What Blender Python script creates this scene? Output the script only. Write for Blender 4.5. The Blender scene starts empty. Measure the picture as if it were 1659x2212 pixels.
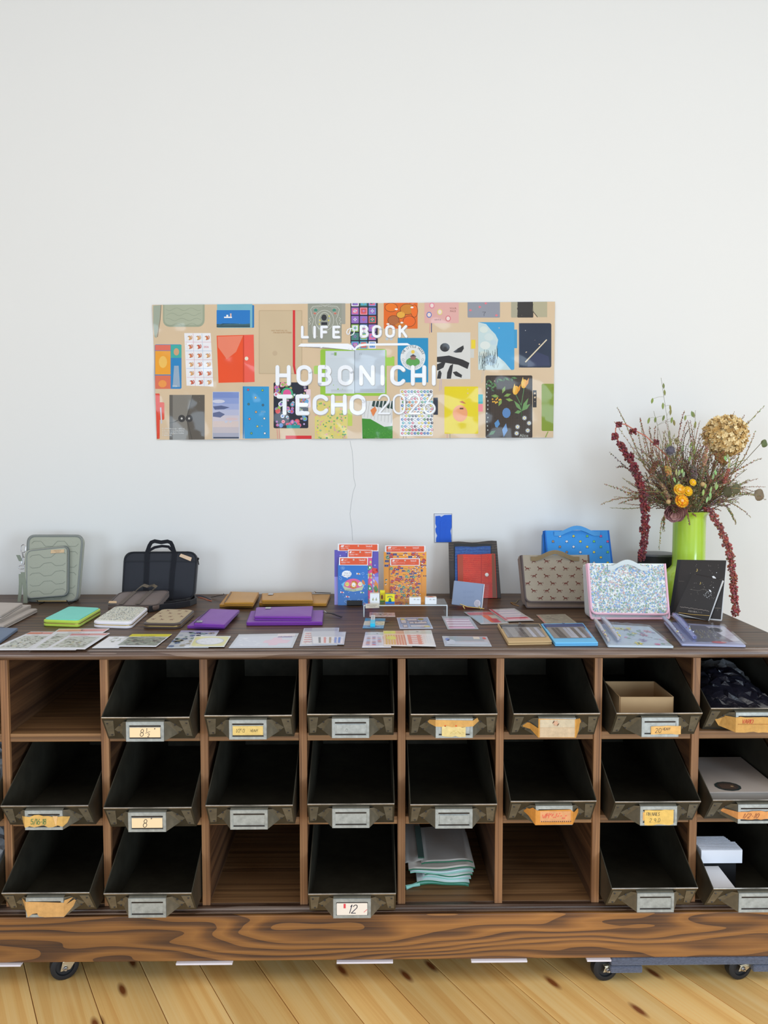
import bpy, bmesh, math, random
from mathutils import Vector, Matrix
random.seed(7)
C = bpy.context.scene.collection
sc = bpy.context.scene
PI = math.pi
# ------------------------------------------------------------------ camera
F, PITCH, YAW, CX, CH = 1800.0, 0.0626, 0.0140, 0.0503, 1.32
IW, IH = 1659, 2212
cam = bpy.data.cameras.new('camera'); camo = bpy.data.objects.new('camera', cam); C.objects.link(camo)
cam.sensor_fit = 'HORIZONTAL'; cam.sensor_width = 36; cam.lens = 36*F/IW; cam.clip_start = 0.05
camo.location = (CX, 0, CH); camo.rotation_euler = (PI/2-PITCH, 0, -YAW)
sc.camera = camo
# ------------------------------------------------------------------ world and lights
w = bpy.data.worlds.new('world'); sc.world = w; w.use_nodes = True
w.node_tree.nodes['Background'].inputs[0].default_value = (0.97, 0.98, 1.0, 1)
w.node_tree.nodes['Background'].inputs[1].default_value = 0.50
def area(name, loc, rot, sx, sy, power, col):
    l = bpy.data.lights.new(name, 'AREA'); l.shape = 'RECTANGLE'; l.size = sx; l.size_y = sy
    l.energy = power; l.color = col
    o = bpy.data.objects.new(name, l); C.objects.link(o); o.location = loc; o.rotation_euler = rot
    return o
area('ceiling_light', (0.4, -0.1, 3.7), (math.radians(-4), 0, 0), 4.6, 2.8, 64, (1.0, 0.965, 0.91))
area('window_light', (3.3, -1.9, 1.35), (math.radians(88), 0, math.radians(38)), 1.3, 1.8, 92, (0.64, 0.82, 1.0))
area('window_light', (-2.8, -2.6, 1.25), (math.radians(90), 0, math.radians(-28)), 1.6, 1.5, 46, (0.64, 0.82, 1.0))
area('window_light', (0.9, -4.3, 1.15), (math.radians(88), 0, math.radians(4)), 2.6, 1.3, 68, (0.66, 0.83, 1.0))
sc.view_settings.view_transform = 'Standard'; sc.view_settings.look = 'None'
sc.view_settings.gamma = 1; sc.view_settings.use_curve_mapping = False
sc.view_settings.exposure = 0.0
# ------------------------------------------------------------------ helpers
def lin(c):
    if isinstance(c, str): c = tuple(int(c[i:i+2], 16) for i in (0, 2, 4))
    return tuple(((x/255)/12.92 if x/255 <= 0.04045 else ((x/255+0.055)/1.055)**2.4) for x in c)
_cy, _sy, _cp, _sp = math.cos(YAW), math.sin(YAW), math.cos(PITCH), math.sin(PITCH)
VF = Vector((_sy*_cp, _cy*_cp, -_sp)); VR = Vector((_cy, -_sy, 0)); VU = VR.cross(VF)
CO = Vector((CX, 0, CH))
def ray(px, py): return VF*F + VR*(px-IW/2) + VU*(IH/2-py)
class Plane:
    """a real plane in the room: o a point on it, n its normal (towards the room)"""
    def __init__(s, o, n): s.o = Vector(o); s.n = Vector(n).normalized()
    def hit(s, px, py, off=0.0):
        d = ray(px, py); t = (s.o+s.n*off-CO).dot(s.n)/d.dot(s.n)
        return CO + d*t
ZC = 0.859; YW = 2.853; YF = 2.034
def flat(z): return Plane((0, 0, z), (0, 0, 1))
def vert(y): return Plane((0, y, 0), (0, -1, 0))
def lean(px, py, deg, z=ZC, turn=0.0):
    """plane standing on the worktop at the point seen at (px,py), leaning back by deg"""
    o = flat(z).hit(px, py); a = math.radians(deg); b = math.radians(turn)
    return Plane(o, (math.sin(b)*math.cos(a), -math.cos(a)*math.cos(b), math.sin(a)))
def tab(px, py, h=0.0): return flat(ZC+h).hit(px, py)
class MB:
    def __init__(s): s.v = []; s.f = []; s.c = []
    def add(s, vs, fs, col=(200, 200, 200)):
        b = len(s.v); s.v += [tuple(v) for v in vs]; cl = lin(col)
        for f in fs: s.f.append(tuple(b+i for i in f)); s.c.append(cl)
    def box(s, x0, x1, y0, y1, z0, z1, col=(200, 200, 200)):
        s.add([(x0,y0,z0),(x1,y0,z0),(x1,y1,z0),(x0,y1,z0),(x0,y0,z1),(x1,y0,z1),(x1,y1,z1),(x0,y1,z1)],
              [(0,3,2,1),(4,5,6,7),(0,1,5,4),(1,2,6,5),(2,3,7,6),(3,0,4,7)], col)
    def loft(s, A, B, col=(200,200,200), caps=True):
        n = len(A); fs = [(i, (i+1) % n, n+(i+1) % n, n+i) for i in range(n)]
        if caps: fs += [tuple(range(n-1, -1, -1)), tuple(range(n, 2*n))]
        s.add(list(A)+list(B), fs, col)
    def rings(s, R, col=(200,200,200), cap0=True, cap1=True):
        n = len(R[0]); vs = [p for r in R for p in r]; fs = []
        for k in range(len(R)-1):
            for i in range(n): fs.append((k*n+i, k*n+(i+1) % n, (k+1)*n+(i+1) % n, (k+1)*n+i))
        if cap0: fs.append(tuple(range(n-1, -1, -1)))
        if cap1: fs.append(tuple((len(R)-1)*n+i for i in range(n)))
        s.add(vs, fs, col)
    def tube(s, P, r, n=8, col=(200,200,200), closed=False, flatk=1.0):
        P = [Vector(p) for p in P]; m = len(P); R = []
        rr = r if isinstance(r, (list, tuple)) else [r]*m
        up = Vector((0, 0, 1)); prev = None
        for i, p in enumerate(P):
            if closed: t = P[(i+1) % m]-P[i-1]
            else: t = P[min(i+1, m-1)]-P[max(i-1, 0)]
            if t.length < 1e-9: t = Vector((0, 0, 1))
            t.normalize()
            if prev is None:
                a = t.cross(up)
                if a.length < 0.1: a = t.cross(Vector((0, 1, 0)))
            else: a = prev - t*prev.dot(t)
            if a.length < 1e-6: a = t.orthogonal()
            a.normalize(); prev = a; b = t.cross(a)
            R.append([p + a*math.cos(2*PI*k/n)*rr[i] + b*math.sin(2*PI*k/n)*rr[i]*flatk for k in range(n)])
        if closed: s.rings(R+[R[0]], col, False, False)
        else: s.rings(R, col)
    def strip(s, P, wv, th, col=(200,200,200)):
        """flat band along P; wv width vector(s), th thickness vector"""
        P = [Vector(p) for p in P]; R = []
        for i, p in enumerate(P):
            wi = Vector(wv[i]) if isinstance(wv, list) else Vector(wv)
            t = P[min(i+1, len(P)-1)]-P[max(i-1, 0)]; nn = t.cross(wi)
            nn = nn.normalized()*th if nn.length > 1e-9 else Vector((0, 0, th))
            R.append([p-wi/2-nn/2, p+wi/2-nn/2, p+wi/2+nn/2, p-wi/2+nn/2])
        s.rings(R, col)
    def lathe(s, prof, c=(0,0,0), n=32, col=(200,200,200), cap0=True, cap1=True):
        R = [[(c[0]+r*math.cos(2*PI*k/n), c[1]+r*math.sin(2*PI*k/n), c[2]+z) for k in range(n)] for r, z in prof]
        s.rings(R, col, cap0, cap1)
    def disc(s, c, ax, r, h, n=16, col=(200,200,200)):
        c = Vector(c); ax = Vector(ax).normalized(); a = ax.orthogonal().normalized(); b = ax.cross(a)
        R = [[c+ax*t+(a*math.cos(2*PI*k/n)+b*math.sin(2*PI*k/n))*q for k in range(n)] for t, q in ((0, r), (h*.7, r), (h, r*.8))]
        s.rings(R, col)
    def blob(s, c, r, col=(200,200,200), sub=1, jit=0.0, sc3=(1,1,1)):
        bm = bmesh.new(); bmesh.ops.create_icosphere(bm, subdivisions=sub, radius=1.0)
        vs = []
        for v in bm.verts:
            q = 1+random.uniform(-jit, jit); vs.append((c[0]+v.co.x*r*q*sc3[0], c[1]+v.co.y*r*q*sc3[1], c[2]+v.co.z*r*q*sc3[2]))
        fs = [tuple(v.index for v in f.verts) for f in bm.faces]; bm.free()
        s.add(vs, fs, col)
    def rslab(s, cn, t0, t1, rad=0.01, edge=0.003, col=(200,200,200), crown=0.0, nc=6, ne=3, top=None):
        """rounded slab: cn = 4 corners (TL,TR,BR,BL), heights t0..t1 along the normal, rounded edges"""
        A, B, Cc, D = [Vector(c) for c in cn]
        lu = ((B-A).length+(Cc-D).length)/2; lv = ((D-A).length+(Cc-B).length)/2
        nrm = (D-A).cross(B-A).normalized()
        if nrm.dot(CO-A) < 0: nrm = -nrm
        def ring(ins, h):
            r = max(rad-ins, 0.0004); pts = []
            for (cx, cy, a0) in ((lu-ins-r, ins+r, -PI/2), (lu-ins-r, lv-ins-r, 0), (ins+r, lv-ins-r, PI/2), (ins+r, ins+r, PI)):
                for k in range(nc+1):
                    a = a0+PI/2*k/nc; u = (cx+r*math.cos(a))/lu; v = (cy+r*math.sin(a))/lv
                    pts.append((A*(1-u)+B*u)*(1-v)+(D*(1-u)+Cc*u)*v+nrm*h)
            return pts
        R = []
        for k in range(ne+1):
            a = PI/2*k/ne; R.append(ring(edge*(1-math.sin(a)), t0+edge*(1-math.cos(a))))
        for k in range(ne+1):
            a = PI/2*k/ne; R.append(ring(edge*(1-math.cos(a)), t1-edge+edge*math.sin(a)))
        if crown:
            m = min(lu, lv)/2
            for q in (0.25, 0.5, 0.75): R.append(ring(edge+(m-edge)*q*0.9, t1+crown*math.sin(q*PI/2)))
        s.rings(R, col)
    def build(s, name, mat, parent=None, smooth=False, bevel=0.0, loc=None, label=None, seg=2):
        me = bpy.data.meshes.new(name)
        if parent is not None: L = Vector(parent['_w'])
        elif loc is not None: L = Vector(loc)
        else:
            xs = [v[0] for v in s.v]; ys = [v[1] for v in s.v]; zs = [v[2] for v in s.v]
            L = Vector(((min(xs)+max(xs))/2, (min(ys)+max(ys))/2, min(zs)))
        me.from_pydata([(v[0]-L.x, v[1]-L.y, v[2]-L.z) for v in s.v], [], s.f)
        ca = me.color_attributes.new('Col', 'FLOAT_COLOR', 'CORNER'); buf = []
        for f, c in zip(s.f, s.c): buf += [c[0], c[1], c[2], 1.0]*len(f)
        ca.data.foreach_set('color', buf)
        if smooth: me.polygons.foreach_set('use_smooth', [True]*len(me.polygons))
        me.materials.append(mat)
        o = bpy.data.objects.new(name, me); C.objects.link(o)
        if smooth:
            m = o.modifiers.new('es', 'EDGE_SPLIT'); m.split_angle = math.radians(42)
        if parent is not None: o.parent = parent
        else: o.location = L
        o['_w'] = tuple(L)
        if bevel:
            m = o.modifiers.new('bevel', 'BEVEL'); m.width = bevel; m.segments = seg; m.limit_method = 'ANGLE'; m.angle_limit = math.radians(35)
        if label: o['label'] = label
        return o
def tag(o, label, cat, group=None):
    o['label'] = label; o['category'] = cat
    if group: o['group'] = group
    return o
def thing(name, label, cat, loc, group=None):
    o = bpy.data.objects.new(name, None); C.objects.link(o); o.location = Vector(loc); o['_w'] = tuple(Vector(loc))
    o.empty_display_size = 0.05
    return tag(o, label, cat, group)
def struct(o): o['kind'] = 'structure'; return o
# text glyphs
_tc = {}
def glyphs(t):
    if t not in _tc:
        c = bpy.data.curves.new('t', 'FONT'); c.body = t; c.resolution_u = 2; o = bpy.data.objects.new('t', c)
        m = bpy.data.meshes.new_from_object(o)
        _tc[t] = ([tuple(v.co[:2]) for v in m.vertices], [tuple(p.vertices) for p in m.polygons])
        bpy.data.objects.remove(o); bpy.data.curves.remove(c); bpy.data.meshes.remove(m)
    return _tc[t]
def arc(cx, cy, rx, ry, a0, a1, n=8):
    return [(cx+rx*math.cos(math.radians(a0+(a1-a0)*k/n)), cy+ry*math.sin(math.radians(a0+(a1-a0)*k/n))) for k in range(n+1)]
# stroke letters, unit height, (width, strokes)
ST = {
 'L': (.5, [[(0,1),(0,0),(.5,0)]]), 'I': (0, [[(0,0),(0,1)]]),
 'F': (.48, [[(0,0),(0,1),(.48,1)], [(0,.5),(.42,.5)]]), 'E': (.5, [[(.5,0),(0,0),(0,1),(.5,1)], [(0,.5),(.44,.5)]]),
 'B': (.52, [[(0,0),(0,1)]+[(.27,1)]+arc(.27,.76,.22,.24,90,-90)+[(0,.52)], [(.27,.52)]+arc(.27,.26,.25,.26,90,-90)+[(0,0)]]),
 'O': (.6, [arc(.3,.7,.3,.3,0,180)+arc(.3,.3,.3,.3,180,360)+[(.6,.7)]]),
 'K': (.54, [[(0,0),(0,1)], [(.52,1),(0,.38)], [(.2,.6),(.54,0)]]),
 'H': (.58, [[(0,0),(0,1)], [(.58,0),(.58,1)], [(0,.5),(.58,.5)]]), 'N': (.6, [[(0,0),(0,1),(.6,0),(.6,1)]]),
 'C': (.56, [arc(.3,.7,.3,.3,25,180)+arc(.3,.3,.3,.3,180,335)]), 'T': (.6, [[(0,1),(.6,1)], [(.3,1),(.3,0)]]),
 '2': (.54, [arc(.27,.73,.26,.27,165,-25)+[(0,0),(.55,0)]]), '0': (.56, [arc(.28,.7,.28,.3,0,180)+arc(.28,.3,.28,.3,180,360)+[(.56,.7)]]),
 '6': (.56, [[(.42,1),(.08,.46)]+arc(.28,.28,.27,.28,150,510,16)]), '8': (.5, [arc(.25,.76,.2,.24,90,450,14), arc(.25,.27,.25,.27,90,450,14)]),
 '1': (.12, [[(0,.8),(.12,1),(.12,0)]]), '5': (.5, [[(.48,1),(.06,1),(.03,.55)]+arc(.22,.32,.26,.3,110,-150)]),
 '3': (.5, [arc(.22,.76,.22,.23,150,-80)+arc(.22,.27,.26,.27,80,-150)]), '9': (.5, [arc(.25,.7,.24,.28,0,360,14)+[(.44,0)]]),
 '/': (.4, [[(0,-.05),(.4,1.05)]]), '-': (.3, [[(0,.45),(.3,.45)]]), '"': (.2, [[(.02,1.05),(0,.8)], [(.2,1.05),(.16,.8)]]),
 'A': (.6, [[(0,0),(.3,1),(.6,0)], [(.12,.36),(.48,.36)]]), 'V': (.55, [[(0,1),(.27,0),(.55,1)]]), 'Y': (.5, [[(0,1),(.25,.5),(.5,1)], [(.25,.5),(.25,0)]]),
 'S': (.5, [arc(.25,.75,.22,.24,30,270)+arc(.25,.25,.24,.26,90,-150)]), 'D': (.55, [[(0,0),(0,1)]+arc(.2,.5,.34,.5,90,-90)+[(0,0)]]),
 'R': (.5, [[(0,0),(0,1)]+arc(.26,.76,.22,.24,90,-90)+[(0,.52)], [(.2,.52),(.5,0)]]), '.': (.1, [[(.04,0),(.08,.03)]]), ' ': (.3, [])}
class PR:
    """flat print: coloured shapes in 2-D, cut on a grid and laid on a surface fn(u,v,layer)"""
    def __init__(s, fn, down=False): s.fn = fn; s.v = []; s.f = []; s.c = []; s.dn = -1 if down else 1
    def poly(s, pts, col, l=1):
        b = len(s.v); s.v += [(p[0], p[1], float(l)) for p in pts]; s.f.append(tuple(range(b, b+len(pts)))); s.c.append(lin(col))
    def rect(s, x0, y0, x1, y1, col, l=1): s.poly([(x0,y0),(x1,y0),(x1,y1),(x0,y1)], col, l)
    def rrect(s, x0, y0, x1, y1, r, col, l=1):
        if x1 < x0: x0, x1 = x1, x0
        if y1 < y0: y0, y1 = y1, y0
        pts = arc(x1-r, y0+r, r, r, -90, 0, 4)+arc(x1-r, y1-r, r, r, 0, 90, 4)+arc(x0+r, y1-r, r, r, 90, 180, 4)+arc(x0+r, y0+r, r, r, 180, 270, 4)
        s.poly(pts, col, l)
    def ell(s, cx, cy, rx, ry, col, l=1, n=12, rot=0.0):
        c, d = math.cos(rot), math.sin(rot)
        s.poly([(cx+rx*math.cos(2*PI*k/n)*c-ry*math.sin(2*PI*k/n)*d, cy+rx*math.cos(2*PI*k/n)*d+ry*math.sin(2*PI*k/n)*c) for k in range(n)], col, l)
    def star(s, cx, cy, r0, r1, n, col, l=1):
        s.poly([(cx+(r0 if k % 2 else r1)*math.cos(PI*k/n), cy+(r0 if k % 2 else r1)*math.sin(PI*k/n)) for k in range(2*n)], col, l)
    def line(s, pts, wd, col, l=1, cap=False):
        for a, b in zip(pts[:-1], pts[1:]):
            dx, dy = b[0]-a[0], b[1]-a[1]; q = math.hypot(dx, dy)
            if q < 1e-9: continue
            nx, ny = -dy/q*wd/2, dx/q*wd/2
            s.poly([(a[0]+nx,a[1]+ny),(b[0]+nx,b[1]+ny),(b[0]-nx,b[1]-ny),(a[0]-nx,a[1]-ny)], col, l)
        for p in (pts if cap else pts[1:-1]): s.ell(p[0], p[1], wd/2, wd/2, col, l, 8)
    def strokes(s, t, x, y, h, wd, col, l=1, gap=.22, wk=1.0, cap=False, slant=0.0):
        """baseline left at x,y"""
        for ch in t:
            if ch not in ST: x += h*.4; continue
            cw, ss = ST[ch]
            for st in ss: s.line([(x+(p[0]*wk+p[1]*slant)*h, y+s.dn*p[1]*h) for p in st], wd, col, l, cap)
            x += (cw*wk+gap)*h
        return x
    def text(s, t, x, y, h, col, l=1, wk=1.0, rot=0.0):
        vs, fs = glyphs(t); b = len(s.v); c, d = math.cos(rot), math.sin(rot); k = h/0.73
        for p in vs:
            a, e = p[0]*k*wk, p[1]*k*s.dn; s.v.append((x+a*c-e*d, y+a*d+e*c, float(l)))
        for f in fs: s.f.append(tuple(b+i for i in f)); s.c.append(lin(col))
        return x+max([p[0] for p in vs]+[0])*k*wk
    def clip(s, x0, y0, x1, y1, us=(), vs=()):
        bm = bmesh.new(); bv = [bm.verts.new(p) for p in s.v]; cl = bm.faces.layers.int.new('ci')
        pal = []; ix = {}
        for f, c in zip(s.f, s.c):
            try: fc = bm.faces.new([bv[i] for i in f])
            except ValueError: continue
            if c not in ix: ix[c] = len(pal); pal.append(c)
            fc[cl] = ix[c]
        bmesh.ops.triangulate(bm, faces=[f for f in bm.faces if len(f.verts) > 4])
        def cut(co, no, clear):
            bmesh.ops.bisect_plane(bm, geom=bm.verts[:]+bm.edges[:]+bm.faces[:], dist=1e-6, plane_co=co, plane_no=no, clear_outer=clear)
        cut((x0,0,0), (-1,0,0), True); cut((x1,0,0), (1,0,0), True); cut((0,y0,0), (0,-1,0), True); cut((0,y1,0), (0,1,0), True)
        for u in us: cut((u,0,0), (1,0,0), False)
        for q in vs: cut((0,q,0), (0,1,0), False)
        bm.verts.ensure_lookup_table(); bm.verts.index_update()
        s.v = [tuple(v.co) for v in bm.verts]; s.f = [tuple(v.index for v in f.verts) for f in bm.faces]; s.c = [pal[f[cl]] for f in bm.faces]
        bm.free(); return s
    def into(s, mb):
        b = len(mb.v); mb.v += [tuple(s.fn(*p)) for p in s.v]
        for f, c in zip(s.f, s.c): mb.f.append(tuple(b+i for i in f)); mb.c.append(c)
        return mb
    def mb(s): return s.into(MB())
def frange(a, b, n): return [a+(b-a)*k/n for k in range(1, n)]
def bil(cn, h=0.0):
    """print surface over a quad (TL,TR,BR,BL), u 0..1 right, v 0..1 down"""
    A, B, Cc, D = [Vector(c) for c in cn]; nrm = (D-A).cross(B-A).normalized()
    if nrm.dot(CO-A) < 0: nrm = -nrm
    return lambda u, v, l: (A*(1-u)+B*u)*(1-v)+(D*(1-u)+Cc*u)*v+nrm*(h+l*0.00012)
# ------------------------------------------------------------------ materials
def nt(name):
    m = bpy.data.materials.new(name); m.use_nodes = True; t = m.node_tree
    return m, t, t.nodes, t.links, t.nodes['Principled BSDF']
def pm(name, col=None, rough=0.6, metal=0.0, spec=0.5, coat=0.0, crough=0.1, var=0.0, vscale=8.0, bump=0.0, bscale=60.0, stretch=(1,1,1),
       trans=0.0, ior=1.45, sheen=0.0, col2=None, sub=0.0, alpha=1.0):
    m, t, N, L, b = nt(name)
    b.inputs['Roughness'].default_value = rough; b.inputs['Metallic'].default_value = metal
    b.inputs['Specular IOR Level'].default_value = spec; b.inputs['Coat Weight'].default_value = coat; b.inputs['Coat Roughness'].default_value = crough
    b.inputs['Transmission Weight'].default_value = trans; b.inputs['IOR'].default_value = ior; b.inputs['Sheen Weight'].default_value = sheen
    b.inputs['Alpha'].default_value = alpha
    tc = N.new('ShaderNodeTexCoord'); mp = N.new('ShaderNodeMapping'); mp.inputs['Scale'].default_value = stretch
    L.new(tc.outputs['Object'], mp.inputs[0])
    if col is None:
        a = N.new('ShaderNodeAttribute'); a.attribute_name = 'Col'; src = a.outputs['Color']
    else:
        a = N.new('ShaderNodeRGB'); a.outputs[0].default_value = lin(col)+(1,); src = a.outputs[0]
    if var or col2:
        n = N.new('ShaderNodeTexNoise'); n.inputs['Scale'].default_value = vscale; n.inputs['Detail'].default_value = 6; n.inputs['Roughness'].default_value = .62
        L.new(mp.outputs[0], n.inputs['Vector'])
        mx = N.new('ShaderNodeMix'); mx.data_type = 'RGBA'
        if col2:
            r = N.new('ShaderNodeValToRGB'); r.color_ramp.elements[0].position = .38; r.color_ramp.elements[1].position = .64
            L.new(n.outputs[0], r.inputs[0]); L.new(r.outputs[0], mx.inputs['Factor'])
            L.new(src, mx.inputs['A']); mx.inputs['B'].default_value = lin(col2)+(1,)
        else:
            mr = N.new('ShaderNodeMapRange'); mr.inputs[1].default_value = .25; mr.inputs[2].default_value = .75; mr.inputs[3].default_value = 1-var; mr.inputs[4].default_value = 1+var
            L.new(n.outputs[0], mr.inputs[0]); mx.blend_type = 'MULTIPLY'; mx.inputs['Factor'].default_value = 1
            cmb = N.new('ShaderNodeCombineColor')
            for k in range(3): L.new(mr.outputs[0], cmb.inputs[k])
            L.new(src, mx.inputs['A']); L.new(cmb.outputs[0], mx.inputs['B'])
        src = mx.outputs['Result']
    L.new(src, b.inputs['Base Color'])
    if bump:
        n2 = N.new('ShaderNodeTexNoise'); n2.inputs['Scale'].default_value = bscale; n2.inputs['Detail'].default_value = 3
        L.new(mp.outputs[0], n2.inputs['Vector'])
        bp = N.new('ShaderNodeBump'); bp.inputs['Strength'].default_value = bump; bp.inputs['Distance'].default_value = 0.002
        L.new(n2.outputs[0], bp.inputs['Height']); L.new(bp.outputs[0], b.inputs['Normal'])
    return m
def wood(name, dark, mid, light, axis='X', rough=0.5, rings=5.0, dist=6.0, grain=70.0, coat=0.0, along=0.6, knots=False, rand=False, ringmix=0.75, spec=0.5, bumpk=0.25, linv=None, mott=.8):
    m, t, N, L, b = nt(name)
    tc = N.new('ShaderNodeTexCoord'); mp = N.new('ShaderNodeMapping')
    L.new(tc.outputs['Object'], mp.inputs[0])
    sx = {'X': (along, 1, 1), 'Y': (1, along, 1), 'Z': (1, 1, along)}[axis]
    mp.inputs['Scale'].default_value = sx
    vec = mp.outputs[0]
    if rand:
        oi = N.new('ShaderNodeObjectInfo'); mu = N.new('ShaderNodeVectorMath'); mu.operation = 'SCALE'
        cx = N.new('ShaderNodeCombineXYZ'); 
        for k in range(3): L.new(oi.outputs['Random'], cx.inputs[k])
        L.new(cx.outputs[0], mu.inputs[0]); mu.inputs['Scale'].default_value = 17.0
        ad = N.new('ShaderNodeVectorMath'); L.new(vec, ad.inputs[0]); L.new(mu.outputs[0], ad.inputs[1]); vec = ad.outputs[0]
    n0 = N.new('ShaderNodeTexNoise'); n0.inputs['Scale'].default_value = rings; n0.inputs['Detail'].default_value = 2.0; n0.inputs['Roughness'].default_value = .45; L.new(vec, n0.inputs['Vector'])
    m1 = N.new('ShaderNodeMath'); m1.operation = 'MULTIPLY'; m1.inputs[1].default_value = dist; L.new(n0.outputs[0], m1.inputs[0])
    if linv:
        dt = N.new('ShaderNodeVectorMath'); dt.operation = 'DOT_PRODUCT'; L.new(vec, dt.inputs[0]); dt.inputs[1].default_value = linv
        ad2 = N.new('ShaderNodeMath'); L.new(m1.outputs[0], ad2.inputs[0]); L.new(dt.outputs['Value'], ad2.inputs[1]); m1 = ad2
    m2 = N.new('ShaderNodeMath'); m2.operation = 'FRACT'; L.new(m1.outputs[0], m2.inputs[0])
    r1 = N.new('ShaderNodeValToRGB'); e = r1.color_ramp.elements; e[0].position = 0; e[0].color = (0.75,)*3+(1,); e[1].position = 1; e[1].color = (.0,)*3+(1,)
    x = e.new(.35); x.color = (1, 1, 1, 1); x = e.new(.72); x.color = (.22,)*3+(1,)
    L.new(m2.outputs[0], r1.inputs[0])
    # fine grain
    mp2 = N.new('ShaderNodeMapping'); g = {'X': (.03, 1, 1), 'Y': (1, .03, 1), 'Z': (1, 1, .03)}[axis]; mp2.inputs['Scale'].default_value = g; L.new(vec, mp2.inputs[0])
    n1 = N.new('ShaderNodeTexNoise'); n1.inputs['Scale'].default_value = grain; n1.inputs['Detail'].default_value = 5; n1.inputs['Roughness'].default_value = .7; L.new(mp2.outputs[0], n1.inputs['Vector'])
    r2 = N.new('ShaderNodeValToRGB'); r2.color_ramp.elements[0].position = .35; r2.color_ramp.elements[1].position = .68; L.new(n1.outputs[0], r2.inputs[0])
    n3 = N.new('ShaderNodeTexNoise'); n3.inputs['Scale'].default_value = 3.5; n3.inputs['Detail'].default_value = 4; L.new(vec, n3.inputs['Vector'])
    # combine
    mxv = N.new('ShaderNodeMix'); mxv.inputs['Factor'].default_value = 1-ringmix; L.new(r1.outputs[0], mxv.inputs['A']); L.new(r2.outputs[0], mxv.inputs['B'])
    rc = N.new('ShaderNodeValToRGB'); e = rc.color_ramp.elements; e[0].position = .035; e[0].color = lin(dark)+(1,); e[1].position = .95; e[1].color = lin(light)+(1,)
    x = e.new(.5); x.color = lin(mid)+(1,)
    L.new(mxv.outputs['Result'], rc.inputs[0])
    mm = N.new('ShaderNodeMapRange'); mm.inputs[1].default_value = .3; mm.inputs[2].default_value = .7; mm.inputs[3].default_value = .72; mm.inputs[4].default_value = 1.2; L.new(n3.outputs[0], mm.inputs[0])
    cc = N.new('ShaderNodeCombineColor')
    for k in range(3): L.new(mm.outputs[0], cc.inputs[k])
    mx = N.new('ShaderNodeMix'); mx.data_type = 'RGBA'; mx.blend_type = 'MULTIPLY'; mx.inputs['Factor'].default_value = mott
    L.new(rc.outputs[0], mx.inputs['A']); L.new(cc.outputs[0], mx.inputs['B']); src = mx.outputs['Result']
    if knots:
        mp3 = N.new('ShaderNodeMapping'); mp3.inputs['Scale'].default_value = knots; L.new(vec, mp3.inputs[0])
        vo = N.new('ShaderNodeTexVoronoi'); vo.voronoi_dimensions = '2D'; vo.inputs['Scale'].default_value = 1.0; L.new(mp3.outputs[0], vo.inputs['Vector'])
        rk = N.new('ShaderNodeValToRGB'); rk.color_ramp.elements[0].position = .035; rk.color_ramp.elements[0].color = (1,1,1,1); rk.color_ramp.elements[1].position = .09; rk.color_ramp.elements[1].color = (0,0,0,1)
        L.new(vo.outputs['Distance'], rk.inputs[0])
        mk = N.new('ShaderNodeMix'); mk.data_type = 'RGBA'; L.new(rk.outputs[0], mk.inputs['Factor']); L.new(src, mk.inputs['A']); mk.inputs['B'].default_value = lin((138, 78, 38))+(1,)
        src = mk.outputs['Result']
    if rand:
        mr = N.new('ShaderNodeMapRange'); mr.inputs[3].default_value = .86; mr.inputs[4].default_value = 1.1; L.new(oi.outputs['Random'], mr.inputs[0])
        c3 = N.new('ShaderNodeCombineColor')
        for k in range(3): L.new(mr.outputs[0], c3.inputs[k])
        m5 = N.new('ShaderNodeMix'); m5.data_type = 'RGBA'; m5.blend_type = 'MULTIPLY'; m5.inputs['Factor'].default_value = 1; L.new(src, m5.inputs['A']); L.new(c3.outputs[0], m5.inputs['B']); src = m5.outputs['Result']
    L.new(src, b.inputs['Base Color'])
    b.inputs['Roughness'].default_value = rough; b.inputs['Coat Weight'].default_value = coat; b.inputs['Coat Roughness'].default_value = .22; b.inputs['Specular IOR Level'].default_value = spec
    bp = N.new('ShaderNodeBump'); bp.inputs['Strength'].default_value = bumpk; bp.inputs['Distance'].default_value = .002; L.new(mxv.outputs['Result'], bp.inputs['Height']); L.new(bp.outputs[0], b.inputs['Normal'])
    return m
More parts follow.
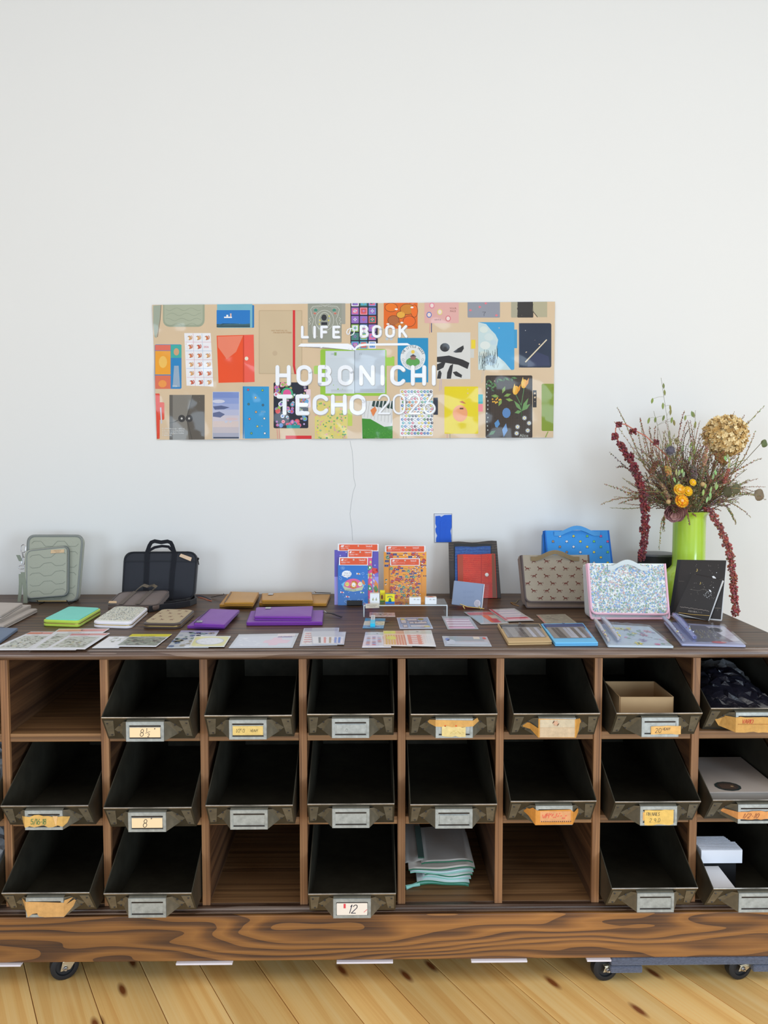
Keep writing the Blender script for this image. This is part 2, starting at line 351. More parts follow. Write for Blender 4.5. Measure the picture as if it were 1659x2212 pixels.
def film(name, tint=(.97,.97,.98), gloss=0.35, rough=0.12, bump=0.12, bscale=14.0):
    """thin clear plastic film"""
    m = bpy.data.materials.new(name); m.use_nodes = True; t = m.node_tree; N = t.nodes; L = t.links; N.clear()
    o = N.new('ShaderNodeOutputMaterial'); tr = N.new('ShaderNodeBsdfTransparent'); tr.inputs[0].default_value = tint+(1,) if len(tint) == 3 else tint
    gl = N.new('ShaderNodeBsdfGlossy'); gl.inputs['Roughness'].default_value = rough; gl.inputs[0].default_value = (.9, .92, .95, 1)
    fr = N.new('ShaderNodeLayerWeight'); fr.inputs['Blend'].default_value = .5
    pw = N.new('ShaderNodeMath'); pw.operation = 'POWER'; pw.inputs[1].default_value = 4.0; L.new(fr.outputs['Facing'], pw.inputs[0])
    mu = N.new('ShaderNodeMath'); mu.operation = 'MULTIPLY_ADD'; mu.inputs[1].default_value = gloss; mu.inputs[2].default_value = .045; mu.use_clamp = True; L.new(pw.outputs[0], mu.inputs[0])
    mx = N.new('ShaderNodeMixShader'); L.new(mu.outputs[0], mx.inputs[0]); L.new(tr.outputs[0], mx.inputs[1]); L.new(gl.outputs[0], mx.inputs[2]); L.new(mx.outputs[0], o.inputs[0])
    tc = N.new('ShaderNodeTexCoord'); n = N.new('ShaderNodeTexNoise'); n.inputs['Scale'].default_value = bscale; n.inputs['Detail'].default_value = 2; L.new(tc.outputs['Object'], n.inputs[0])
    bp = N.new('ShaderNodeBump'); bp.inputs['Strength'].default_value = bump; bp.inputs['Distance'].default_value = .01; L.new(n.outputs[0], bp.inputs['Height'])
    L.new(bp.outputs[0], gl.inputs['Normal'])
    return m
M = {}
M['wall'] = pm('wall_paint', (232, 231, 228), rough=.85, bump=.05, bscale=90, var=.008, vscale=2)
M['top'] = wood('worktop_wood', (46, 31, 22), (76, 54, 37), (106, 78, 52), 'X', spec=.35, rough=.42, rings=9, dist=4, grain=90, along=.10, ringmix=.45, rand=True, linv=(0, 22, 0))
M['nose'] = wood('nosing_wood', (48, 32, 25), (88, 63, 48), (160, 140, 126), 'X', coat=.5, rough=.24, rings=22, dist=5, grain=120, along=.08, ringmix=.3, rand=True, bumpk=.6)
M['edge'] = wood('divider_wood', (100, 68, 46), (150, 106, 70), (174, 130, 90), 'Z', rough=.45, rings=12, dist=4, grain=160, along=.12, ringmix=.3, rand=True, linv=(30, 0, 0))
M['shelf'] = wood('shelf_wood', (96, 66, 42), (136, 98, 62), (164, 122, 80), 'X', rough=.5, rings=9, dist=3, grain=110, along=.12, ringmix=.35, rand=True, linv=(0, 25, 30))
M['inner'] = wood('inner_wood', (66, 44, 32), (98, 68, 46), (126, 90, 60), 'Y', rough=.5, rings=8, dist=3, grain=80, along=.12, ringmix=.4, rand=True, linv=(0, 0, 22))
M['base'] = wood('base_board_wood', (66, 46, 38), (138, 92, 50), (172, 118, 62), 'X', rough=.48, rings=8.5, dist=10.0, grain=150, along=.17, ringmix=.66, bumpk=.4, linv=(0, 0, 34), mott=1.0)
M['pine'] = wood('pine_floor', (236, 180, 104), (250, 204, 128), (255, 218, 150), 'Y', rough=.36, rings=6, dist=3.5, grain=60, along=.07, knots=(7.5, 34, 1), rand=True, ringmix=.45, coat=.15, linv=(14, 0, 0), mott=.55, bumpk=.1)
M['gap'] = pm('dark_gap', (50, 36, 24), rough=.9)
M['metal'] = pm('old_sheet_metal', (84, 80, 68), rough=.5, metal=.55, var=.35, vscale=14, bump=.15, bscale=40)
M['rim'] = pm('worn_metal_edge', (176, 168, 158), rough=.3, metal=.8, var=.4, vscale=40)
M['galv'] = pm('galvanised_plate', (168, 176, 178), rough=.42, metal=.5, var=.3, vscale=60, bump=.1, bscale=120)
M['ear'] = pm('handle_sheet_metal', (128, 124, 110), rough=.5, metal=.5, var=.3, vscale=40)
M['rivet'] = pm('dark_rivet', (54, 48, 44), rough=.5, metal=.4)
M['print'] = pm('printed_paper', None, rough=.55)
M['gloss'] = pm('glossy_print', None, rough=.38, coat=.25, crough=.12)
M['poster'] = pm('glossy_poster_print', None, rough=.45, coat=.6, crough=.08, spec=.3)
M['tape'] = pm('masking_tape', None, rough=.7, var=.18, vscale=60, bump=.5, bscale=90)
M['cloth'] = pm('woven_fabric', None, rough=.9, sheen=.15, bump=.25, bscale=600, var=.04, vscale=30)
M['quilt'] = pm('quilted_fabric', None, rough=.85, sheen=.2, bump=.2, bscale=500)
M['satin'] = pm('smooth_cloth', None, rough=.6, sheen=.2, var=.08, vscale=10, bump=.3, bscale=30)
M['leather'] = pm('leather', None, rough=.5, var=.05, vscale=40)
M['wire'] = pm('black_wire', (34, 28, 26), rough=.4, metal=.5)
M['brass'] = pm('brass', (200, 170, 100), rough=.35, metal=.9)
M['silver'] = pm('silver_metal', (190, 190, 192), rough=.25, metal=1)
M['zinc'] = pm('zinc_bracket', (206, 196, 170), rough=.35, metal=.8)
M['rubber'] = pm('black_rubber', (36, 37, 40), rough=.55)
M['carpet'] = pm('grey_blue_carpet', (92, 98, 116), rough=.95, sheen=.3, bump=1.0, bscale=420, var=.45, vscale=300, stretch=(.5, 1, 2))
M['foam'] = pm('white_foam', (232, 226, 232), rough=.8)
M['vase'] = pm('lime_glaze', (176, 212, 66), rough=.22, coat=.7, crough=.05, spec=.5)
M['black'] = pm('black_plastic', (24, 24, 26), rough=.45)
M['grille'] = pm('dark_grille', (20, 21, 22), rough=.6)
M['spk'] = pm('speaker_top', (96, 96, 100), rough=.35)
M['card'] = pm('brown_cardboard', None, rough=.8, var=.05, vscale=20)
M['plant'] = pm('dried_plant', None, rough=.8, var=.12, vscale=60)
M['film'] = film('clear_film')
M['vinyl'] = film('clear_vinyl', (.93, .94, .98), .5, .15, .25, 22)
M['acrylic'] = film('clear_acrylic', (.93, .96, .97), .7, .03, .0, 2)
M['vblack'] = pm('dark_croc_vinyl', (52, 40, 32), rough=.4, coat=.15, var=.3, vscale=60, alpha=.93)
M['vblue'] = pm('blue_croc_vinyl', (22, 70, 140), rough=.35, coat=.2, var=.35, vscale=120)
M['vred'] = pm('red_croc_vinyl', (206, 40, 10), rough=.35, coat=.2, var=.2, vscale=40)
M['blutape'] = pm('blue_painter_tape', (22, 90, 205), rough=.6, var=.06, vscale=30, bump=.6, bscale=25)

def leanedge(p1, p2, deg, z=ZC):
    """plane whose foot runs through two points of the worktop"""
    a = flat(z).hit(*p1); b = flat(z).hit(*p2); e = (b-a).normalized(); h = e.cross(Vector((0, 0, 1)))
    if h.y > 0: h = -h
    r = math.radians(deg); return Plane(a, h*math.cos(r)+Vector((0, 0, math.sin(r))))
# ================================================================== the setting
mb = MB(); mb.box(-4.5, 4.5, YW, YW+.12, 0, 4.2); wall = struct(mb.build('wall_back', M['wall'], loc=(0, YW, 0)))
mb = MB(); V = vert(YW)
pts = [V.hit(*p, 0.0006) for p in [(756,952),(761,975),(763,1000),(764,1030),(768,1048),(763,1062),(759,1085),(756,1110),(760,1140),(762,1168)]]
mb.tube(pts, .0006, 4, (196, 198, 198)); mb.build('hairline_crack', M['print'], wall)
mb = MB(); mb.box(-4.5, 4.5, -3.6, YW, -.06, -.02); floor = struct(mb.build('floor', M['gap'], loc=(0, 0, -.06)))
fa = math.radians(28.9); fd = Vector((-math.sin(fa), math.cos(fa), 0)); fn = Vector((math.cos(fa), math.sin(fa), 0))
fp = flat(0)
c0 = fp.hit(309, 2093).dot(fn); pw = (fp.hit(309, 2093)-fp.hit(181.5, 2093)).dot(fn)
for k in range(-26, 30):
    a0 = c0+k*pw+.0009; a1 = c0+(k+1)*pw-.0009; P = []
    def at(a, y):  # point on the joint line with offset a, at depth y
        t = (y-a*fn.y)/fd.y; return fn*a+fd*t
    quad = [at(a0, -3.4), at(a1, -3.4), at(a1, YW-.002), at(a0, YW-.002)]
    if max(p.x for p in quad) < -4.4 or min(p.x for p in quad) > 4.4: continue
    L = at((a0+a1)/2, 1.0); rot = Matrix.Rotation(-fa, 3, 'Z')
    me = bpy.data.meshes.new('plank'); q = [rot @ (p-L) for p in quad]
    me.from_pydata([(p.x, p.y, -.02) for p in q]+[(p.x, p.y, 0) for p in q], [], [(0,3,2,1),(4,5,6,7),(0,1,5,4),(1,2,6,5),(2,3,7,6),(3,0,4,7)])
    me.materials.append(M['pine']); o = bpy.data.objects.new('plank', me); C.objects.link(o)
    o.parent = floor; o.location = L-Vector(floor['_w']); o.rotation_euler = (0, 0, fa)
    bv = o.modifiers.new('b', 'BEVEL'); bv.width = .0012; bv.segments = 1
# ================================================================== the cabinet
ZT, Z1, Z2, ZB, ZS, ZD = .8336, .6221, .4075, .2020, .187, .0706
DX = [(i-3.5)*.245 for i in range(-2, 9)]
XL, XR = DX[0]-.01, DX[-1]+.01
cab = thing('pigeonhole_cabinet', 'long dark wooden pigeonhole cabinet with three rows of open compartments', 'cabinet', ((XL+XR)/2, 2.4, ZD))
for X in DX:
    mb = MB(); mb.box(X-.00975, X+.00975, YF, YF+.012, ZB, ZT); mb.build('divider_edge', M['edge'], cab, bevel=.0012)
    mb = MB(); mb.box(X-.0085, X+.0085, YF+.0122, YW-.05, ZB, ZT); mb.build('divider', M['inner'], cab)
    if X < DX[-1]:
        for z in (Z1, Z2):
            mb = MB(); mb.box(X+.0098, X+.245-.0098, YF+.004, YF+.016, z, z+.02); mb.build('shelf_edge', M['shelf'], cab, bevel=.0012)
            mb = MB(); mb.box(X+.0088, X+.245-.0088, YF+.0162, YW-.05, z+.002, z+.02); mb.build('shelf', M['shelf'], cab)
mb = MB(); mb.box(XL, XR, YW-.05, YW-.035, ZD+.04, ZT); mb.build('back_panel', M['inner'], cab)
mb = MB(); mb.box(XL, XR, YF+.012, YW-.05, ZB-.02, ZB+.001); mb.build('bottom_panel', M['shelf'], cab)
mb = MB()
prof = [(YF-.004, ZS), (YF-.016, ZS+.002), (YF-.019, ZS+.007), (YF-.014, ZS+.010), (YF-.012, ZB-.002), (YF-.006, ZB), (YF+.012, ZB), (YF+.012, ZS)]
mb.loft([(XL-.01, y, z) for y, z in prof], [(XR+.012, y, z) for y, z in prof]); mb.build('moulding', M['nose'], cab, bevel=.001)
mb = MB(); mb.box(XL-.005, XR+.007, YF-.022, YF+.004, ZD, ZS); mb.build('base_board', M['base'], cab, bevel=.002)
mb = MB(); mb.box(XL, XL+.02, YF+.005, YW-.035, ZD, ZS); mb.box(XR-.02, XR, YF+.005, YW-.035, ZD, ZS); mb.box(XL, XR, YW-.05, YW-.035, ZD, ZD+.039); mb.build('base_frame', M['inner'], cab)
# worktop
XT = flat(ZC).hit(1561, 1324).x*.5+flat(ZC).hit(1659, 1365).x*.5
top = thing('worktop', 'dark brown plank worktop with a worn rounded front edge on the cabinet', 'worktop', ((XL+XT)/2, 2.4, ZT))
ys = [YF-.018, 2.19, 2.37, 2.56, YW-.004]
for a, b_ in zip(ys[:-1], ys[1:]):
    mb = MB(); mb.box(XL-.06, XT, a+.0004, b_-.0004, ZC-.024, ZC); mb.build('board', M['top'], top, bevel=.0008)
prof = [(YF-.018, ZC-.024)]+[(YF-.024-.012*math.cos(a), ZC-.0125-.0115*math.sin(a)) for a in [PI*k/10-PI/2 for k in range(10, -1, -1)]]+[(YF-.018, ZC-.0008)]
prof = [(YF-.018, ZC-.024)]+[(YF-.026-.012*math.cos(PI*k/10-PI/2), ZC-.0125+.0115*math.sin(PI*k/10-PI/2)) for k in range(11)]+[(YF-.018, ZC-.001)]
mb = MB(); mb.loft([(XL-.06, y, z) for y, z in prof], [(XT, y, z) for y, z in prof]); mb.build('nosing', M['nose'], top, smooth=True)
# ------------------------------------------------------------------ bins
BW = .208
def bin_meshes():
    out = {}
    prof = [(.050, 0), (0, .067), (.226, .170), (.62, .170), (.62, 0)]
    mb = MB(); h = BW/2
    for s in (-h, h): mb.add([(s, y, z) for y, z in prof], [(0,1,2,3,4)])
    mb.add([(-h,.05,0),(h,.05,0),(h,0,.067),(-h,0,.067)], [(0,1,2,3)])
    mb.add([(-h,.05,0),(h,.05,0),(h,.62,0),(-h,.62,0)], [(0,1,2,3)])
    mb.add([(-h,.62,0),(h,.62,0),(h,.62,.17),(-h,.62,.17)], [(0,1,2,3)])
    out['shell'] = (mb, M['metal'])
    for s, nm in ((-1, 'side_rim'), (1, 'side_rim#')):
        mb = MB(); mb.tube([(s*h, .3, .17), (s*h, .226, .170), (s*h, .0, .067)], .0014, 6); out[nm] = (mb, M['metal'])
    mb = MB(); mb.tube([(-h, 0, .067), (-h*.5, .0012, .0664), (0, .0016, .066), (h*.5, .0012, .0664), (h, 0, .067)], .0019, 6)
    out['lip'] = (mb, M['rim'])
    # handle: proud plate with flared ears
    mb = MB(); ph, zt, zb = .0445, .0585, .0115
    fy = lambda z: .05*(1-z/.067)
    for s in (-1, 1):
        mb.add([(s*ph, -.004, zt), (s*ph, -.004, zb), (s*.068, fy(.016)-.001, .016), (s*.055, fy(.055)-.001, .055)], [(0,1,2,3)])
        mb.add([(s*.055, fy(.055)-.0012, .055), (s*.068, fy(.016)-.0012, .016), (s*.082, fy(.03)-.0012, .030)], [(0,1,2)])
        mb.add([(s*.078, fy(.058)-.0016, .058), (s*.086, fy(.010)-.0016, .010), (s*.101, fy(.008)-.0016, .008), (s*.100, fy(.058)-.0016, .058)], [(0,1,2,3)])
    mb.add([(-ph,-.004,zt),(ph,-.004,zt),(ph,fy(.06),.0605),(-ph,fy(.06),.0605)], [(0,1,2,3)])
    out['handle'] = (mb, M['ear'])
    mb = MB(); mb.box(-ph, ph, -.0055, -.004, zb, zt)
    for z0, z1 in ((.0505, .0585), (.0115, .018)): mb.box(-ph, ph, -.0072, -.0055, z0, z1)
    for s in (-1, 1): mb.box(*(sorted((s*ph, s*(ph-.006)))), -.0072, -.0055, .018, .0505)
    out['label_holder'] = (mb, M['galv'])
    mb = MB()
    for z0, z1 in ((.0462, .0502), (.0182, .0212)): mb.box(-.037, .037, -.0059, -.0055, z0, z1)
    for s in (-1, 1):
        for (x, z) in ((.094, .050), (.091, .014), (.073, .022), (.066, .044)):
            y = fy(z)-.002; mb.disc((s*x, y, z), (0, -1, .4), .0025, .0015, 8)
    out['rivets'] = (mb, M['rivet'])
    return out
BM = bin_meshes(); BINP = {}
def make_bin(col, row, Lx, Rx, ly, label, draw=None, riv=True, rightless=None):
    z0 = {0: Z1, 1: Z2, 2: ZB}[row]+.0212
    # distance from the height of the lip
    d = ray((Lx+Rx)/2, ly); t = (z0+.067-CH)/d.z; Y = (d*t).y
    if rightless is not None: X = rightless
    else: X = (vert(Y).hit(Lx, ly).x+vert(Y).hit(Rx, ly).x)/2
    mid = (DX[col+2]+DX[col+3])/2; X = max(mid-.0065, min(mid+.0065, X))
    b = thing('metal_bin', label, 'bin', (X, Y, z0), 'sheet metal hopper bins in the cabinet')
    for nm, (mb, m) in BM.items():
        if nm in BINP: o = BINP[nm].copy(); C.objects.link(o); o.parent = b
        else:
            b['_w'] = (0, 0, 0); o = mb.build(nm.strip('#'), m, b, smooth=(nm == 'lip')); BINP[nm] = o
            if nm == 'shell': sm = o.modifiers.new('s', 'SOLIDIFY'); sm.thickness = .0014; sm.offset = 0
            if nm == 'rivets': o['kind'] = 'stuff'
            if nm == 'handle': sm = o.modifiers.new('s', 'SOLIDIFY'); sm.thickness = .0009; sm.offset = 0
        o['_w'] = (0, 0, 0)
    b['_w'] = (0, 0, 0)
    if draw: draw(b)
    b['_w'] = (X, Y, z0)
    return b
def fnl(u, v, l): return Vector((u, -.0064-l*.00015, v))
def paper(b, x0, x1, z0, z1, col, strokes=(), name='paper_label', mat='print', jag=0.0, off=0.0):
    mb = MB(); n = 7
    tp = [(x0+(x1-x0)*k/n, z1+random.uniform(-jag, jag)) for k in range(n+1)]
    bt = [(x1+(x0-x1)*k/n, z0+random.uniform(-jag, jag)) for k in range(n+1)]
    o = tp+bt
    mb.loft([(x, -.0062-off, z) for x, z in o], [(x, -.0074-off, z) for x, z in o], col)
    pr = PR(lambda u, v, l: Vector((u, -.0074-off-l*.0002, v)))
    for s in strokes: s(pr)
    pr.into(mb); return mb.build(name, M[mat], b)
INK = (52, 44, 60)
def hand(t, x, z, h, wd=.0009, col=INK, gap=.25, wk=.9, sl=.15): return lambda p: p.strokes(t, x, z, h, wd, col, 1, gap, wk, True, sl)
def scrib(x0, x1, z0, z1, col, n=14, wd=.0009):
    def g(p):
        for k in range(n):
            a = x0+(x1-x0)*k/n; p.line([(a, z0+random.random()*(z1-z0)), (a+(x1-x0)/n*random.uniform(.4, 1.3), z0+random.random()*(z1-z0))], wd, col, 1)
    return g
CR = (250, 222, 178)
def d_half(b): paper(b, -.036, .036, .0215, .045, CR, [hand('8', -.012, .024, .017, .0012), hand('1', .003, .035, .008, .0010), lambda p: p.line([(.001, .0315), (.012, .0355)], .0010, INK), hand('2', .006, .0225, .008, .0010), hand('"', .021, .033, .010, .0010)])
def d_8(b): paper(b, -.036, .036, .0215, .045, CR, [hand('8', -.010, .023, .019, .0013), hand('"', .008, .034, .011, .0011)])
def d_12(b): paper(b, -.036, .036, .019, .048, (244, 232, 218), [lambda p: p.rect(-.020, .036, -.015, .047, (226, 70, 80)), lambda p: p.strokes('12', -.008, .024, .020, .0018, (40, 44, 70), 1, .2, .9, True, .3), lambda p: p.line([(.028, .026), (.036, .033)], .0012, (226, 70, 80))])
def tapeb(b, pts, strokes=(), cols=(214, 158, 84), off=0.0, wrap=(0.0, 0.0)):
    """torn tape over the plate, pts outline (x,z) around; wings follow the ears back to the bin"""
    def sy(x, z):
        e = abs(x)-.0445
        return -.0078-off if e <= 0 else -.0078-off+min(e*1.35, .034)
    pr = PR(lambda u, v, l: Vector((u, sy(u, v)-l*.0012, v))); pr.poly(pts, cols, 0)
    for s in strokes: s(pr)
    xs = [p[0] for p in pts]; pr.clip(min(xs)-.01, -.1, max(xs)+.01, .2, us=(-.06, -.0446, .0446, .06), vs=()); mb = pr.mb()
    o = mb.build('masking_tape', M['tape'], b); sm = o.modifiers.new('s', 'SOLIDIFY'); sm.thickness = .0009; return o
def jagged(x0, x1, z0, z1, lw, rw, jag=.003):
    p = [(x0-lw, (z0+z1)/2+.006), (x0-lw*.5, z1-.004)]
    n = 8; p += [(x0+(x1-x0)*k/n, z1+random.uniform(-jag, jag)) for k in range(n+1)]
    p += [(x1+rw*.5, z1-.005), (x1+rw, (z0+z1)/2+.004), (x1+rw*.6, z0+.004)]
    p += [(x1+(x0-x1)*k/n, z0+random.uniform(-jag, jag)) for k in range(n+1)]+[(x0-lw*.7, z0+.006)]
    return p
def d_516(b): tapeb(b, jagged(-.0445, .0445, .021, .046, .012, .012), [lambda p: p.strokes('5/16-18', -.030, .026, .013, .001, (90, 140, 90), 1, .12, .8, True, .1), lambda p: p.poly([(.022,.046),(.034,.046),(.030,.020)], (232, 190, 130), 1)], (222, 178, 100))
def d_torn(b): tapeb(b, [(-.062,.046),(-.045,.050),(0,.049),(.045,.047),(.046,.052),(.060,.050),(.048,.040),(.066,.044),(.060,.028),(.045,.013),(.0,.012),(-.014,.014),(-.018,.022),(-.030,.020),(-.040,.012),(-.044,.030),(-.052,.038)], (), (214, 164, 100))
def d_half13(b): paper(b, -.036, .036, .022, .044, (226, 196, 120), [hand('1/2"-13', -.028, .029, .008, .0007, (80, 76, 60), .1), hand('HEAVY', .006, .030, .006, .0007, (80, 76, 60), .1)], mat='tape')
def d_6(b): fl = paper(b, -.034, .034, .022, .044, (168, 178, 180), [hand('6"', -.012, .028, .010, .0008, (90, 96, 104)), scrib(.002, .02, .027, .036, (110, 116, 122), 8, .0006)], mat='galv')
def d_9(b): paper(b, -.034, .034, .022, .044, (164, 174, 178), [hand('9', -.01, .028, .010, .0008, (96, 100, 106)), scrib(.008, .024, .026, .034, (120, 126, 130), 8, .0006)], mat='galv')
def d_or(b): tapeb(b, [(-.066,.048),(-.045,.056),(0,.055),(.045,.054),(.056,.056),(.063,.047),(.045,.040),(.0,.037),(-.045,.040),(-.058,.042)], [lambda p: [p.ell(x, .0385+.003, .002, .002, (220, 90, 40)) for x in (-.022, .004)]], (214, 164, 92)); paper(b, -.030, .027, .016, .039, (226, 204, 140), [scrib(-.01, .024, .022, .03, (200, 170, 80), 6)], mat='tape', jag=.002, off=.0016)
def d_tan(b): tapeb(b, [(-.078,.040),(-.062,.041),(-.045,.034),(-.045,.058),(.045,.056),(.060,.052),(.067,.044),(.058,.040),(.054,.024),(.045,.011),(-.045,.012),(-.060,.026),(-.076,.028)], [lambda p: p.rect(-.042, .0125, .042, .0355, (206, 182, 150)), lambda p: p.rect(-.042, .036, .042, .056, (204, 188, 160)), lambda p: p.star(-.004, .047, .004, .008, 6, (214, 170, 140), 2)], (208, 150, 70))
def d_org(b): tapeb(b, [(-.070,.042),(-.056,.046),(-.050,.052),(-.040,.048),(.040,.050),(.050,.040),(.064,.043),(.064,.032),(.045,.013),(-.045,.012),(-.058,.028),(-.068,.034)], [lambda p: p.rect(-.034, .020, .040, .046, (222, 160, 110)), scrib(-.028, .03, .028, .042, (230, 100, 84), 16, .0014), lambda p: [p.ell(-.03+.07*k/14, .021, .0012, .0012, (60, 50, 60), 2, 6) for k in range(15)]], (214, 144, 62))
def d_20(b): paper(b, -.022, .050, .018, .038, (228, 180, 108), [hand('20', -.012, .022, .011, .0009), hand('HEAVY', .006, .028, .006, .0007, INK, .12)], mat='tape', jag=.001, name='masking_tape')
def d_var(b): tapeb(b, jagged(-.0445, .0445, .010, .048, .040, .030, .0015), [lambda p: p.strokes('VARIO', -.030, .032, .010, .0009, (210, 96, 70), 1, .15, .9, True, .2), lambda p: p.line([(-.040,.030),(.040,.030)], .0007, (170, 110, 50))], (206, 158, 86))
def d_fin(b): paper(b, -.038, -.02, .024, .044, (220, 170, 100), off=-.0006, mat='tape'); paper(b, -.034, .036, .013, .049, (232, 192, 104), [hand('FIN NAILS', -.030, .036, .008, .0008, (60, 70, 70), .16, .75), hand('2.9.D', -.022, .020, .009, .0008, (80, 100, 80), .3)], jag=.0018, mat='tape')
def d_pen(b): tapeb(b, jagged(-.0445, .0445, .022, .042, .036, .03, .0015), [lambda p: p.strokes('1/2-10', -.034, .026, .011, .0009, (170, 110, 80), 1, .3, .9, True, .5)], (224, 156, 92))
LB = 'grey sheet metal bin '
bins = [
 (1, 0, 217.5, 411, 1550, LB+'in the top row, its cream card reading 8 1/2 inch', d_half),
 (2, 0, 440, 632, 1546, LB+'in the top row with a yellowed card reading 1/2-13 HEAVY', d_half13),
 (3, 0, 662, 852.5, 1543, 'grey metal bin in the top row with a bare plate and faint 6', d_6),
 (4, 0, 886.6, 1075, 1543, 'metal bin in the top row with torn orange tape over a yellow scrap', d_or),
 (5, 0, 1107, 1298, 1542, LB+'in the top row with a folded tan paper band', d_tan),
 (6, 0, 1329.7, 1519, 1541, LB+'in the top row holding a cardboard box, tape reading 20 HEAVY', d_20),
 (7, 0, 1530.6, 1722, 1530, LB+'holding black bubble wrap at the top right', d_var),
 (0, 1, 1, 191.5, 1741, LB+'in the middle row with crumpled tape reading 5/16-18', d_516),
 (1, 1, 222, 417, 1745, LB+'in the middle row, its cream card reading 8 inch', d_8),
 (2, 1, 442.5, 634, 1740, LB+'with a blank plate, above the empty left bottom compartment', None),
 (3, 1, 664, 852, 1737, LB+'with a blank plate, directly above the bin numbered 12', None),
 (4, 1, 886, 1074, 1738, LB+'above the folded green-edged cloth, faint 9 on its plate', d_9),
 (5, 1, 1100, 1291.5, 1731, LB+'in the middle row with scuffed orange tape and red scribble', d_org),
 (6, 1, 1327, 1515, 1732, LB+'in the middle row with a yellow tape reading FIN NAILS', d_fin),
 (7, 1, 1538, 1725, 1728, LB+'holding a flat beige box at the right edge', d_pen),
 (0, 2, 5.5, 195.5, 1929, LB+'in the bottom row with torn blank orange tape', d_torn),
 (1, 2, 224, 414, 1930, LB+'with a blank plate, directly below the bin marked 8 inch', None),
 (3, 2, 667, 854, 1931, LB+'in the bottom row, its white card reading 12', d_12),
 (6, 2, 1321, 1508, 1919, LB+'with a blank plate, directly below the FIN NAILS bin', None),
 (7, 2, 1539, 1726, 1919, LB+'holding white cards at the bottom right', None),
 (-1, 1, -215, -25, 1741, LB+'at the cut-off left edge in the middle row', None),
 (-1, 2, -208, -18, 1929, LB+'at the cut-off left edge in the bottom row', None),
]
BN = {}
for b_ in bins: BN[(b_[0], b_[1])] = make_bin(*b_)
def bin_in(c, r, x, y, z=0.0):
    b = BN[(c, r)]; return Vector(b.location)+Vector((x, y, z+.0012))
# ------------------------------------------------------------------ what lies in the bins
def crumple(A, B, Cc, D, n, amp, seed, hgt=0.0, m=None):
    random.seed(seed); vs = []
    for j in range(n+1):
        for i in range(n+1):
            u, v = i/n, j/n; p = (Vector(A)*(1-u)+Vector(B)*u)*(1-v)+(Vector(D)*(1-u)+Vector(Cc)*u)*v
            e = min(1, 5*min(u, 1-u, v, 1-v))
            vs.append(p+Vector((random.uniform(-amp, amp)*.4, random.uniform(-amp, amp)*.4, abs(random.uniform(0, amp))+hgt*math.sin(PI*u)*math.sin(PI*v)))*(.3+.7*e))
    fs = [(j*(n+1)+i, j*(n+1)+i+1, (j+1)*(n+1)+i+1, (j+1)*(n+1)+i) for j in range(n) for i in range(n)]
    return vs, fs
CB = (196, 160, 116)
zb0 = BN[(6, 0)].location.z+.0014
P1 = flat(zb0+.080); fl_, fr_ = P1.hit(1340, 1505), P1.hit(1453, 1505); bl_ = P1.hit(1307, 1472); br_ = fr_+(bl_-fl_)
mb = MB()
def wallq(a, b, z0, z1, t=.0025, col=CB):
    a = Vector((a.x, a.y, 0)); b = Vector((b.x, b.y, 0)); n = (b-a).cross(Vector((0, 0, 1))).normalized()*t
    mb.loft([(p.x, p.y, z0) for p in (a, b, b+n, a+n)], [(p.x, p.y, z1) for p in (a, b, b+n, a+n)], col)
wallq(fl_, fr_, zb0, zb0+.080); wallq(fr_, br_, zb0, zb0+.080); wallq(br_, bl_, zb0, zb0+.080); wallq(bl_, fl_, zb0, zb0+.080)
mb.add([(p.x, p.y, zb0+.001) for p in (fl_, fr_, br_, bl_)], [(0,1,2,3)], CB)
tag(mb.build('cardboard_box', M['card']), 'open brown cardboard box standing in a top row metal bin', 'box')
mb = MB(); a = bin_in(6, 0, -.098, .05)
for k in range(6): mb.box(a.x+k*.0014, a.x+k*.0014+.0009, a.y+.005+.003*k, a.y+.13, a.z, a.z+.055+.002*k, (206, 206, 212))
tag(mb.build('paper_sheaf', M['print']), 'thin sheaf of white papers on edge left of the cardboard box', 'paper')
# bubble wrap
b = BN[(7, 0)].location
vs, fs = crumple((b.x-.095, b.y+.24, b.z+.085), (b.x+.03, b.y+.20, b.z+.10), (b.x+.092, b.y+.035, b.z+.03), (b.x-.075, b.y+.05, b.z+.03), 16, .012, 3, .02)
mb = MB(); mb.add(vs, fs, (26, 26, 34))
black_bub = pm('black_bubble_wrap', (30, 30, 40), rough=.25, coat=.5, bump=1.0, bscale=110)
o = tag(mb.build('bubble_mailer', black_bub, smooth=False), 'crumpled black bubble mailer in the top right bin', 'packaging'); sm = o.modifiers.new('s', 'SOLIDIFY'); sm.thickness = .02; sm.offset = -1
vs, fs = crumple((b.x+.0, b.y+.36, b.z+.09), (b.x+.095, b.y+.36, b.z+.09), (b.x+.095, b.y+.22, b.z+.07), (b.x+.035, b.y+.24, b.z+.06), 12, .02, 5, .01)
clearbag = pm('clear_bag_plastic', (200, 204, 210), rough=.2, coat=.5, alpha=.55, bump=.8, bscale=50)
mb = MB(); mb.add(vs, fs); o = tag(mb.build('bubble_wrap', clearbag), 'loose clear bubble wrap behind the black mailer', 'packaging'); sm = o.modifiers.new('s', 'SOLIDIFY'); sm.thickness = .004; sm.offset = -1
b = BN[(7, 1)].location
mb = MB(); mb.box(b.x-.096, b.x+.096, b.y+.058, b.y+.145, b.z+.0015, b.z+.060, (176, 168, 160)); mb.box(b.x-.097, b.x+.097, b.y+.057, b.y+.30, b.z+.0605, b.z+.064, (190, 178, 168))
pr = PR(lambda u, v, l: Vector((b.x+u, b.y+v, b.z+.0642+l*.0002))); pr.ell(-.028, .092, .033, .030, (40, 52, 50)); pr.ell(-.028, .092, .027, .024, (66, 54, 46), 2)
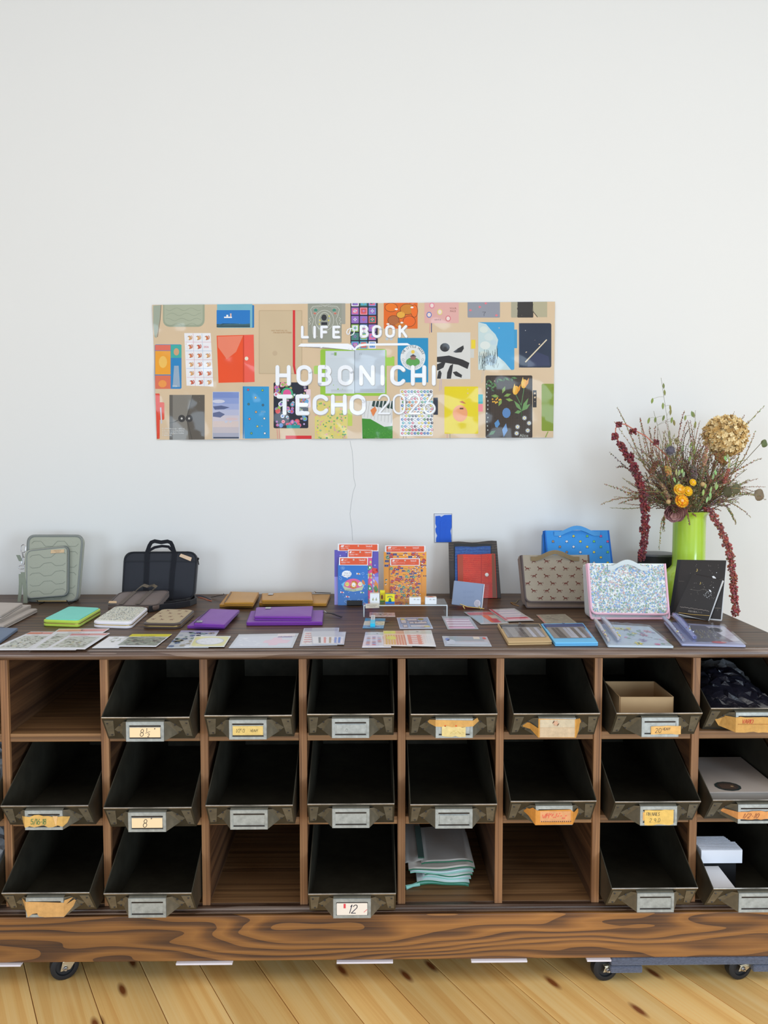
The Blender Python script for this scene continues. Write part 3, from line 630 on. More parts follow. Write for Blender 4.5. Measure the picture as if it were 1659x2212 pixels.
for k in range(9): pr.line([(-.046+.004*k, .078), (-.044+.004*k, .104)], .0012, (120, 90, 70), 3)
pr.ell(-.018, .090, .004, .004, (180, 150, 110), 4); pr.into(mb)
tag(mb.build('flat_box', M['card']), 'flat beige box with a dark oval emblem on its lid', 'box')
b = BN[(7, 2)].location
mb = MB(); n = 26; ZL = b.z+.080
for k in range(n): mb.box(b.x-.094, b.x+.010-.0006*k*(k > 14), b.y+.10+k*.0030, b.y+.1015+k*.0030, ZL+.001*(k % 2), ZL+.034+.001*(k % 3)*.5, (236, 238, 246))
mb2 = MB(); mb2.box(b.x-.094, b.x+.0, b.y+.112, b.y+.17, b.z+.002, ZL-.001, (52, 50, 46))
tag(mb2.build('card_riser', M['black']), 'dark block carrying the white card stack', 'block')
tag(mb.build('card_stack', M['print']), 'upright stack of blank white cards in the bottom right bin', 'cards')
mb = MB(); mb.add([(b.x-.098, b.y+.02, b.z+.048), (b.x-.034, b.y+.02, b.z+.048), (b.x-.048, b.y+.105, b.z+.070), (b.x-.100, b.y+.105, b.z+.070)], [(0,1,2,3)], (222, 220, 222))
o = tag(mb.build('paper_sheet', M['print']), 'loose white sheet sloping in front of the card stack', 'paper'); sm = o.modifiers.new('s', 'SOLIDIFY'); sm.thickness = .001
for r, lb in ((1, 'crumpled clear plastic bag in the cut-off middle bin, far left'), (2, 'crumpled clear plastic bag in the cut-off bottom bin, far left')):
    b = BN[(-1, r)].location
    vs, fs = crumple((b.x-.08, b.y+.3, b.z+.10), (b.x+.085, b.y+.3, b.z+.10), (b.x+.085, b.y+.1, b.z+.065), (b.x-.08, b.y+.1, b.z+.065), 12, .018, 8+r, .015)
    mb = MB(); mb.add(vs, fs); o = tag(mb.build('plastic_bag', clearbag), lb, 'packaging'); sm = o.modifiers.new('s', 'SOLIDIFY'); sm.thickness = .05; sm.offset = -1
# folded cloth in the bottom compartment
zf = ZB+.0012; Pc = flat(zf)
cl = thing('folded_cloth', 'white cloth with green hems folded in the bottom compartment', 'cloth', (.125, 2.15, zf))
x0, x1 = DX[6]+.014, DX[6]+.205
WG, GR, MI = (196, 190, 182), (24, 118, 84), (150, 214, 200)
def layer(xa, xb, ya, yb, z, t, col, nm='fold', wav=.003, mt='satin', edge=None):
    mb = MB(); n = 14; R = []
    for i in range(n+1):
        u = i/n; x = xa+(xb-xa)*u; dz = wav*math.sin(u*5+z*90); tt = t*(1 if 0 < i < n else .5)
        R.append([(x, ya+wav*math.sin(u*9), z+dz), (x, ya-.004+wav*math.sin(u*9), z+dz+tt*.5), (x, ya+wav*math.sin(u*9), z+dz+tt), (x, yb, z+dz+tt+.001), (x, yb, z+dz)])
    mb.rings(R, col)
    if edge: mb.tube([(x[1][0], x[1][1]-.0005, x[1][2]) for x in R], .0016, 5, edge)
    return mb.build(nm, M[mt], cl, smooth=True)
y0 = Pc.hit(950, 1917).y
layer(x0+.03, x0+.166, y0+.008, y0+.17, zf+.002, .007, MI, edge=GR)
layer(x0+.03, x0+.168, y0+.006, y0+.17, zf+.010, .006, (226, 236, 236), edge=GR)
layer(x0+.045, x0+.172, y0+.012, y0+.18, zf+.018, .008, (230, 236, 240), edge=MI)
layer(x0+.05, x0+.176, y0+.010, y0+.18, zf+.027, .007, (224, 226, 220), edge=GR)
layer(x0+.012, x0+.178, y0+.008, y0+.19, zf+.035, .008, (210, 226, 232), edge=MI)
layer(x0+.008, x0+.182, y0+.008, y0+.21, zf+.044, .009, (214, 206, 196), edge=GR)
layer(x0+.0, x0+.05, y0+.03, y0+.25, zf+.054, .006, WG)
layer(x0+.042, x0+.178, y0+.022, y0+.22, zf+.056, .008, WG, edge=GR)
mb = MB(); mb.tube([(x0+.036, y0+.005, zf+.008), (x0+.018, y0, zf+.006), (x0+.0, y0-.006, zf+.004)], [.006, .004, .006], 8, MI); mb.build('hem_corner', M['satin'], cl, smooth=True)
mb = MB(); mb.box(x0+.034, x0+.050, y0+.025, y0+.215, zf+.0665, zf+.0695, (20, 78, 60)); mb.build('green_band', M['satin'], cl, label='dark green hem band')
# ================================================================== dollies, casters and pads
def caster(dol, X, Y, zt, r=.036, turn=0.0, side=-1):
    c = bpy.data.objects.new('caster', None); C.objects.link(c); c.parent = dol; c['_w'] = dol['_w']
    zc = r; ax = Vector((math.cos(turn), math.sin(turn), 0)); pr_ = Vector((-ax.y, ax.x, 0)); cen = Vector((X, Y, zc))
    mb = MB(); n = 28; wd = .024; R = []
    for t, q in ((-wd/2, r-.004), (-wd/2+.003, r), (wd/2-.003, r), (wd/2, r-.004), (wd/2, r*.66), (wd/2-.005, r*.62), (wd/2-.005, r*.2)):
        R.append([cen+pr_*(-t)+(ax*math.cos(2*PI*k/n)+Vector((0,0,1))*math.sin(2*PI*k/n))*q for k in range(n)])
    mb.rings(R, (36, 37, 40)); mb.build('wheel', M['rubber'], c, smooth=True)
    mb = MB()
    for s in (-1, 1):
        o_ = pr_*(s*.016); pts = [cen+o_+ax*(-.012)+Vector((0,0,-.006)), cen+o_+ax*.012+Vector((0,0,-.006)), cen+o_+ax*.030+Vector((0,0,zt-zc-.004)), cen+o_+ax*(-.006)+Vector((0,0,zt-zc-.004))]
        mb.loft(pts, [p+pr_*.0022*s for p in pts])
    q = [cen+pr_*a+ax*b+Vector((0,0,zt-zc-.004)) for a, b in ((-.018,-.008),(-.018,.032),(.018,.032),(.018,-.008))]; mb.loft(q, [p+Vector((0,0,.003)) for p in q])
    mb.build('fork', M['zinc'], c, bevel=.001)
    mb = MB(); mb.disc(cen+pr_*.016*side, pr_*side, .0065, .006, 10); mb.disc(cen+pr_*.022*side, pr_*side, .0035, .005, 8); mb.build('axle_bolt', M['silver'], c, smooth=True)
def ground(px, py): return flat(0).hit(px, py)
g1, g2, g0 = ground(1320, 2131), ground(1610, 2128), ground(147, 2116)
yd = (g1.y+g2.y)/2+.02
dol = thing('moving_dolly', 'blue-grey carpeted furniture dolly under the right end of the cabinet', 'dolly', ((g1.x+g2.x)/2, yd+.15, 0))
xl = vert(yd).hit(1317, 2075).x
mb = MB(); mb.box(xl, xl+.46, yd-.012, yd+.30, .0435+.004, ZD-.0015); mb.build('deck', M['carpet'], dol, bevel=.004)
zb_ = .0290
for a, b2 in ((xl-.002, xl+.080), (xl+.36, xl+.462)):
    mb = MB(); mb.box(a, b2, yd-.014, yd+.07, zb_, .0468); mb.build('end_block', M['carpet'], dol, bevel=.004)
caster(dol, xl-.010, yd+.012, .045, .034, .2); caster(dol, xl+.333, yd+.012, .045, .034, .25)
y2 = g0.y+.02
dl = thing('moving_dolly', 'carpeted furniture dolly mostly hidden under the left end of the cabinet', 'dolly', (g0.x, y2+.15, 0))
xa, xb = vert(y2).hit(104, 2080).x, vert(y2).hit(171, 2080).x
mb = MB(); mb.box(xa, xb, y2-.03, y2+.30, .057, ZD-.0065); mb.build('deck', M['carpet'], dl, bevel=.003)
caster(dl, (xa+xb)/2+.006, y2-.012, .0566, .0345, .5, -1)
pads = [(-30, 45, 2080, 'white foam pad under the base board at the far left edge'), (380, 502, 2079, 'white foam pad under the base board below the bin marked 8 inch'), (727, 849, 2076, 'white foam pad under the base board below the bin numbered 12'),
        (1018, 1139, 2073, 'white foam pad under the base board below the empty right compartment'), (1268, 1386, 2069, 'white foam pad lying on the left end of the right dolly')]
for a, b2, y, lb in pads:
    Vp = vert(YF-.028); p, q = Vp.hit(a, y), Vp.hit(b2, y); mb = MB(); mb.box(p.x, q.x, YF-.030, YF+.05, ZD-.0055, ZD-.0006)
    if a > 1200: mb = MB(); mb.box(p.x, xl-.002, YF-.030, YF+.05, ZD-.0055, ZD-.0006)
    tag(mb.build('foam_pad', M['foam'], bevel=.001), lb, 'pad', 'foam pads under the base board')
# ================================================================== things on the worktop
def qh(px, h): return [tab(p[0], p[1], h) for p in px]
def clampz(mb, z=ZC+.0006): mb.v = [(v[0], v[1], max(v[2], z)) for v in mb.v]; return mb
def fnp(pl, off=0.0): return lambda u, v, l: pl.hit(u, v, off+l*.00015)
def inq(p, q, m=0.0):
    s = None
    for i in range(len(q)):
        a, b = q[i], q[(i+1) % len(q)]; cr = (b[0]-a[0])*(p[1]-a[1])-(b[1]-a[1])*(p[0]-a[0])
        d = cr/math.hypot(b[0]-a[0], b[1]-a[1])
        if s is None: s = 1 if d > 0 else -1
        if d*s < m: return False
    return True
def roundpoly(q, r, n=6, which=(0, 1, 2, 3)):
    out = []; m = len(q)
    for i in range(m):
        p = q[i]; a = q[i-1]; b = q[(i+1) % m]
        if i not in which: out.append(p); continue
        la = math.hypot(a[0]-p[0], a[1]-p[1]); lb = math.hypot(b[0]-p[0], b[1]-p[1])
        s = (p[0]+(a[0]-p[0])*r/la, p[1]+(a[1]-p[1])*r/la); e = (p[0]+(b[0]-p[0])*r/lb, p[1]+(b[1]-p[1])*r/lb)
        for k in range(n+1):
            t = k/n; out.append(((1-t)**2*s[0]+2*t*(1-t)*p[0]+t*t*e[0], (1-t)**2*s[1]+2*t*(1-t)*p[1]+t*t*e[1]))
    return out
# ---- flat cards in clear sleeves
def sleeve(name, label, px, z, draw, base=(232, 232, 236), t=.0012, film_=True, cat='card', mat='print', inset=0.0, group=None):
    cn = qh(px, z+t); mb = MB(); A = [Vector(p) for p in cn]
    if inset:
        cc = sum(A, Vector())/4; I = [p+(cc-p)*inset for p in A]
    else: I = A
    mb.loft([p-Vector((0,0,t-.0002)) for p in I], I, base)
    pr = PR(bil(I)); draw(pr); pr.into(mb)
    o = mb.build(name, M[mat]); tag(o, label, cat, group)
    if film_:
        f = MB(); f.add([p+Vector((0,0,.0014)) for p in A], [(0,1,2,3)]); f.loft([p-Vector((0,0,t-.0002)) for p in A], [p-Vector((0,0,t-.0003)) for p in A])
        f.build('clear_sleeve', M['film'], o)
    return o
def speck(p, cols, n, x0=.06, x1=.94, y0=.2, y1=.9, w=.05, h=.03, l=2, seed=1):
    random.seed(seed)
    for k in range(n):
        x, y = random.uniform(x0, x1), random.uniform(y0, y1); a = random.uniform(.4, 1)
        p.ell(x, y, w*a/2, h*a/2, random.choice(cols), l, 6, random.uniform(-.4, .4))
def dots_header(p, c): p.rect(.03, .03, .97, .15, c, 1)
SK = [(150,156,140),(120,124,110),(184,180,160),(160,140,130),(178,190,160),(110,112,104)]
def d_sketch(seed, hd, border=(238, 238, 234)):
    def g(p):
        p.rect(.02, .03, .98, .15, hd, 1); p.rect(.5, .03, .98, .15, (222, 142, 130), 1.2); p.ell(.5, .08, .02, .02, (60, 60, 50), 2)
        p.rect(.10, .24, .90, .92, (206, 208, 198), 1); speck(p, SK, 120, .12, .88, .27, .9, .10, .035, 2, seed); speck(p, [(206,186,90)], 5, .4, .7, .6, .85, .08, .03, 3, seed)
        p.text('12 STICKERS', .3, .2, .035, (140,130,120), 2)
    return g
sleeve('sticker_sheet', 'sketchy floral sticker sheet at the far left front corner of the worktop', [(66.6,1364.5),(126,1364.5),(62,1403.5),(-23,1404)], .0006, d_sketch(1, (216,120,84)))
sleeve('sticker_sheet', 'middle floral sticker sheet of three, its red header farthest back', [(127.4,1358.5),(236.6,1357.5),(163.5,1403.5),(60.8,1403.5)], .0022, d_sketch(2, (226,150,120)))
sleeve('sticker_sheet', 'rightmost floral sticker sheet of three, with a rounded frame drawing', [(155.6,1368),(237.3,1367.4),(183.8,1401.8),(98.4,1401)], .0038, lambda p: (d_sketch(3, (214,130,128))(p), p.line(arc(.55,.55,.35,.3,-90,90,10), .012, (200,202,194), 4)))
sleeve('sticker_sheet', 'plain white sheet beside the yellow-headed card', [(235.7,1375),(282,1375),(256,1399),(199,1399.3)], .0006, lambda p: (speck(p, [(196,204,186),(210,212,190)], 24, .3, .95, .05, .5, .2, .08, 2, 4)), base=(240,240,242))
sleeve('sticker_card', 'landscape picture card with a bright yellow header strip', [(285.6,1369.6),(371.6,1369.6),(337,1396.5),(247.6,1396)], .0022, lambda p: (p.rect(0,0,1,.22,(232,222,30),1), p.rect(.03,.26,.97,.92,(150,156,140),1), speck(p, SK+[(96,104,80),(200,206,190)], 90, .05,.95,.3,.9,.16,.08,2,5), p.text('STICKER', .3,.16,.07,(120,120,30),2)))
sleeve('plastic_packet', 'shimmering clear packet with green pieces near the purple pouch', [(391.6,1362),(473.4,1362.5),(450,1398.6),(359.4,1399.8)], .0006, lambda p: (speck(p, [(120,150,140),(90,110,150),(160,150,120),(230,234,240),(170,180,196)], 60, .05,.9,.1,.95,.2,.14,2,6), p.rect(.0,.0,1,.1,(176,170,200),3)), base=(196,200,206))
sleeve('die_cut_card', 'pale yellow card with an oval frame in a clear packet', [(421,1374),(498.6,1374),(484.4,1396.6),(408.2,1397)], .0022, lambda p: (p.rrect(.04,.06,.97,.95,.1,(232,228,160),1), p.ell(.5,.5,.4,.34,(204,206,214),2,24), p.ell(.5,.5,.37,.30,(238,240,244),3,24), speck(p,[(210,214,220)],12,.25,.75,.3,.7,.1,.05,4,7)), base=(232,232,226))
sleeve('plastic_packet', 'wide clear packet of white and pale pink paper shapes', [(516,1370.5),(645.5,1368),(632,1398.6),(494,1399.3)], .0006, lambda p: (p.rect(.04,.18,.96,.94,(218,222,232),1), p.poly([(.5,.5),(.6,.45),(.62,.3),(.75,.3),(.77,.45),(.92,.5),(.88,.7),(.75,.72),(.72,.85),(.6,.85),(.58,.7),(.48,.66)],(236,206,220),2), p.rect(.66,.02,.95,.22,(236,228,230),3), p.rect(.68,.24,.92,.30,(150,140,190),3), p.text('18 SHEETS', .68,.2,.05,(160,120,120),4), speck(p,[(238,240,246)],14,.1,.45,.3,.85,.1,.06,2,8)), base=(206,210,216))
sleeve('sticker_packet', 'back packet of the two overlapping deco sheets, faint purple edge', [(656.5,1357),(732.7,1356),(728.5,1393),(646.8,1395)], .0006, lambda p: (p.rect(.03,.03,.97,.2,(176,178,190),1), p.rect(.05,.24,.4,.92,(236,232,232),1), [p.rect(.08,.3+.12*k,.34,.34+.12*k,(214,130,130),2) for k in range(5)], speck(p,[(150,170,196),(200,170,160)],10,.1,.35,.3,.9,.06,.03,3,9)), base=(210,212,220))
sleeve('sticker_packet', 'front packet of the two overlapping deco sheets, striped tape samples', [(672,1365),(747.3,1365),(743.2,1391.8),(674.8,1391.5)], .0022, lambda p: (p.rect(.03,.4,.95,.94,(236,234,236),1), [p.rect(x,.45,x+.07,.9,c,2) for x,c in ((.2,(120,120,120)),(.36,(230,150,140)),(.52,(180,160,130)),(.68,(150,170,220)),(.8,(120,150,210)))], speck(p,[(220,120,120),(140,160,200)],14,.2,.92,.45,.9,.04,.03,3,10)), base=(204,206,214))
def d_rows(cols, nx, ny, w, h, seed, x0=.08, x1=.95, y0=.3, y1=.88, hd=None):
    def g(p):
        random.seed(seed)
        if hd: p.rect(.02,.02,.98,.2,hd,1)
        p.rect(0,.93,1,1,(240,240,244),1); p.ell(.55,.1,.05,.018,(50,50,50),2)
        for i in range(nx):
            for j in range(ny): p.ell(x0+(x1-x0)*(i+.5)/nx, y0+(y1-y0)*(j+.5)/ny, w, h, random.choice(cols), 2, 8)
    return g
sleeve('sticker_packet', 'leftmost of three front centre packets, rows of small red and blue dabs', [(789.5,1365.6),(835,1365.5),(845,1398),(782,1398.4)], .0006, d_rows([(206,90,100),(130,140,190),(220,150,160),(170,190,214),(180,120,110),(214,214,222)],4,7,.09,.028,11,hd=(190,200,206)), base=(226,224,234))
sleeve('sticker_packet', 'middle of three front centre packets, yellow and red striped columns', [(827.8,1362.7),(880,1362.7),(890.3,1396),(829,1394.5)], .0022, lambda p: (p.rect(.02,.03,.5,.2,(216,216,110),1), p.rect(.5,.03,.98,.2,(214,170,140),1), [p.rect(.08+.1*k,.28,.14+.1*k,.92,(216,140,120) if k>3 else (226,190,90),1) for k in range(9)], [p.rect(.05,.3+.1*k,.95,.32+.1*k,(232,180,150),2) for k in range(6)], p.ell(.3,.5,.2,.12,(226,222,110),3), p.rect(0,.95,1,1,(244,244,246),3)), base=(232,206,186))
sleeve('sticker_packet', 'rightmost of three front centre packets, coral checks on white', [(872,1362),(931.5,1361.5),(941.8,1396),(879.4,1394.5)], .0038, lambda p: (p.rect(.02,.03,.98,.24,(196,200,190),1), p.ell(.48,.09,.05,.018,(50,50,50),2), [p.rect(x,.3,x+.13,.9,(222,150,130),1) for x in (.08,.42)], [p.rect(.1,.34+.12*k,.6,.38+.12*k,(230,150,140),2) for k in range(5)], [p.ell(.68+.09*i,.4+.12*j,.03,.03,(214,216,224),2,6) for i in range(3) for j in range(4)], p.rect(0,.95,1,1,(244,244,248),3)), base=(232,228,226))
sleeve('sticker_packet', 'small pink patterned strip card behind the blue and white card', [(798.4,1323),(852.7,1323.5),(854,1331.8),(798,1331.8)], .0006, lambda p: speck(p,[(206,160,170),(222,190,170),(180,170,200),(226,180,160)],40,.05,.95,.15,.9,.1,.3,2,12), base=(222,198,190))
o = sleeve('memo_card', 'small blue and cream card under a short cyan tube', [(789.5,1335.4),(832.8,1336),(828.4,1357),(783,1356.7)], .0006, lambda p: (p.rect(0,0,1,.3,(70,150,190),1), p.rect(0,.3,1,.72,(222,216,196),1), p.rect(0,.72,1,1,(110,160,200),1), p.text('SHIKAKU PEN', .3,.24,.12,(40,80,110),2,.9), p.line(arc(.78,.55,.16,.1,0,360,12),.03,(214,196,110),2), p.ell(.5,.86,.3,.05,(70,110,170),2)), base=(100,160,196))
a, b2 = tab(805, 1353.5, .004), tab(806, 1333.5, .004)
mb = MB(); d = (b2-a); R = []
for t in (0, .02, .98, 1): R.append([a+d*t+Vector((x, 0, z+.0035)) for x, z in ((-.007,-.0045),(.007,-.0045),(.007,.0045),(-.007,.0045))])
mb.rings(R[:4]); mb.v = []; mb.f = []; mb.c = []
tt = thing('glue_tape', 'short tube with cyan cap and white top on the blue card', 'stationery', tab(805, 1353.5))
def seg(t0, t1, col, nm, w=.0068, h=.0085):
    m_ = MB(); p0, p1 = a+d*t0, a+d*t1
    m_.loft([p0+Vector((-w,0,-.0015)), p0+Vector((w,0,-.0015)), p0+Vector((w,0,h)), p0+Vector((-w,0,h))], [p1+Vector((-w,0,-.0015)), p1+Vector((w,0,-.0015)), p1+Vector((w,0,h)), p1+Vector((-w,0,h))], col); return m_.build(nm, M['gloss'], tt, bevel=.001)
seg(0, .42, (40, 200, 236), 'cap'); bd = seg(.43, 1, (222, 224, 226), 'barrel', .0058, .007)
pr = PR(lambda u, v, l: a+d*(.45+.5*v)+Vector(((u-.5)*.009, 0, .0072+l*.0001))); [pr.rect(.2, .1+.2*k, .8, .18+.2*k, (150,160,170), 1) for k in range(4)]; pr.mb().build('printed_marks', M['print'], tt)
sleeve('label_sheet', 'blue floral label sheet with outlined frames behind the sticker packets', [(857,1334),(924,1333),(935.5,1357.5),(863.7,1358)], .0006, lambda p: (p.rect(.02,.04,.98,.94,(150,170,204),1), [ (p.rect(*r,(70,74,90),2), p.rect(r[0]+.012,r[1]+.03,r[2]-.012,r[3]-.03,(206,200,206),3)) for r in ((.09,.2,.27,.55),(.30,.12,.62,.34),(.34,.4,.9,.6),(.12,.66,.26,.9),(.34,.68,.92,.9))], p.ell(.17,.18,.07,.07,(214,196,90),4), p.ell(.74,.2,.1,.09,(140,140,90),4), p.ell(.85,.84,.1,.07,(206,186,96),4), speck(p,[(226,232,240),(120,140,190)],30,.05,.95,.08,.92,.05,.05,2,14), speck(p,[(60,60,80)],8,.45,.62,.42,.56,.05,.05,5,15)), base=(206,210,226))
sleeve('plastic_packet', 'clear packet of pink striped paper strips right of the acrylic riser', [(954,1331),(1015,1331.7),(1033.8,1358.6),(967,1359)], .0006, lambda p: (p.rect(.05,.18,.9,.96,(222,206,218),1), [p.rect(.08,.24+.19*k,.88,.28+.19*k,(176,110,140),2) for k in range(4)], [p.rect(.08,.29+.19*k,.88,.38+.19*k,(240,226,236),2) for k in range(3)], p.rect(.08,.86,.9,.97,(240,190,214),3)), base=(176,180,184))
sleeve('card_set', 'clear packet with orange, red and grey cards partly under another packet', [(1002,1322),(1060.7,1321),(1099.7,1346.4),(1038.7,1348.3)], .0006, lambda p: (p.rect(.05,.05,.95,.28,(196,90,86),1), p.rect(.45,.3,.68,.9,(224,110,74),2), p.rect(.05,.35,.45,.92,(170,186,196),1), p.rect(.66,.35,.95,.6,(196,190,176),1), p.rect(.55,.6,.8,.92,(204,70,84),3), p.rect(.0,.93,1,1,(206,206,210),4)), base=(160,164,160))
sleeve('card_set', 'clear packet of pale pink and white striped cards with a red band', [(1055.8,1316.3),(1111,1314),(1153.5,1340),(1093,1342)], .0022, lambda p: (p.rect(.02,.02,.12,.95,(204,80,96),1), p.rect(.15,.1,.9,.9,(222,206,210),1), [p.rect(.15,.2+.2*k,.9,.24+.2*k,(176,168,190),2) for k in range(3)], p.rect(.15,.72,.95,.84,(206,80,96),3), p.rect(.15,.84,.95,.94,(240,190,200),3)), base=(196,190,186))
sleeve('pen_packet', 'long narrow clear packet holding a silver strip at the front edge', [(955,1374),(1051.7,1375),(1062.3,1396),(960.6,1395)], .0006, lambda p: (p.rect(.15,.05,.9,.5,(166,180,186),1), p.rect(.06,.6,.95,.85,(206,214,224),2), p.ell(.16,.6,.1,.25,(214,220,232),3), p.ell(.1,.35,.05,.15,(130,150,210),3), p.rect(.68,.05,.82,.3,(236,226,206),3), p.ell(.92,.2,.04,.12,(220,110,90),3)), base=(196,200,206))
sleeve('plastic_packet', 'faint clear packet with a pink edge behind the blue paper pouch', [(1158.3,1328),(1220.7,1326.7),(1246.4,1345.8),(1176.7,1347)], .0006, lambda p: (p.rect(.12,.05,.95,.95,(150,142,124),1), speck(p,[(170,160,140),(130,124,110)],16,.15,.9,.1,.9,.2,.14,2,16), p.rect(.0,.1,.06,.95,(196,130,120),2)), base=(164,156,136))
# ---- paper window pouches
def wpouch(label, px, z, col, dark, seed, cat='pouch'):
    cn = qh(px, z+.010); th = thing('window_pouch', label, cat, (cn[3]+cn[2])/2-Vector((0,0,.010)))
    mb = MB(); mb.rslab([c-Vector((0,0,.010)) for c in cn], .0004, .0045, .002, .001, col); mb.build('back_sheet', M['print'], th)
    mb = MB(); mb.rslab([c-Vector((0,0,.005)) for c in cn], .0, .0045, .003, .0015, col); mb.build('front_pocket', M['print'], th)
    pr = PR(bil([c-Vector((0,0,.0002)) for c in cn])); pr.rect(.03,.04,.97,.30,dark,1); pr.rect(.05,.22,.93,.80,(150,142,134),2)
    random.seed(seed)
    for k in range(9):
        x = .06+.09*k; pr.poly([(x,.26),(x+.07,.26),(x+.13,.78),(x+.04,.78)], random.choice([(196,196,204),(120,108,98),(90,80,72),(206,206,214),(160,150,140)]), 3)
    pr.mb().build('inner_strips', M['print'], th)
    f = MB(); nn = Vector((0,0,1)); P = bil([c+Vector((0,0,.0006)) for c in cn]); n = 8
    vs = [P(.04+.92*i/n, .1+.72*j/n, 0)+nn*(.0012+.0022*abs(math.sin(i*1.7+j))) for j in range(n+1) for i in range(n+1)]
    f.add(vs, [(j*(n+1)+i, j*(n+1)+i+1, (j+1)*(n+1)+i+1, (j+1)*(n+1)+i) for j in range(n) for i in range(n)]); f.build('clear_window', M['vinyl'], th, smooth=True)
    mb = MB(); mb.disc(P(.52, .04, 4), (0,0,1), .004, .002, 12, (210,210,206)); mb.build('snap', M['silver'], th)
wpouch('tan paper pouch with a clear window and dark lining', [(1074.5,1346.8),(1165.7,1346),(1192.5,1384.3),(1097.3,1386)], 0, (196, 164, 116), (44, 32, 24), 3)
wpouch('light blue paper pouch with a clear window', [(1168.5,1346.6),(1259.5,1345),(1292.3,1387),(1199,1387.5)], 0, (110, 190, 236), (20, 60, 130), 5)
# ---- soft vinyl covers with curled edges
def vcover(name, label, px, z, draw, rolls, base):
    cn = qh(px, z+.008); th = thing(name, label, 'vinyl cover', (cn[3]+cn[2])/2-Vector((0,0,.008)))
    mb = MB(); mb.rslab([c-Vector((0,0,.008)) for c in cn], .0004, .006, .004, .0015, base); pr = PR(bil([c-Vector((0,0,.0018)) for c in cn])); draw(pr); pr.into(mb); mb.build('printed_insert', M['gloss'], th)
    P = bil(cn); n = 10; f = MB()
    vs = [P(-.01+1.02*i/n, -.01+1.02*j/n, 0)+Vector((0,0,.002+.004*abs(math.sin(i*1.3+j*.7))*math.sin(PI*i/n))) for j in range(n+1) for i in range(n+1)]
    f.add(vs, [(j*(n+1)+i, j*(n+1)+i+1, (j+1)*(n+1)+i+1, (j+1)*(n+1)+i) for j in range(n) for i in range(n)]); f.build('clear_sheet', M['vinyl'], th, smooth=True)
    for (u0, v0, u1, v1, r, col) in rolls:
        m_ = MB(); a = P(u0, v0, 0); b = P(u1, v1, 0); zz = Vector((0,0,r+.003)); m_.tube([a+zz, a*.66+b*.34+zz*1.15, a*.33+b*.67+zz*.9, b+zz*.7], [r, r*1.15, r, r*.8], 12, col); m_.build('rolled_edge', M['vinyl'], th, smooth=True)
        m_ = MB(); m_.tube([a+zz, a*.66+b*.34+zz*1.15, a*.33+b*.67+zz*.9, b+zz*.7], [r*.7, r*.8, r*.7, r*.5], 8, col)
        pr = [(random.random(), random.random()) for _ in range(18)]
        for q_, w_ in pr: c_ = a*(1-q_)+b*q_+zz; m_.blob((c_.x+(w_-.5)*r*1.2, c_.y, c_.z+r*.5), .0022, random.choice([(214,196,90),(206,214,230),(150,130,150)]), 1)
        m_.build('curled_print', M['gloss'], th, smooth=True)
random.seed(3)
def d_fl(p):
    speck(p, [(206,110,150),(226,210,60),(110,150,110),(196,206,220),(120,100,140)], 26, .3, .96, .08, .94, .10, .09, 2, 22)
    for x, y, c in ((.42,.22,(230,214,50)),(.5,.5,(120,170,120)),(.72,.5,(196,90,130)),(.62,.75,(150,120,170)),(.85,.3,(220,110,140)),(.5,.9,(230,214,50))): p.star(x, y, .04, .09, 6, c, 3); p.ell(x, y, .02, .03, (60,60,50), 4)
    for k in range(8): x = .4+.07*k; p.line([(x,.2+.08*k),(x+.06,.26+.07*k),(x+.05,.34+.06*k)], .012, (90,96,110), 3)
vcover('floral_vinyl_cover', 'clear vinyl cover printed with yellow and pink flowers, edge curled', [(1285,1345),(1402.4,1352),(1455.6,1394),(1312.5,1392)], 0, d_fl, [(.0,.02,.03,.95,.006,(220,214,206)),(.16,-.04,.2,.9,.0075,(206,206,214))], (186, 200, 212))
def d_pv(p):
    p.poly([(.3,.1),(.72,.1),(.85,.85),(.25,.9)], (128,128,140), 1); p.poly([(.66,.1),(.98,.1),(.98,.8),(.86,.85)], (214,214,226), 2); p.ell(.78,.28,.10,.12,(96,96,100),3); p.ell(.62,.9,.12,.05,(206,110,120),3)
    random.seed(5)
    for k in range(60): x = random.uniform(.3,.68); y = random.uniform(.35,.75); p.line([(x,y),(x+random.uniform(-.02,.03),y-random.uniform(.03,.08))], .006, random.choice([(206,196,120),(190,196,170),(226,226,214)]), 4)
vcover('lavender_vinyl_cover', 'lavender tinted vinyl cover with gold leaf print, edge rolled up', [(1434,1341),(1564,1350),(1611.7,1392),(1472,1389)], 0, d_pv, [(.0,.0,.04,.98,.006,(176,180,206)),(.22,-.12,.24,.9,.0095,(140,146,200))], (166, 170, 200))
# ---- zip cases
def zipcase(label, px, h, body, topc, draw, rad, inset=.06, toplab=None, bandc=None):
    cn = qh(px, h); th = thing('zip_case', label, 'pouch', (cn[3]+cn[2])/2-Vector((0,0,h)))
    mb = MB(); mb.rslab([c-Vector((0,0,h)) for c in cn], .0004, h*.49, rad, .0022, body, nc=8); mb.build('lower_half', M['satin'], th, smooth=True)
    mb = MB(); mb.rslab([c-Vector((0,0,h)) for c in cn], h*.52, h, rad, .003, body, nc=8, crown=.0015); mb.build('upper_half', M['satin'], th, smooth=True)
    cc = sum([Vector(c) for c in cn], Vector())/4; I = [Vector(c)+(cc-Vector(c))*.006 for c in cn]
    mb = MB(); mb.rslab([c-Vector((0,0,h)) for c in I], h*.42, h*.60, rad, .0006, (168, 132, 70), nc=8); mb.build('zip', M['brass'], th, smooth=True)
    I = [Vector(c)+(cc-Vector(c))*inset for c in cn]
    mb = MB(); mb.rslab([c for c in I], .0, .0026, rad, .001, topc, nc=8)
    pr = PR(bil(I, .0026)); draw(pr); pr.into(mb); mb.build('top_panel', M['cloth'], th)
    return th
random.seed(2)
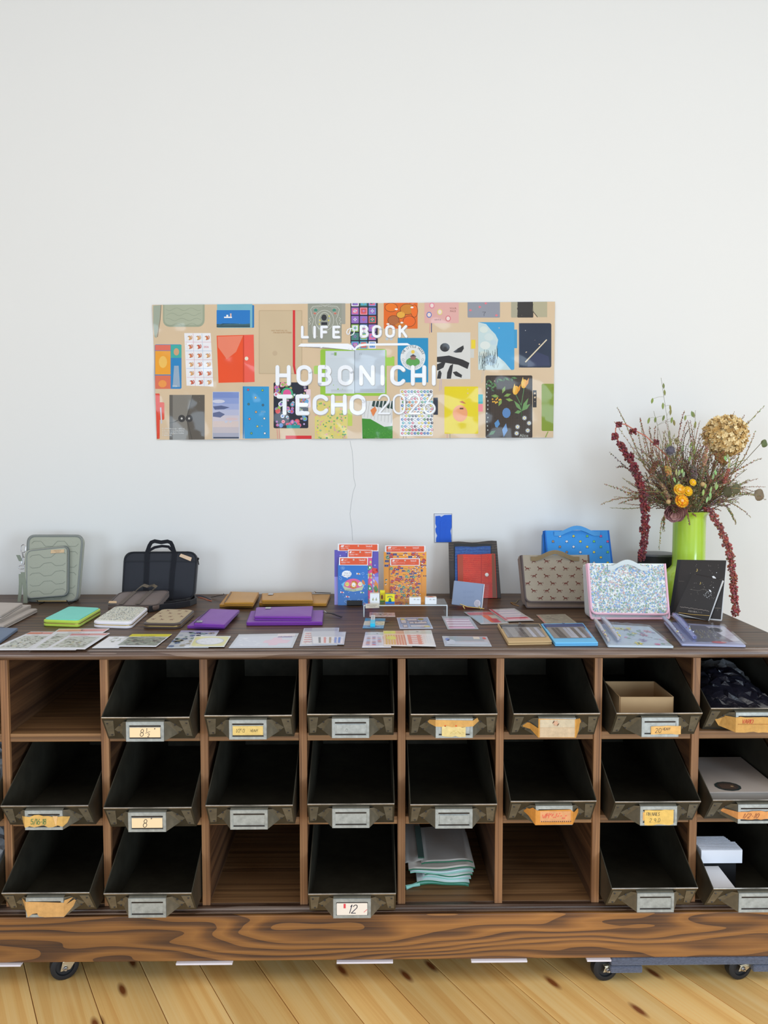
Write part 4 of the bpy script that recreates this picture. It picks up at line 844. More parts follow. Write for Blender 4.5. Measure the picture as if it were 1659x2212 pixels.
zipcase('turquoise zip case with a lime green zipped edge', [(149,1310.6),(219,1314),(170,1342),(91.5,1339)], .018, (186, 214, 74), (116, 212, 196), lambda p: None, .012)
FLC = [(130,150,190),(190,150,160),(120,140,130),(150,168,200),(196,180,176),(110,130,120)]
def d_ditsy(p):
    random.seed(11)
    for k in range(900):
        x, y = random.uniform(.02,.98), random.uniform(.03,.97)
        if min(x,1-x)+min(y,1-y) < .08: continue
        p.ell(x, y, random.uniform(.006,.014), random.uniform(.008,.018), random.choice([(130,150,150),(150,164,176),(120,134,130),(206,196,160),(176,160,150)]), 1.2, 5)
zipcase('zip case with a tiny floral top and white padded edge', [(249,1309.7),(321,1312),(283,1345),(199,1342.5)], .018, (236, 232, 238), (214, 214, 200), d_ditsy, .020, .08)
def horse(p, x, y, s, c, l=2, ky=1.0, fl=1):
    p.ell(x, y, s*.34, s*.15*ky, c, l, 8); p.line([(x+fl*s*.26,y-s*.05*ky),(x+fl*s*.42,y-s*.34*ky),(x+fl*s*.58,y-s*.26*ky)], s*.15, c, l)
    p.line([(x-fl*s*.3,y-s*.05*ky),(x-fl*s*.55,y-s*.12*ky),(x-fl*s*.62,y+s*.06*ky)], s*.07, c, l)
    for q, e in ((-.26,-.42),(-.18,-.1),(.18,.3),(.27,.5)): p.line([(x+fl*s*q,y),(x+fl*s*(q+e)/2,y+s*.25*ky),(x+fl*s*e,y+s*.42*ky)], s*.07, c, l)
def d_horse(p):
    for k, (x, y) in enumerate([(.25,.12),(.6,.10),(.85,.14),(.1,.34),(.42,.32),(.72,.36),(.25,.56),(.55,.58),(.9,.56),(.14,.78),(.42,.80),(.7,.80)]): horse(p, x, y, .10, (110, 52, 40), 1.2, 1.3, 1 if k % 2 else -1)
zipcase('tan horse-print zip case with a dark brown edge and brass zip', [(350,1315.8),(422,1317.5),(388,1348),(306,1347)], .015, (66, 50, 42), (178, 158, 122), d_horse, .020, .09)
# ---- folded pouches
def folded(label, lay, col, px_tag=None, pull=None, cat='pouch'):
    """lay: list of (px quad, z0, z1)"""
    q = lay[0][0]; th = thing('folded_pouch', label, cat, tab((q[2][0]+q[3][0])/2, q[2][1]))
    for px, z0, z1 in lay:
        cn = [Vector(c)-Vector((0,0,z1)) for c in qh(px, z1)]
        mb = MB(); k = (z1-z0)/2
        mb.rslab(cn, z0+.0003, z0+k-.0004, .006, k*.48, col, ne=4); mb.rslab(cn, z0+k, z1, .006, min(k*.9, .005), col, crown=.003, ne=4)
        mb.v = [(v[0]+.0012*math.sin(v[1]*90+v[0]*30), v[1]+.0014*math.sin(v[0]*70+z1*300), max(ZC+.0006, v[2]+(.0009*math.sin(v[0]*55+v[1]*80+z1*500) if v[2] > ZC+z1-.003 else 0))) for v in mb.v]; mb.build('fabric_fold', M['satin'], th, smooth=True)
    z = lay[-1][2]
    if px_tag:
        mb = MB(); x, y, wd, hd = px_tag; cn = [c-Vector((0,0,.0004)) for c in qh([(x,y),(x+wd,y-.3),(x+wd-1.5,y+hd),(x-1.5,y+hd)], z+.003)]; mb.rslab(cn, 0, .0012, .001, .0004, (150,146,140)); mb.build('metal_tag', M['silver'], th, label='small silver tag')
    if pull:
        (x0, y0, x1, y1, zz) = pull; a, b = tab(x0, y0, zz), tab(x1, y1, .004); m_ = (a+b)/2; m_.z = max(m_.z, ZC+.010)
        mb = MB(); dr = (b-a).cross(Vector((0,0,1))).normalized()*.008; mb.strip([a+(b-a)*.16, m_, b], [dr*.7, dr, dr*.8], .0018, (28,26,30)); mb.build('leather_pull', M['leather'], th, label='black leather zip pull')
        mb = MB(); mb.tube([a, a+(b-a)*.08+Vector((0,0,.004)), a+(b-a)*.18], .0016, 6); mb.build('zip_slider', M['silver'], th)
    return th
MU, PU = (186, 132, 36), (118, 42, 158)
def zipline(th, px, z, col=(60, 40, 30)):
    mb = MB(); mb.tube([tab(x, y, z) for x, y in px], .0012, 6, col); mb.build('zip_line', M['satin'], th)
t_ = folded('mustard folded pouch beside the coiled black strap', [([(492,1283),(559,1284),(546,1307),(473,1306)], .0004, .009), ([(498.4,1277.9),(560,1279),(547,1302),(484,1301.5)], .0095, .021)], MU, None, (487,1284,457,1290,.018)); zipline(t_, [(500,1279.5),(486,1300)], .0225)
folded('lower, longer mustard pouch of the stacked pair', [([(566,1283.5),(713,1284.5),(706,1304),(559,1303)], .0004, .0095)], MU)
folded('upper mustard pouch with small silver tag, stacked on a longer one', [([(566.4,1280.6),(674,1278),(677.3,1296.5),(566,1297)], .010, .022)], MU, (580,1282,11,3), (676,1280,713,1281,.02))
t_ = folded('purple folded pouch at the end of the zip case row', [([(448,1319),(516,1320),(486,1353),(402,1352.5)], .0004, .008), ([(452.7,1315),(517.9,1316.7),(484,1349),(417,1347)], .0085, .018)], PU, (425,1341,13,3), None); zipline(t_, [(450,1317),(420,1345)], .0195, (40, 20, 50))
folded('lower, wider purple pouch of the stacked pair', [([(542,1318.5),(699,1317.5),(697,1344),(531.5,1345)], .0004, .010)], PU, None, (698,1322,738,1333,.010))
folded('upper purple pouch with small silver tag, stacked on a wider one', [([(554,1310.5),(677.3,1309),(674,1332.5),(549,1331.5)], .0105, .023)], PU, (574,1312,12,3), None)
for lb, px, z0, z1 in (('lowest of three folded greige covers at the left edge', [(-40,1312),(81,1314),(9,1351),(-150,1350)], .0004, .013), ('middle of three folded greige covers at the left edge', [(-40,1305),(67,1306.6),(-4,1341),(-150,1340)], .0135, .023), ('topmost of three folded greige covers at the left edge', [(-60,1299),(51,1301),(3,1329),(-140,1329)], .0235, .036)):
    folded(lb, [(px, z0, z1)], (172, 160, 150), cat='cover')
folded('slate blue pouch lying at the left front edge', [([(-60,1354),(40,1357),(-2,1387),(-110,1386)], .0004, .007)], (74, 96, 128))
# ---- green quilted tablet sleeve
def quilt(pl, q, off, col, n=5, m_=3):
    pr = PR(fnp(pl, off))
    A, B, Cc, D = q
    def W(u, v): return ((A[0]*(1-u)+B[0]*u)*(1-v)+(D[0]*(1-u)+Cc[0]*u)*v, (A[1]*(1-u)+B[1]*u)*(1-v)+(D[1]*(1-u)+Cc[1]*u)*v)
    for j in range(n):
        pts = [W(.04+.92*i/36, (j+.6)/n + (.055 if j % 2 else -.055)*max(-.75, min(.75, 1.3*math.sin(2*PI*m_*i/36/2)))) for i in range(37)]
        pr.line(pts, .9, col, 1)
    return pr
GR1, GR2, GR3 = (166, 168, 152), (130, 134, 130), (140, 144, 130)
pl = lean(112, 1301, 9); th = thing('tablet_sleeve', 'sage green quilted tablet sleeve standing on a wire easel', 'sleeve', pl.o)
q = [(60,1156),(180,1156),(168,1300),(56,1301)]
mb = MB(); mb.rslab([pl.hit(*p) for p in q], -.026, .0, .026, .006, GR1, nc=8); clampz(mb); mb.build('body', M['quilt'], th, smooth=True)
def ringtube(q, pl, off, r, col, rad=9, cl=True):
    m_ = MB(); pts = roundpoly(q, rad, 6); m_.tube([pl.hit(*p, off) for p in pts], r, 8, col, closed=True); clampz(m_, ZC+.001); return m_
ringtube([(62,1158),(178.5,1158),(166.5,1298),(58,1299)], pl, -.001, .0034, GR2, 16).build('piping', M['satin'], th, smooth=True)
ringtube([(60.5,1157),(180,1157),(168,1299.5),(56.5,1300)], pl, -.013, .0036, GR2, 16).build('zip_edge', M['satin'], th, smooth=True)
quilt(pl, [(64,1161),(175,1161),(164,1296),(60,1297)], .0006, GR3, 6, 4).mb().build('quilting_stitch', M['quilt'], th)
q2 = [(57,1189),(149,1179),(148,1287),(57,1294)]
mb = MB(); mb.rslab([pl.hit(*p) for p in q2], .0008, .017, .018, .005, GR1, nc=8); clampz(mb); po = mb.build('front_pocket', M['quilt'], th, smooth=True)
m_ = ringtube([(58,1190.5),(147.5,1180.5),(146.5,1285.5),(58,1292.5)], pl, .0165, .0018, GR2, 12); m_.build('pocket_piping', M['satin'], po, smooth=True)
m_ = ringtube([(57,1189.5),(149,1179.5),(148,1286.5),(57,1293.5)], pl, .009, .003, (104, 112, 106), 12); m_.build('pocket_zip', M['satin'], po, smooth=True)
quilt(pl, [(61,1193),(145,1184),(144,1283),(61,1290)], .0174, GR3, 5, 3).mb().build('pocket_quilting', M['quilt'], po)
mb = MB(); mb.rslab([pl.hit(*p, .0174) for p in ((110,1188),(139,1186.5),(138.5,1194),(109.5,1195.5))], 0, .0015, .001, .0004, (214, 182, 142)); pr = PR(fnp(pl, .019)); pr.text('HOBONICHI', 116, 1191, 2, (120,90,60), 1); pr.text('TECHO', 119, 1194, 1.8, (120,90,60), 1); pr.dn = -1; mb.build('leather_label', M['leather'], th, label='tan leather label')
pr = PR(fnp(pl, .0189), True); pr.text('HOBONICHI', 116, 1190.5, 1.8, (120,90,60), 1, 1.1); pr.text('TECHO', 119.5, 1193.5, 1.8, (120,90,60), 1, 1.1); pr.mb().build('label_lettering', M['print'], th)
mb = MB()
for (a0, b0, x0) in (((49,1236),(55,1304),9), ((44,1240),(41,1300),7)):
    P = [pl.hit(a0[0]+(b0[0]-a0[0])*t+1.5*math.sin(t*3), a0[1]+(b0[1]-a0[1])*t, .014+.004*math.sin(t*3)) for t in [k/8 for k in range(9)]]
    mb.strip(P, VR*(x0*.00145), .0018, (134,140,124))
clampz(mb); mb.build('wrist_strap', M['cloth'], th)
mb = MB(); mb.tube([pl.hit(*p, .006) for p in roundpoly([(46,1177),(56,1176),(55,1193),(45,1194)], 5, 4)], .0012, 6, closed=True); mb.tube([pl.hit(*p, .008) for p in roundpoly([(49,1203),(55,1204),(52,1221),(47,1220)], 3, 4)], .0013, 6, closed=True); mb.tube([pl.hit(*p, .01) for p in roundpoly([(41,1222),(52,1222),(52,1229),(41,1229)], 3, 4)], .001, 6, closed=True); mb.tube([pl.hit(48,1193,.007), pl.hit(50,1204,.008)], .0022, 6)
mb.build('clasps', M['silver'], th, smooth=True)
mb = MB(); P = [pl.hit(39,1199,.006), pl.hit(45,1212,.008)]; mb.strip(P, VR*.012, .003, (132,138,124)); mb.build('strap_end', M['cloth'], th)
st = thing('wire_easel', 'thin dark wire easel holding the sage quilted sleeve', 'stand', tab(115, 1306))
ga = .019
def wline(pts, r=.0014): m_ = MB(); m_.tube(pts, r, 6); return m_
mb = wline([pl.hit(79,1298.5,ga+.004), pl.hit(144,1298.5,ga+.004)]); mb.build('front_rail', M['brass'], st, label='brass coloured rail')
for x in (82, 146):
    a = pl.hit(x-2, 1297, ga+.006); g = tab(x+3, 1306); b = Vector((g.x, g.y+.085, ZC+.0016)); mb = wline([a, Vector((g.x, g.y, ZC+.0016)), b, Vector((b.x, b.y, ZC+.05))], .0016); mb.build('foot', M['wire'], st)
# ---- black laptop bag
def bagstrip(pl, pts, offs, wd, th_, col):
    m_ = MB(); P = [pl.hit(p[0], p[1], o) for p, o in zip(pts, offs)]
    W_ = []
    for i in range(len(P)):
        t = P[min(i+1, len(P)-1)]-P[max(i-1, 0)]; W_.append(t.cross(pl.n).normalized()*wd)
    m_.strip(P, W_, th_, col); return m_
pl = lean(342, 1299, 8); th = thing('laptop_bag', 'black fabric laptop bag standing upright with two handles', 'bag', pl.o); BK = (26, 28, 38)
q = [(268,1192),(427.5,1191),(419,1298.5),(262,1298.5)]
mb = MB(); mb.rslab([pl.hit(*p) for p in q], -.030, .0, .034, .007, BK, nc=8, crown=.002); clampz(mb); mb.build('body', M['satin'], th, smooth=True)
ringtube([(269.5,1193),(426,1192.5),(417.5,1297),(264,1297)], pl, .000, .0026, (18,19,26), 20).build('piping', M['satin'], th, smooth=True)
bagstrip(pl, [(269,1212.5),(345,1211.5),(424,1212.5)], [.004]*3, .0022, .0012, (16,17,24)).build('pocket_seam', M['satin'], th)
for xs, nm in (((316,317.5),'left'), ((371.5,377),'right')):
    bagstrip(pl, [(xs[0]-3,1294),(xs[0],1240),(xs[1],1192)], [.004,.0055,.0045], .0145, .0016, (20,22,30)).build('webbing', M['cloth'], th)
bagstrip(pl, [(317.5,1193),(323,1178),(327,1171.5),(334,1169),(348,1171.5),(362,1169.5),(369,1172),(372,1178),(377,1193)], [.005,.009,.012,.013,.014,.013,.012,.009,.005], .0125, .0018, (18,20,28)).build('handle', M['cloth'], th)
bagstrip(pl, [(321,1190),(334,1182.5),(350,1179.5),(364,1181),(373,1190)], [-.028]*5, .009, .0018, (22,22,32)).build('handle', M['cloth'], th)
mb = MB(); mb.rslab([pl.hit(*p, .004) for p in ((391,1196),(414.5,1204.5),(412,1212.5),(387,1202))], 0, .0015, .001, .0004, (222, 190, 158)); mb.build('leather_label', M['leather'], th, label='tan leather label')
mb = MB(); mb.disc(pl.hit(427,1207,-.01), (1,-.4,0), .004, .004, 10); mb.tube([pl.hit(427.5,1208,-.008), pl.hit(429.5,1220,-.008)], .0014, 6); mb.build('zip_pull', M['wire'], th)
mb = MB(); pts = [(322,1323),(345,1319),(380,1315),(410,1310),(424,1304),(421,1298),(405,1297.5)]; P = [tab(x, y, 0)+Vector((0,0,.010)) for x, y in pts]; mb.strip(P, Vector((0,0,.018)), .003, (22,22,28)); P = [tab(x, y, 0)+Vector((0,0,.009)) for x, y in [(345,1313),(380,1309),(402,1305),(412,1302)]]; mb.strip(P, Vector((0,0,.016)), .003, (22,22,28))
tag(mb.build('shoulder_strap', M['cloth']), 'coiled black webbing strap on the worktop right of the laptop bag', 'strap')
mb = MB(); mb.tube([tab(x, y, .0016) for x, y in ((428,1290),(438,1292),(448,1296),(457,1298.5))], .0011, 6, (226,96,40)); tag(mb.build('thin_cord', M['satin']), 'thin orange cord trailing right of the black laptop bag', 'cord')
mb = MB(); mb.tube([tab(x, y, .0016) for x, y in ((424,1287),(434,1287),(445,1289.5),(455,1295))], .0011, 6, (40,50,90)); tag(mb.build('thin_cord', M['satin']), 'thin navy cord trailing behind the orange one', 'cord')
# ---- brown handle bag lying
BR = (100, 82, 74); hn, hf = .020, .040
cn = [tab(259,1279,hf), tab(369,1275,hf), tab(341,1308,hn), tab(228,1309,hn)]
th = thing('document_bag', 'brown fabric document bag lying propped against the black laptop bag', 'bag', tab(285,1318))
mb = MB(); mb.rslab(cn, -.019, 0, .024, .006, BR, nc=8, crown=.003); clampz(mb); mb.build('body', M['satin'], th, smooth=True)
P = bil(cn, .0035)
mb = MB(); pts = roundpoly([(.01,.02),(.99,.02),(.99,.98),(.01,.98)], .16, 6); mb.tube([P(u, v, -34) for u, v in pts], .0022, 6, (70,56,50), closed=True); mb.build('piping', M['satin'], th, smooth=True)
for u in (.30, .62):
    mb = MB(); mb.strip([P(u-.02,.97,2), P(u,.5,6), P(u+.02,.06,2)], (P(1,.5,0)-P(0,.5,0)).normalized()*.013, .0016, (86,72,60)); mb.build('webbing', M['cloth'], th)
hb = lambda x, y, h: tab(x, y, h)
mb = MB(); mb.strip([P(.32,.06,2), hb(303,1268,.058), hb(310,1264,.064), hb(320,1267,.062), hb(330,1264,.062), hb(338,1268,.056), P(.64,.06,2)], [Vector((.004,.009,.006))]*7, .0018, (96,84,68)); mb.build('handle', M['cloth'], th)
mb = MB(); mb.rslab([hb(236,1299,.030), hb(252,1299.5,.030), hb(252,1303,.028), hb(234,1303,.028)], 0, .0016, .001, .0005, (214,178,136)); mb.build('leather_label', M['leather'], th, label='tan leather label')
# ---- clear file folders
OR = (228, 84, 34)
def folder(label, body, head, pl, col, draw, th_=.0025, hcol=OR, base=None):
    """body/head: px quads TL,TR,BR,BL"""
    t_ = thing('file_folder', label, 'folder', pl.o)
    mb = MB(); A = [pl.hit(*p) for p in body]; mb.loft([p-pl.n*th_ for p in A], A, col)
    pr = PR(fnp(pl), True); draw(pr)
    xs = [p[0] for p in body]; ys_ = [p[1] for p in body]; pr.clip(min(xs), min(ys_), max(xs), max(ys_)); pr.into(mb); clampz(mb); mb.build('printed_sheet', M['gloss'], t_)
    mb = MB(); A = [pl.hit(*p, .0009) for p in head]; mb.loft([p-pl.n*.0026 for p in A], A, (240,236,236))
    pr = PR(fnp(pl, .0009), True); (x0,y0),(x1,y1),(x2,y2),(x3,y3) = head
    w_ = x1-x0; h_ = y3-y0
    pr.rrect(x0+w_*.03, y0+h_*.12, x1-w_*.03, y3-h_*.06, 1.2, hcol, 1)
    for k in range(3): pr.poly([(x0+w_*(.07+.008*(2-k)),y0+h_*(.22+.09*k)),(x0+w_*(.14+.008*(2-k)),y0+h_*(.22+.09*k)),(x0+w_*(.135+.008*(2-k)),y0+h_*(.29+.09*k)),(x0+w_*(.06+.008*(2-k)),y0+h_*(.29+.09*k))], (244,240,240), 2)
    pr.rect(x0+w_*.17, y0+h_*.30, x0+w_*.29, y0+h_*.36, (240,170,150), 2); pr.rect(x0+w_*.17, y0+h_*.41, x0+w_*.24, y0+h_*.46, (240,170,150), 2)
    pr.text('TaKeKo印', x0+w_*.68, y0+h_*.47, h_*.22, (250,246,240), 2, .62 if w_ < 75 else .7)
    pr.text('放課後の下敷き' if base != 'f' else '放課後のクリアファイル', x0+w_*.07, y0+h_*.70, h_*.13, (250,220,210), 2, .9); pr.text('STATIONERY', x0+w_*.07, y0+h_*.84, h_*.07, (246,190,170), 2)
    pr.text('A5 / 2 SHEETS', x0+w_*.70, y0+h_*.72, h_*.07, (246,190,170), 2)
    pr.ell(x0+w_*.5, y0+h_*.32, h_*.11, h_*.11, (206,196,180) , 2); pr.into(mb); mb.build('header_card', M['gloss'], t_)
    return t_
pf = lean(765, 1308, 8)
def sh(pl, d): return Plane(pl.o-pl.n*d, pl.n)
def dp(p):
    p.rect(700,1188,830,1252,(92,80,176),1); p.rect(700,1246,830,1320,(158,148,226),1.5)
    for x, y in ((748,1193),(810,1221),(735,1200),(812,1260)): p.star(x,y,1,2,4,(190,190,240),2)
    p.poly([(803,1226),(815,1228),(810,1232),(817,1236),(808,1240),(803,1238)],(222,60,50),3)
    for k in range(10): p.poly([(806,1233+6*k),(809,1236+6*k),(809,1239+6*k),(806,1236+6*k)],(240,220,200) if k%2 else (226,120,70),3)
    p.poly([(806,1290),(810,1252),(817,1262),(817,1300)],(232,140,60),3); p.poly([(807,1270),(812,1264),(817,1274),(812,1280)],(90,150,90),4)
folder('rear purple file folder of the left trio, red paper header', [(729.5,1188),(817.5,1188),(817,1308),(722.5,1308)], [(730,1174.3),(818,1175),(817.6,1191),(729.5,1190)], sh(pf, .010), (120,110,200), dp)
def dk(p):
    random.seed(4); p.rect(740,1200,810,1320,(226,80,140),1)
    cols = [(60,150,90),(240,220,180),(70,160,210),(120,80,160),(230,110,60),(210,220,120)]
    for k in range(90): p.ell(random.uniform(752,803), random.uniform(1206,1306), random.uniform(1.5,3.6), random.uniform(1.5,3.6), random.choice(cols), 2+.01*k, 8)
    for y in (1226, 1271): p.ell(799,y,4,5,(60,160,90),4); p.ell(799,y,2,2.4,(240,240,230),5)
folder('middle pink patterned file folder of the left trio, red paper header', [(751.4,1203),(803.5,1203),(803,1308),(750,1308)], [(751.4,1187),(804.6,1188),(804,1205),(751,1204)], sh(pf, .005), (226,90,150), dk)
def db(p):
    p.rect(700,1200,800,1320,(34,112,196),1)
    p.ell(749,1240,10.5,7.5,(244,244,246),3,20); p.poly([(747,1246),(753,1245),(750,1249.5)],(244,244,246),3); p.text('うちゅーを', 742.5,1239.5,3,(60,50,80),4,.75); p.text('めぐりたび!!', 742,1244.5,3,(60,50,80),4,.75)
    p.poly(arc(763,1265,25,12,180,360,16)[::-1] if False else [(737.5,1261)]+arc(763,1266,26,13,180,360,16)+[(788.5,1261),(784,1271),(763,1277.5),(742,1271)], (110,196,236), 2)
    p.poly(arc(763,1265,20,15,180,360,18)+[(781,1270),(763,1273),(745,1270)], (228,92,150), 3)
    p.poly([(741,1266),(763,1273),(786,1266),(782,1275),(763,1278),(745,1275)], (196,206,170), 4); p.text('DAYDREAM CLUB', 746,1276,3,(90,110,110),5,.7)
    p.star(764,1263,5,9,9,(240,160,60),5); p.ell(764,1263,4.2,4.8,(250,246,236),6,12); p.line(arc(764,1263.5,1.8,1.6,20,160,6),.6,(70,60,60),7)
    for x, c in ((750,(236,220,110)),(778,(246,236,190))): p.ell(x,1262,4.6,4.6,c,5,12); p.rect(x-2.4,1261,x-1,1262,(60,50,50),6); p.rect(x+1,1261,x+2.4,1262,(60,50,50),6)
    p.ell(785,1258,3,6,(214,120,60),3,8,-.4)
    for x, y, c in ((739,1279.5,(226,80,100)),(751,1289,(226,80,100)),(782.5,1280,(90,170,110)),(774,1239.5,(236,150,60))):
        p.poly([(x-4,y-2.5),(x,y-.5),(x+4,y+2.5),(x+4,y-1),(x,y),(x-4,y+2)],(246,240,236),3); p.ell(x,y,1.8,1.8,c,4,8)
    for x, y in ((739,1227),(742,1227),(736,1250),(784,1239),(775,1297),(783,1297),(747,1299)): p.line(arc(x,y,2.4,2.6,0,360,10),.7,(150,190,236),3)
    random.seed(8)
    for k in range(24): p.ell(random.uniform(733,793), random.uniform(1224,1304), .7, .7, (206,226,250), 2, 5)
folder('front blue file folder of the left trio with a pink spaceship picture', [(732,1219),(794.8,1219),(794.5,1307.5),(730,1307.5)], [(732.7,1203.5),(795,1204),(794.6,1221.5),(732,1221)], pf, (40,110,190), db)
stp = thing('folder_stand', 'low black stand foot in front of the left file folders', 'stand', pf.hit(766,1307,.006)); mb = MB(); A = [pf.hit(*p,.004) for p in ((749.4,1297),(783,1297),(783,1307.6),(749.4,1307.6))]; mb.loft(A, [p+pf.n*.006 for p in A], (24,26,36)); clampz(mb); mb.build('foot_plate', M['black'], stp, bevel=.0008)
mb = MB(); g = pf.hit(766,1307); mb.box(g.x-.02, g.x+.02, g.y+.014, g.y+.09, ZC+.0006, ZC+.005); mb.box(g.x-.004, g.x+.004, g.y+.028, g.y+.034, ZC+.005, ZC+.09); mb.build('rear_support', M['black'], stp, bevel=.001)
def dor(x0, x1, y0, y1, k_, seed):
    def g(p):
        random.seed(seed); p.rect(x0-2,y0,x1+2,y1+6,(240,158,48),1)
        cols = [(196,60,60),(90,100,150),(206,90,120),(150,50,60),(110,140,110),(240,120,90)]
        pts = []
        for t in range(2000):
            x, y = random.uniform(x0+2,x1-2), random.uniform(y0+3,y1-2)
            if all(math.hypot(x-a,y-b) > 4.6*k_ for a,b in pts): pts.append((x,y))
            if len(pts) > 150: break
        for i,(x,y) in enumerate(pts):
            m = i % 9; c = cols[i % 6]; l = 2+.003*i
            if m == 0: p.ell(x,y,3*k_,3*k_,(176,52,62),l,12); p.ell(x,y,1.9*k_,1.9*k_,(110,40,50),l+.6,10); p.line([(x-1*k_,y),(x,y+1*k_),(x+1.4*k_,y-1*k_)],.5*k_,(250,246,240),l+1)
            elif m == 1: p.ell(x,y,3.2*k_,3.2*k_,(120,160,130),l,12); p.ell(x,y,2*k_,2*k_,(60,100,80),l+.6,10); p.line([(x-1*k_,y),(x,y+1*k_),(x+1.4*k_,y-1*k_)],.5*k_,(250,246,240),l+1)
            elif m == 2: p.star(x,y,2.2*k_,3.8*k_,9,(206,66,56),l); p.ell(x,y,1.8*k_,1*k_,(120,100,120),l+.6)
            elif m == 3: p.rrect(x-3*k_,y-1.5*k_,x+3*k_,y+1.8*k_,.6*k_,(96,100,150),l); p.ell(x-1.4*k_,y,1*k_,1*k_,(50,50,90),l+.6,8); p.ell(x+1.4*k_,y,1*k_,1*k_,(50,50,90),l+.6,8)
            elif m == 4: p.line(arc(x,y+1,3*k_,3*k_,200,340,8),.8*k_,(90,110,150),l); p.line(arc(x,y+1,2.2*k_,2.2*k_,200,340,8),.7*k_,(206,110,110),l); p.ell(x-2.6*k_,y+.8*k_,1.2*k_,.7*k_,(236,232,230),l+.5,8); p.ell(x+2.6*k_,y+.8*k_,1.2*k_,.7*k_,(236,232,230),l+.5,8)
            elif m == 5: p.line([(x-3*k_,y-.5),(x+3*k_,y+.5)],1.1*k_,(150,90,50) if i%2 else (110,140,90),l)
            elif m == 6: p.ell(x,y,1.3*k_,1.3*k_,(214,100,140),l,8); p.line([(x,y),(x+1.2*k_,y+2.6*k_)],.9*k_,(150,120,140),l)
            elif m == 7: p.star(x,y,1.1*k_,2.2*k_,5,c,l)
            else: p.ell(x,y,1.8*k_,1.2*k_,c,l,8,.5)
    return g
p2f = lean(876, 1301, 8)
folder('larger orange patterned file folder behind, red paper header', [(831,1190),(920,1191),(921,1302),(829,1302)], [(832,1178),(919,1179),(918.6,1193),(831.5,1192.8)], sh(p2f, .008), (240,158,48), dor(831,920,1192,1302,1.5,2), base='f')
folder('smaller orange patterned file folder in front, red paper header', [(843,1219),(908,1220),(909,1294),(842.5,1294)], [(843,1205.8),(907,1206),(906.6,1222),(842.8,1221.5)], sh(p2f, .001), (240,158,48), dor(843,908,1222,1294,1.12,5), base='f')
# ---- acrylic riser and boxes
hr = .036; TLr, TRr, BRr, BLr = tab(789,1293,hr), tab(959,1293,hr), tab(967,1307,hr), tab(785,1307,hr)
xl_, xr_ = BLr.x, BRr.x; yf_, yb_ = BLr.y, TLr.y
ri = thing('acrylic_riser', 'clear acrylic display riser in front of the file folders', 'display stand', ((xl_+xr_)/2, yf_, ZC))
mb = MB(); mb.box(xl_, xr_, yf_, yb_, ZC+hr-.003, ZC+hr); mb.build('shelf', M['acrylic'], ri)
for x in (xl_, xr_-.003): mb = MB(); mb.box(x, x+.003, yf_, yb_, ZC+.0006, ZC+hr-.0032); mb.build('leg', M['acrylic'], ri)
em = pm('acrylic_edge', (206, 216, 218), rough=.15, coat=.5)
mb = MB(); mb.box(xl_, xr_, yf_-.0004, yf_-.0001, ZC+hr-.003, ZC+hr)
for x in (xl_, xr_-.003): mb.box(x, x+.003, yf_-.0004, yf_-.0001, ZC+.0006, ZC+hr-.003)
mb.build('polished_edge', em, ri, label='bright polished front edge')
def cube(label, x0, x1, yb, yt, col, side, topc, draw, depth=.026, ydown=None, name='small_box'):
    zt = ZC+hr+.0004; pz = flat(zt); a = pz.hit(x0, yb); b = pz.hit(x1, yb); Y = min(max(a.y, yf_+.001), yb_-.003); V = vert(Y)
    a = V.hit(x0, yb); b = V.hit(x1, yb); t = V.hit(x0, yt); h = t.z-zt
    mb = MB(); vs = [(a.x,Y,zt),(b.x,Y,zt),(b.x,Y+depth,zt),(a.x,Y+depth,zt),(a.x,Y,zt+h),(b.x,Y,zt+h),(b.x,Y+depth,zt+h),(a.x,Y+depth,zt+h)]
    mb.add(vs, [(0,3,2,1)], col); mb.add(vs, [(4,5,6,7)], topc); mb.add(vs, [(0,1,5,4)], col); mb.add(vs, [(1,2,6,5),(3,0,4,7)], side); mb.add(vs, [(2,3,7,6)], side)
    pr = PR(lambda u, v, l: Vector((a.x+(b.x-a.x)*u, Y-l*.00015, zt+h*v))); draw(pr); pr.into(mb)
    tp = PR(lambda u, v, l: Vector((a.x+(b.x-a.x)*u, Y+depth*v, zt+h+l*.00015)))
    if ydown: ydown(tp); tp.into(mb)
    return tag(mb.build(name, M['print']), label, 'box')
def dpear(p):
    for x in (.32,.66): p.ell(x,.38,.09,.10,(60,66,60),1,12); p.ell(x,.38,.07,.08,(214,216,170),2,12); p.ell(x,.47,.05,.06,(206,214,150),2,10); p.line([(x,.5),(x+.03,.6)],.03,(60,66,60),2)
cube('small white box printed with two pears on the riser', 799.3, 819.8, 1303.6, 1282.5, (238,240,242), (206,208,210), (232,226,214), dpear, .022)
def dye(p): p.rect(0,0,1,.22,(28,110,196),1); p.line(arc(.5,.58,.32,.16,20,160,8),.07,(190,190,120),1); p.text('SUNNY', .24,.72,.12,(150,150,110),2,.9); p.ell(.5,.34,.16,.16,(30,130,100),2,10); p.star(.5,.5,.06,.16,7,(40,120,90),3); p.rect(.32,.2,.68,.26,(40,60,60),3)
cube('yellow and blue cube box on the riser, front one of two', 832.4, 852.3, 1304.2, 1283, (238,226,30), (200,70,50), (120,130,120), dye, .020)
cube('yellow cube box behind and left of the other yellow box', 821.0, 831.4, 1301.0, 1276, (232,220,40), (150,120,40), (226,214,60), lambda p: (p.ell(.4,.45,.2,.2,(130,60,60),1), p.rect(0,0,1,.15,(90,150,60),1)), .014)
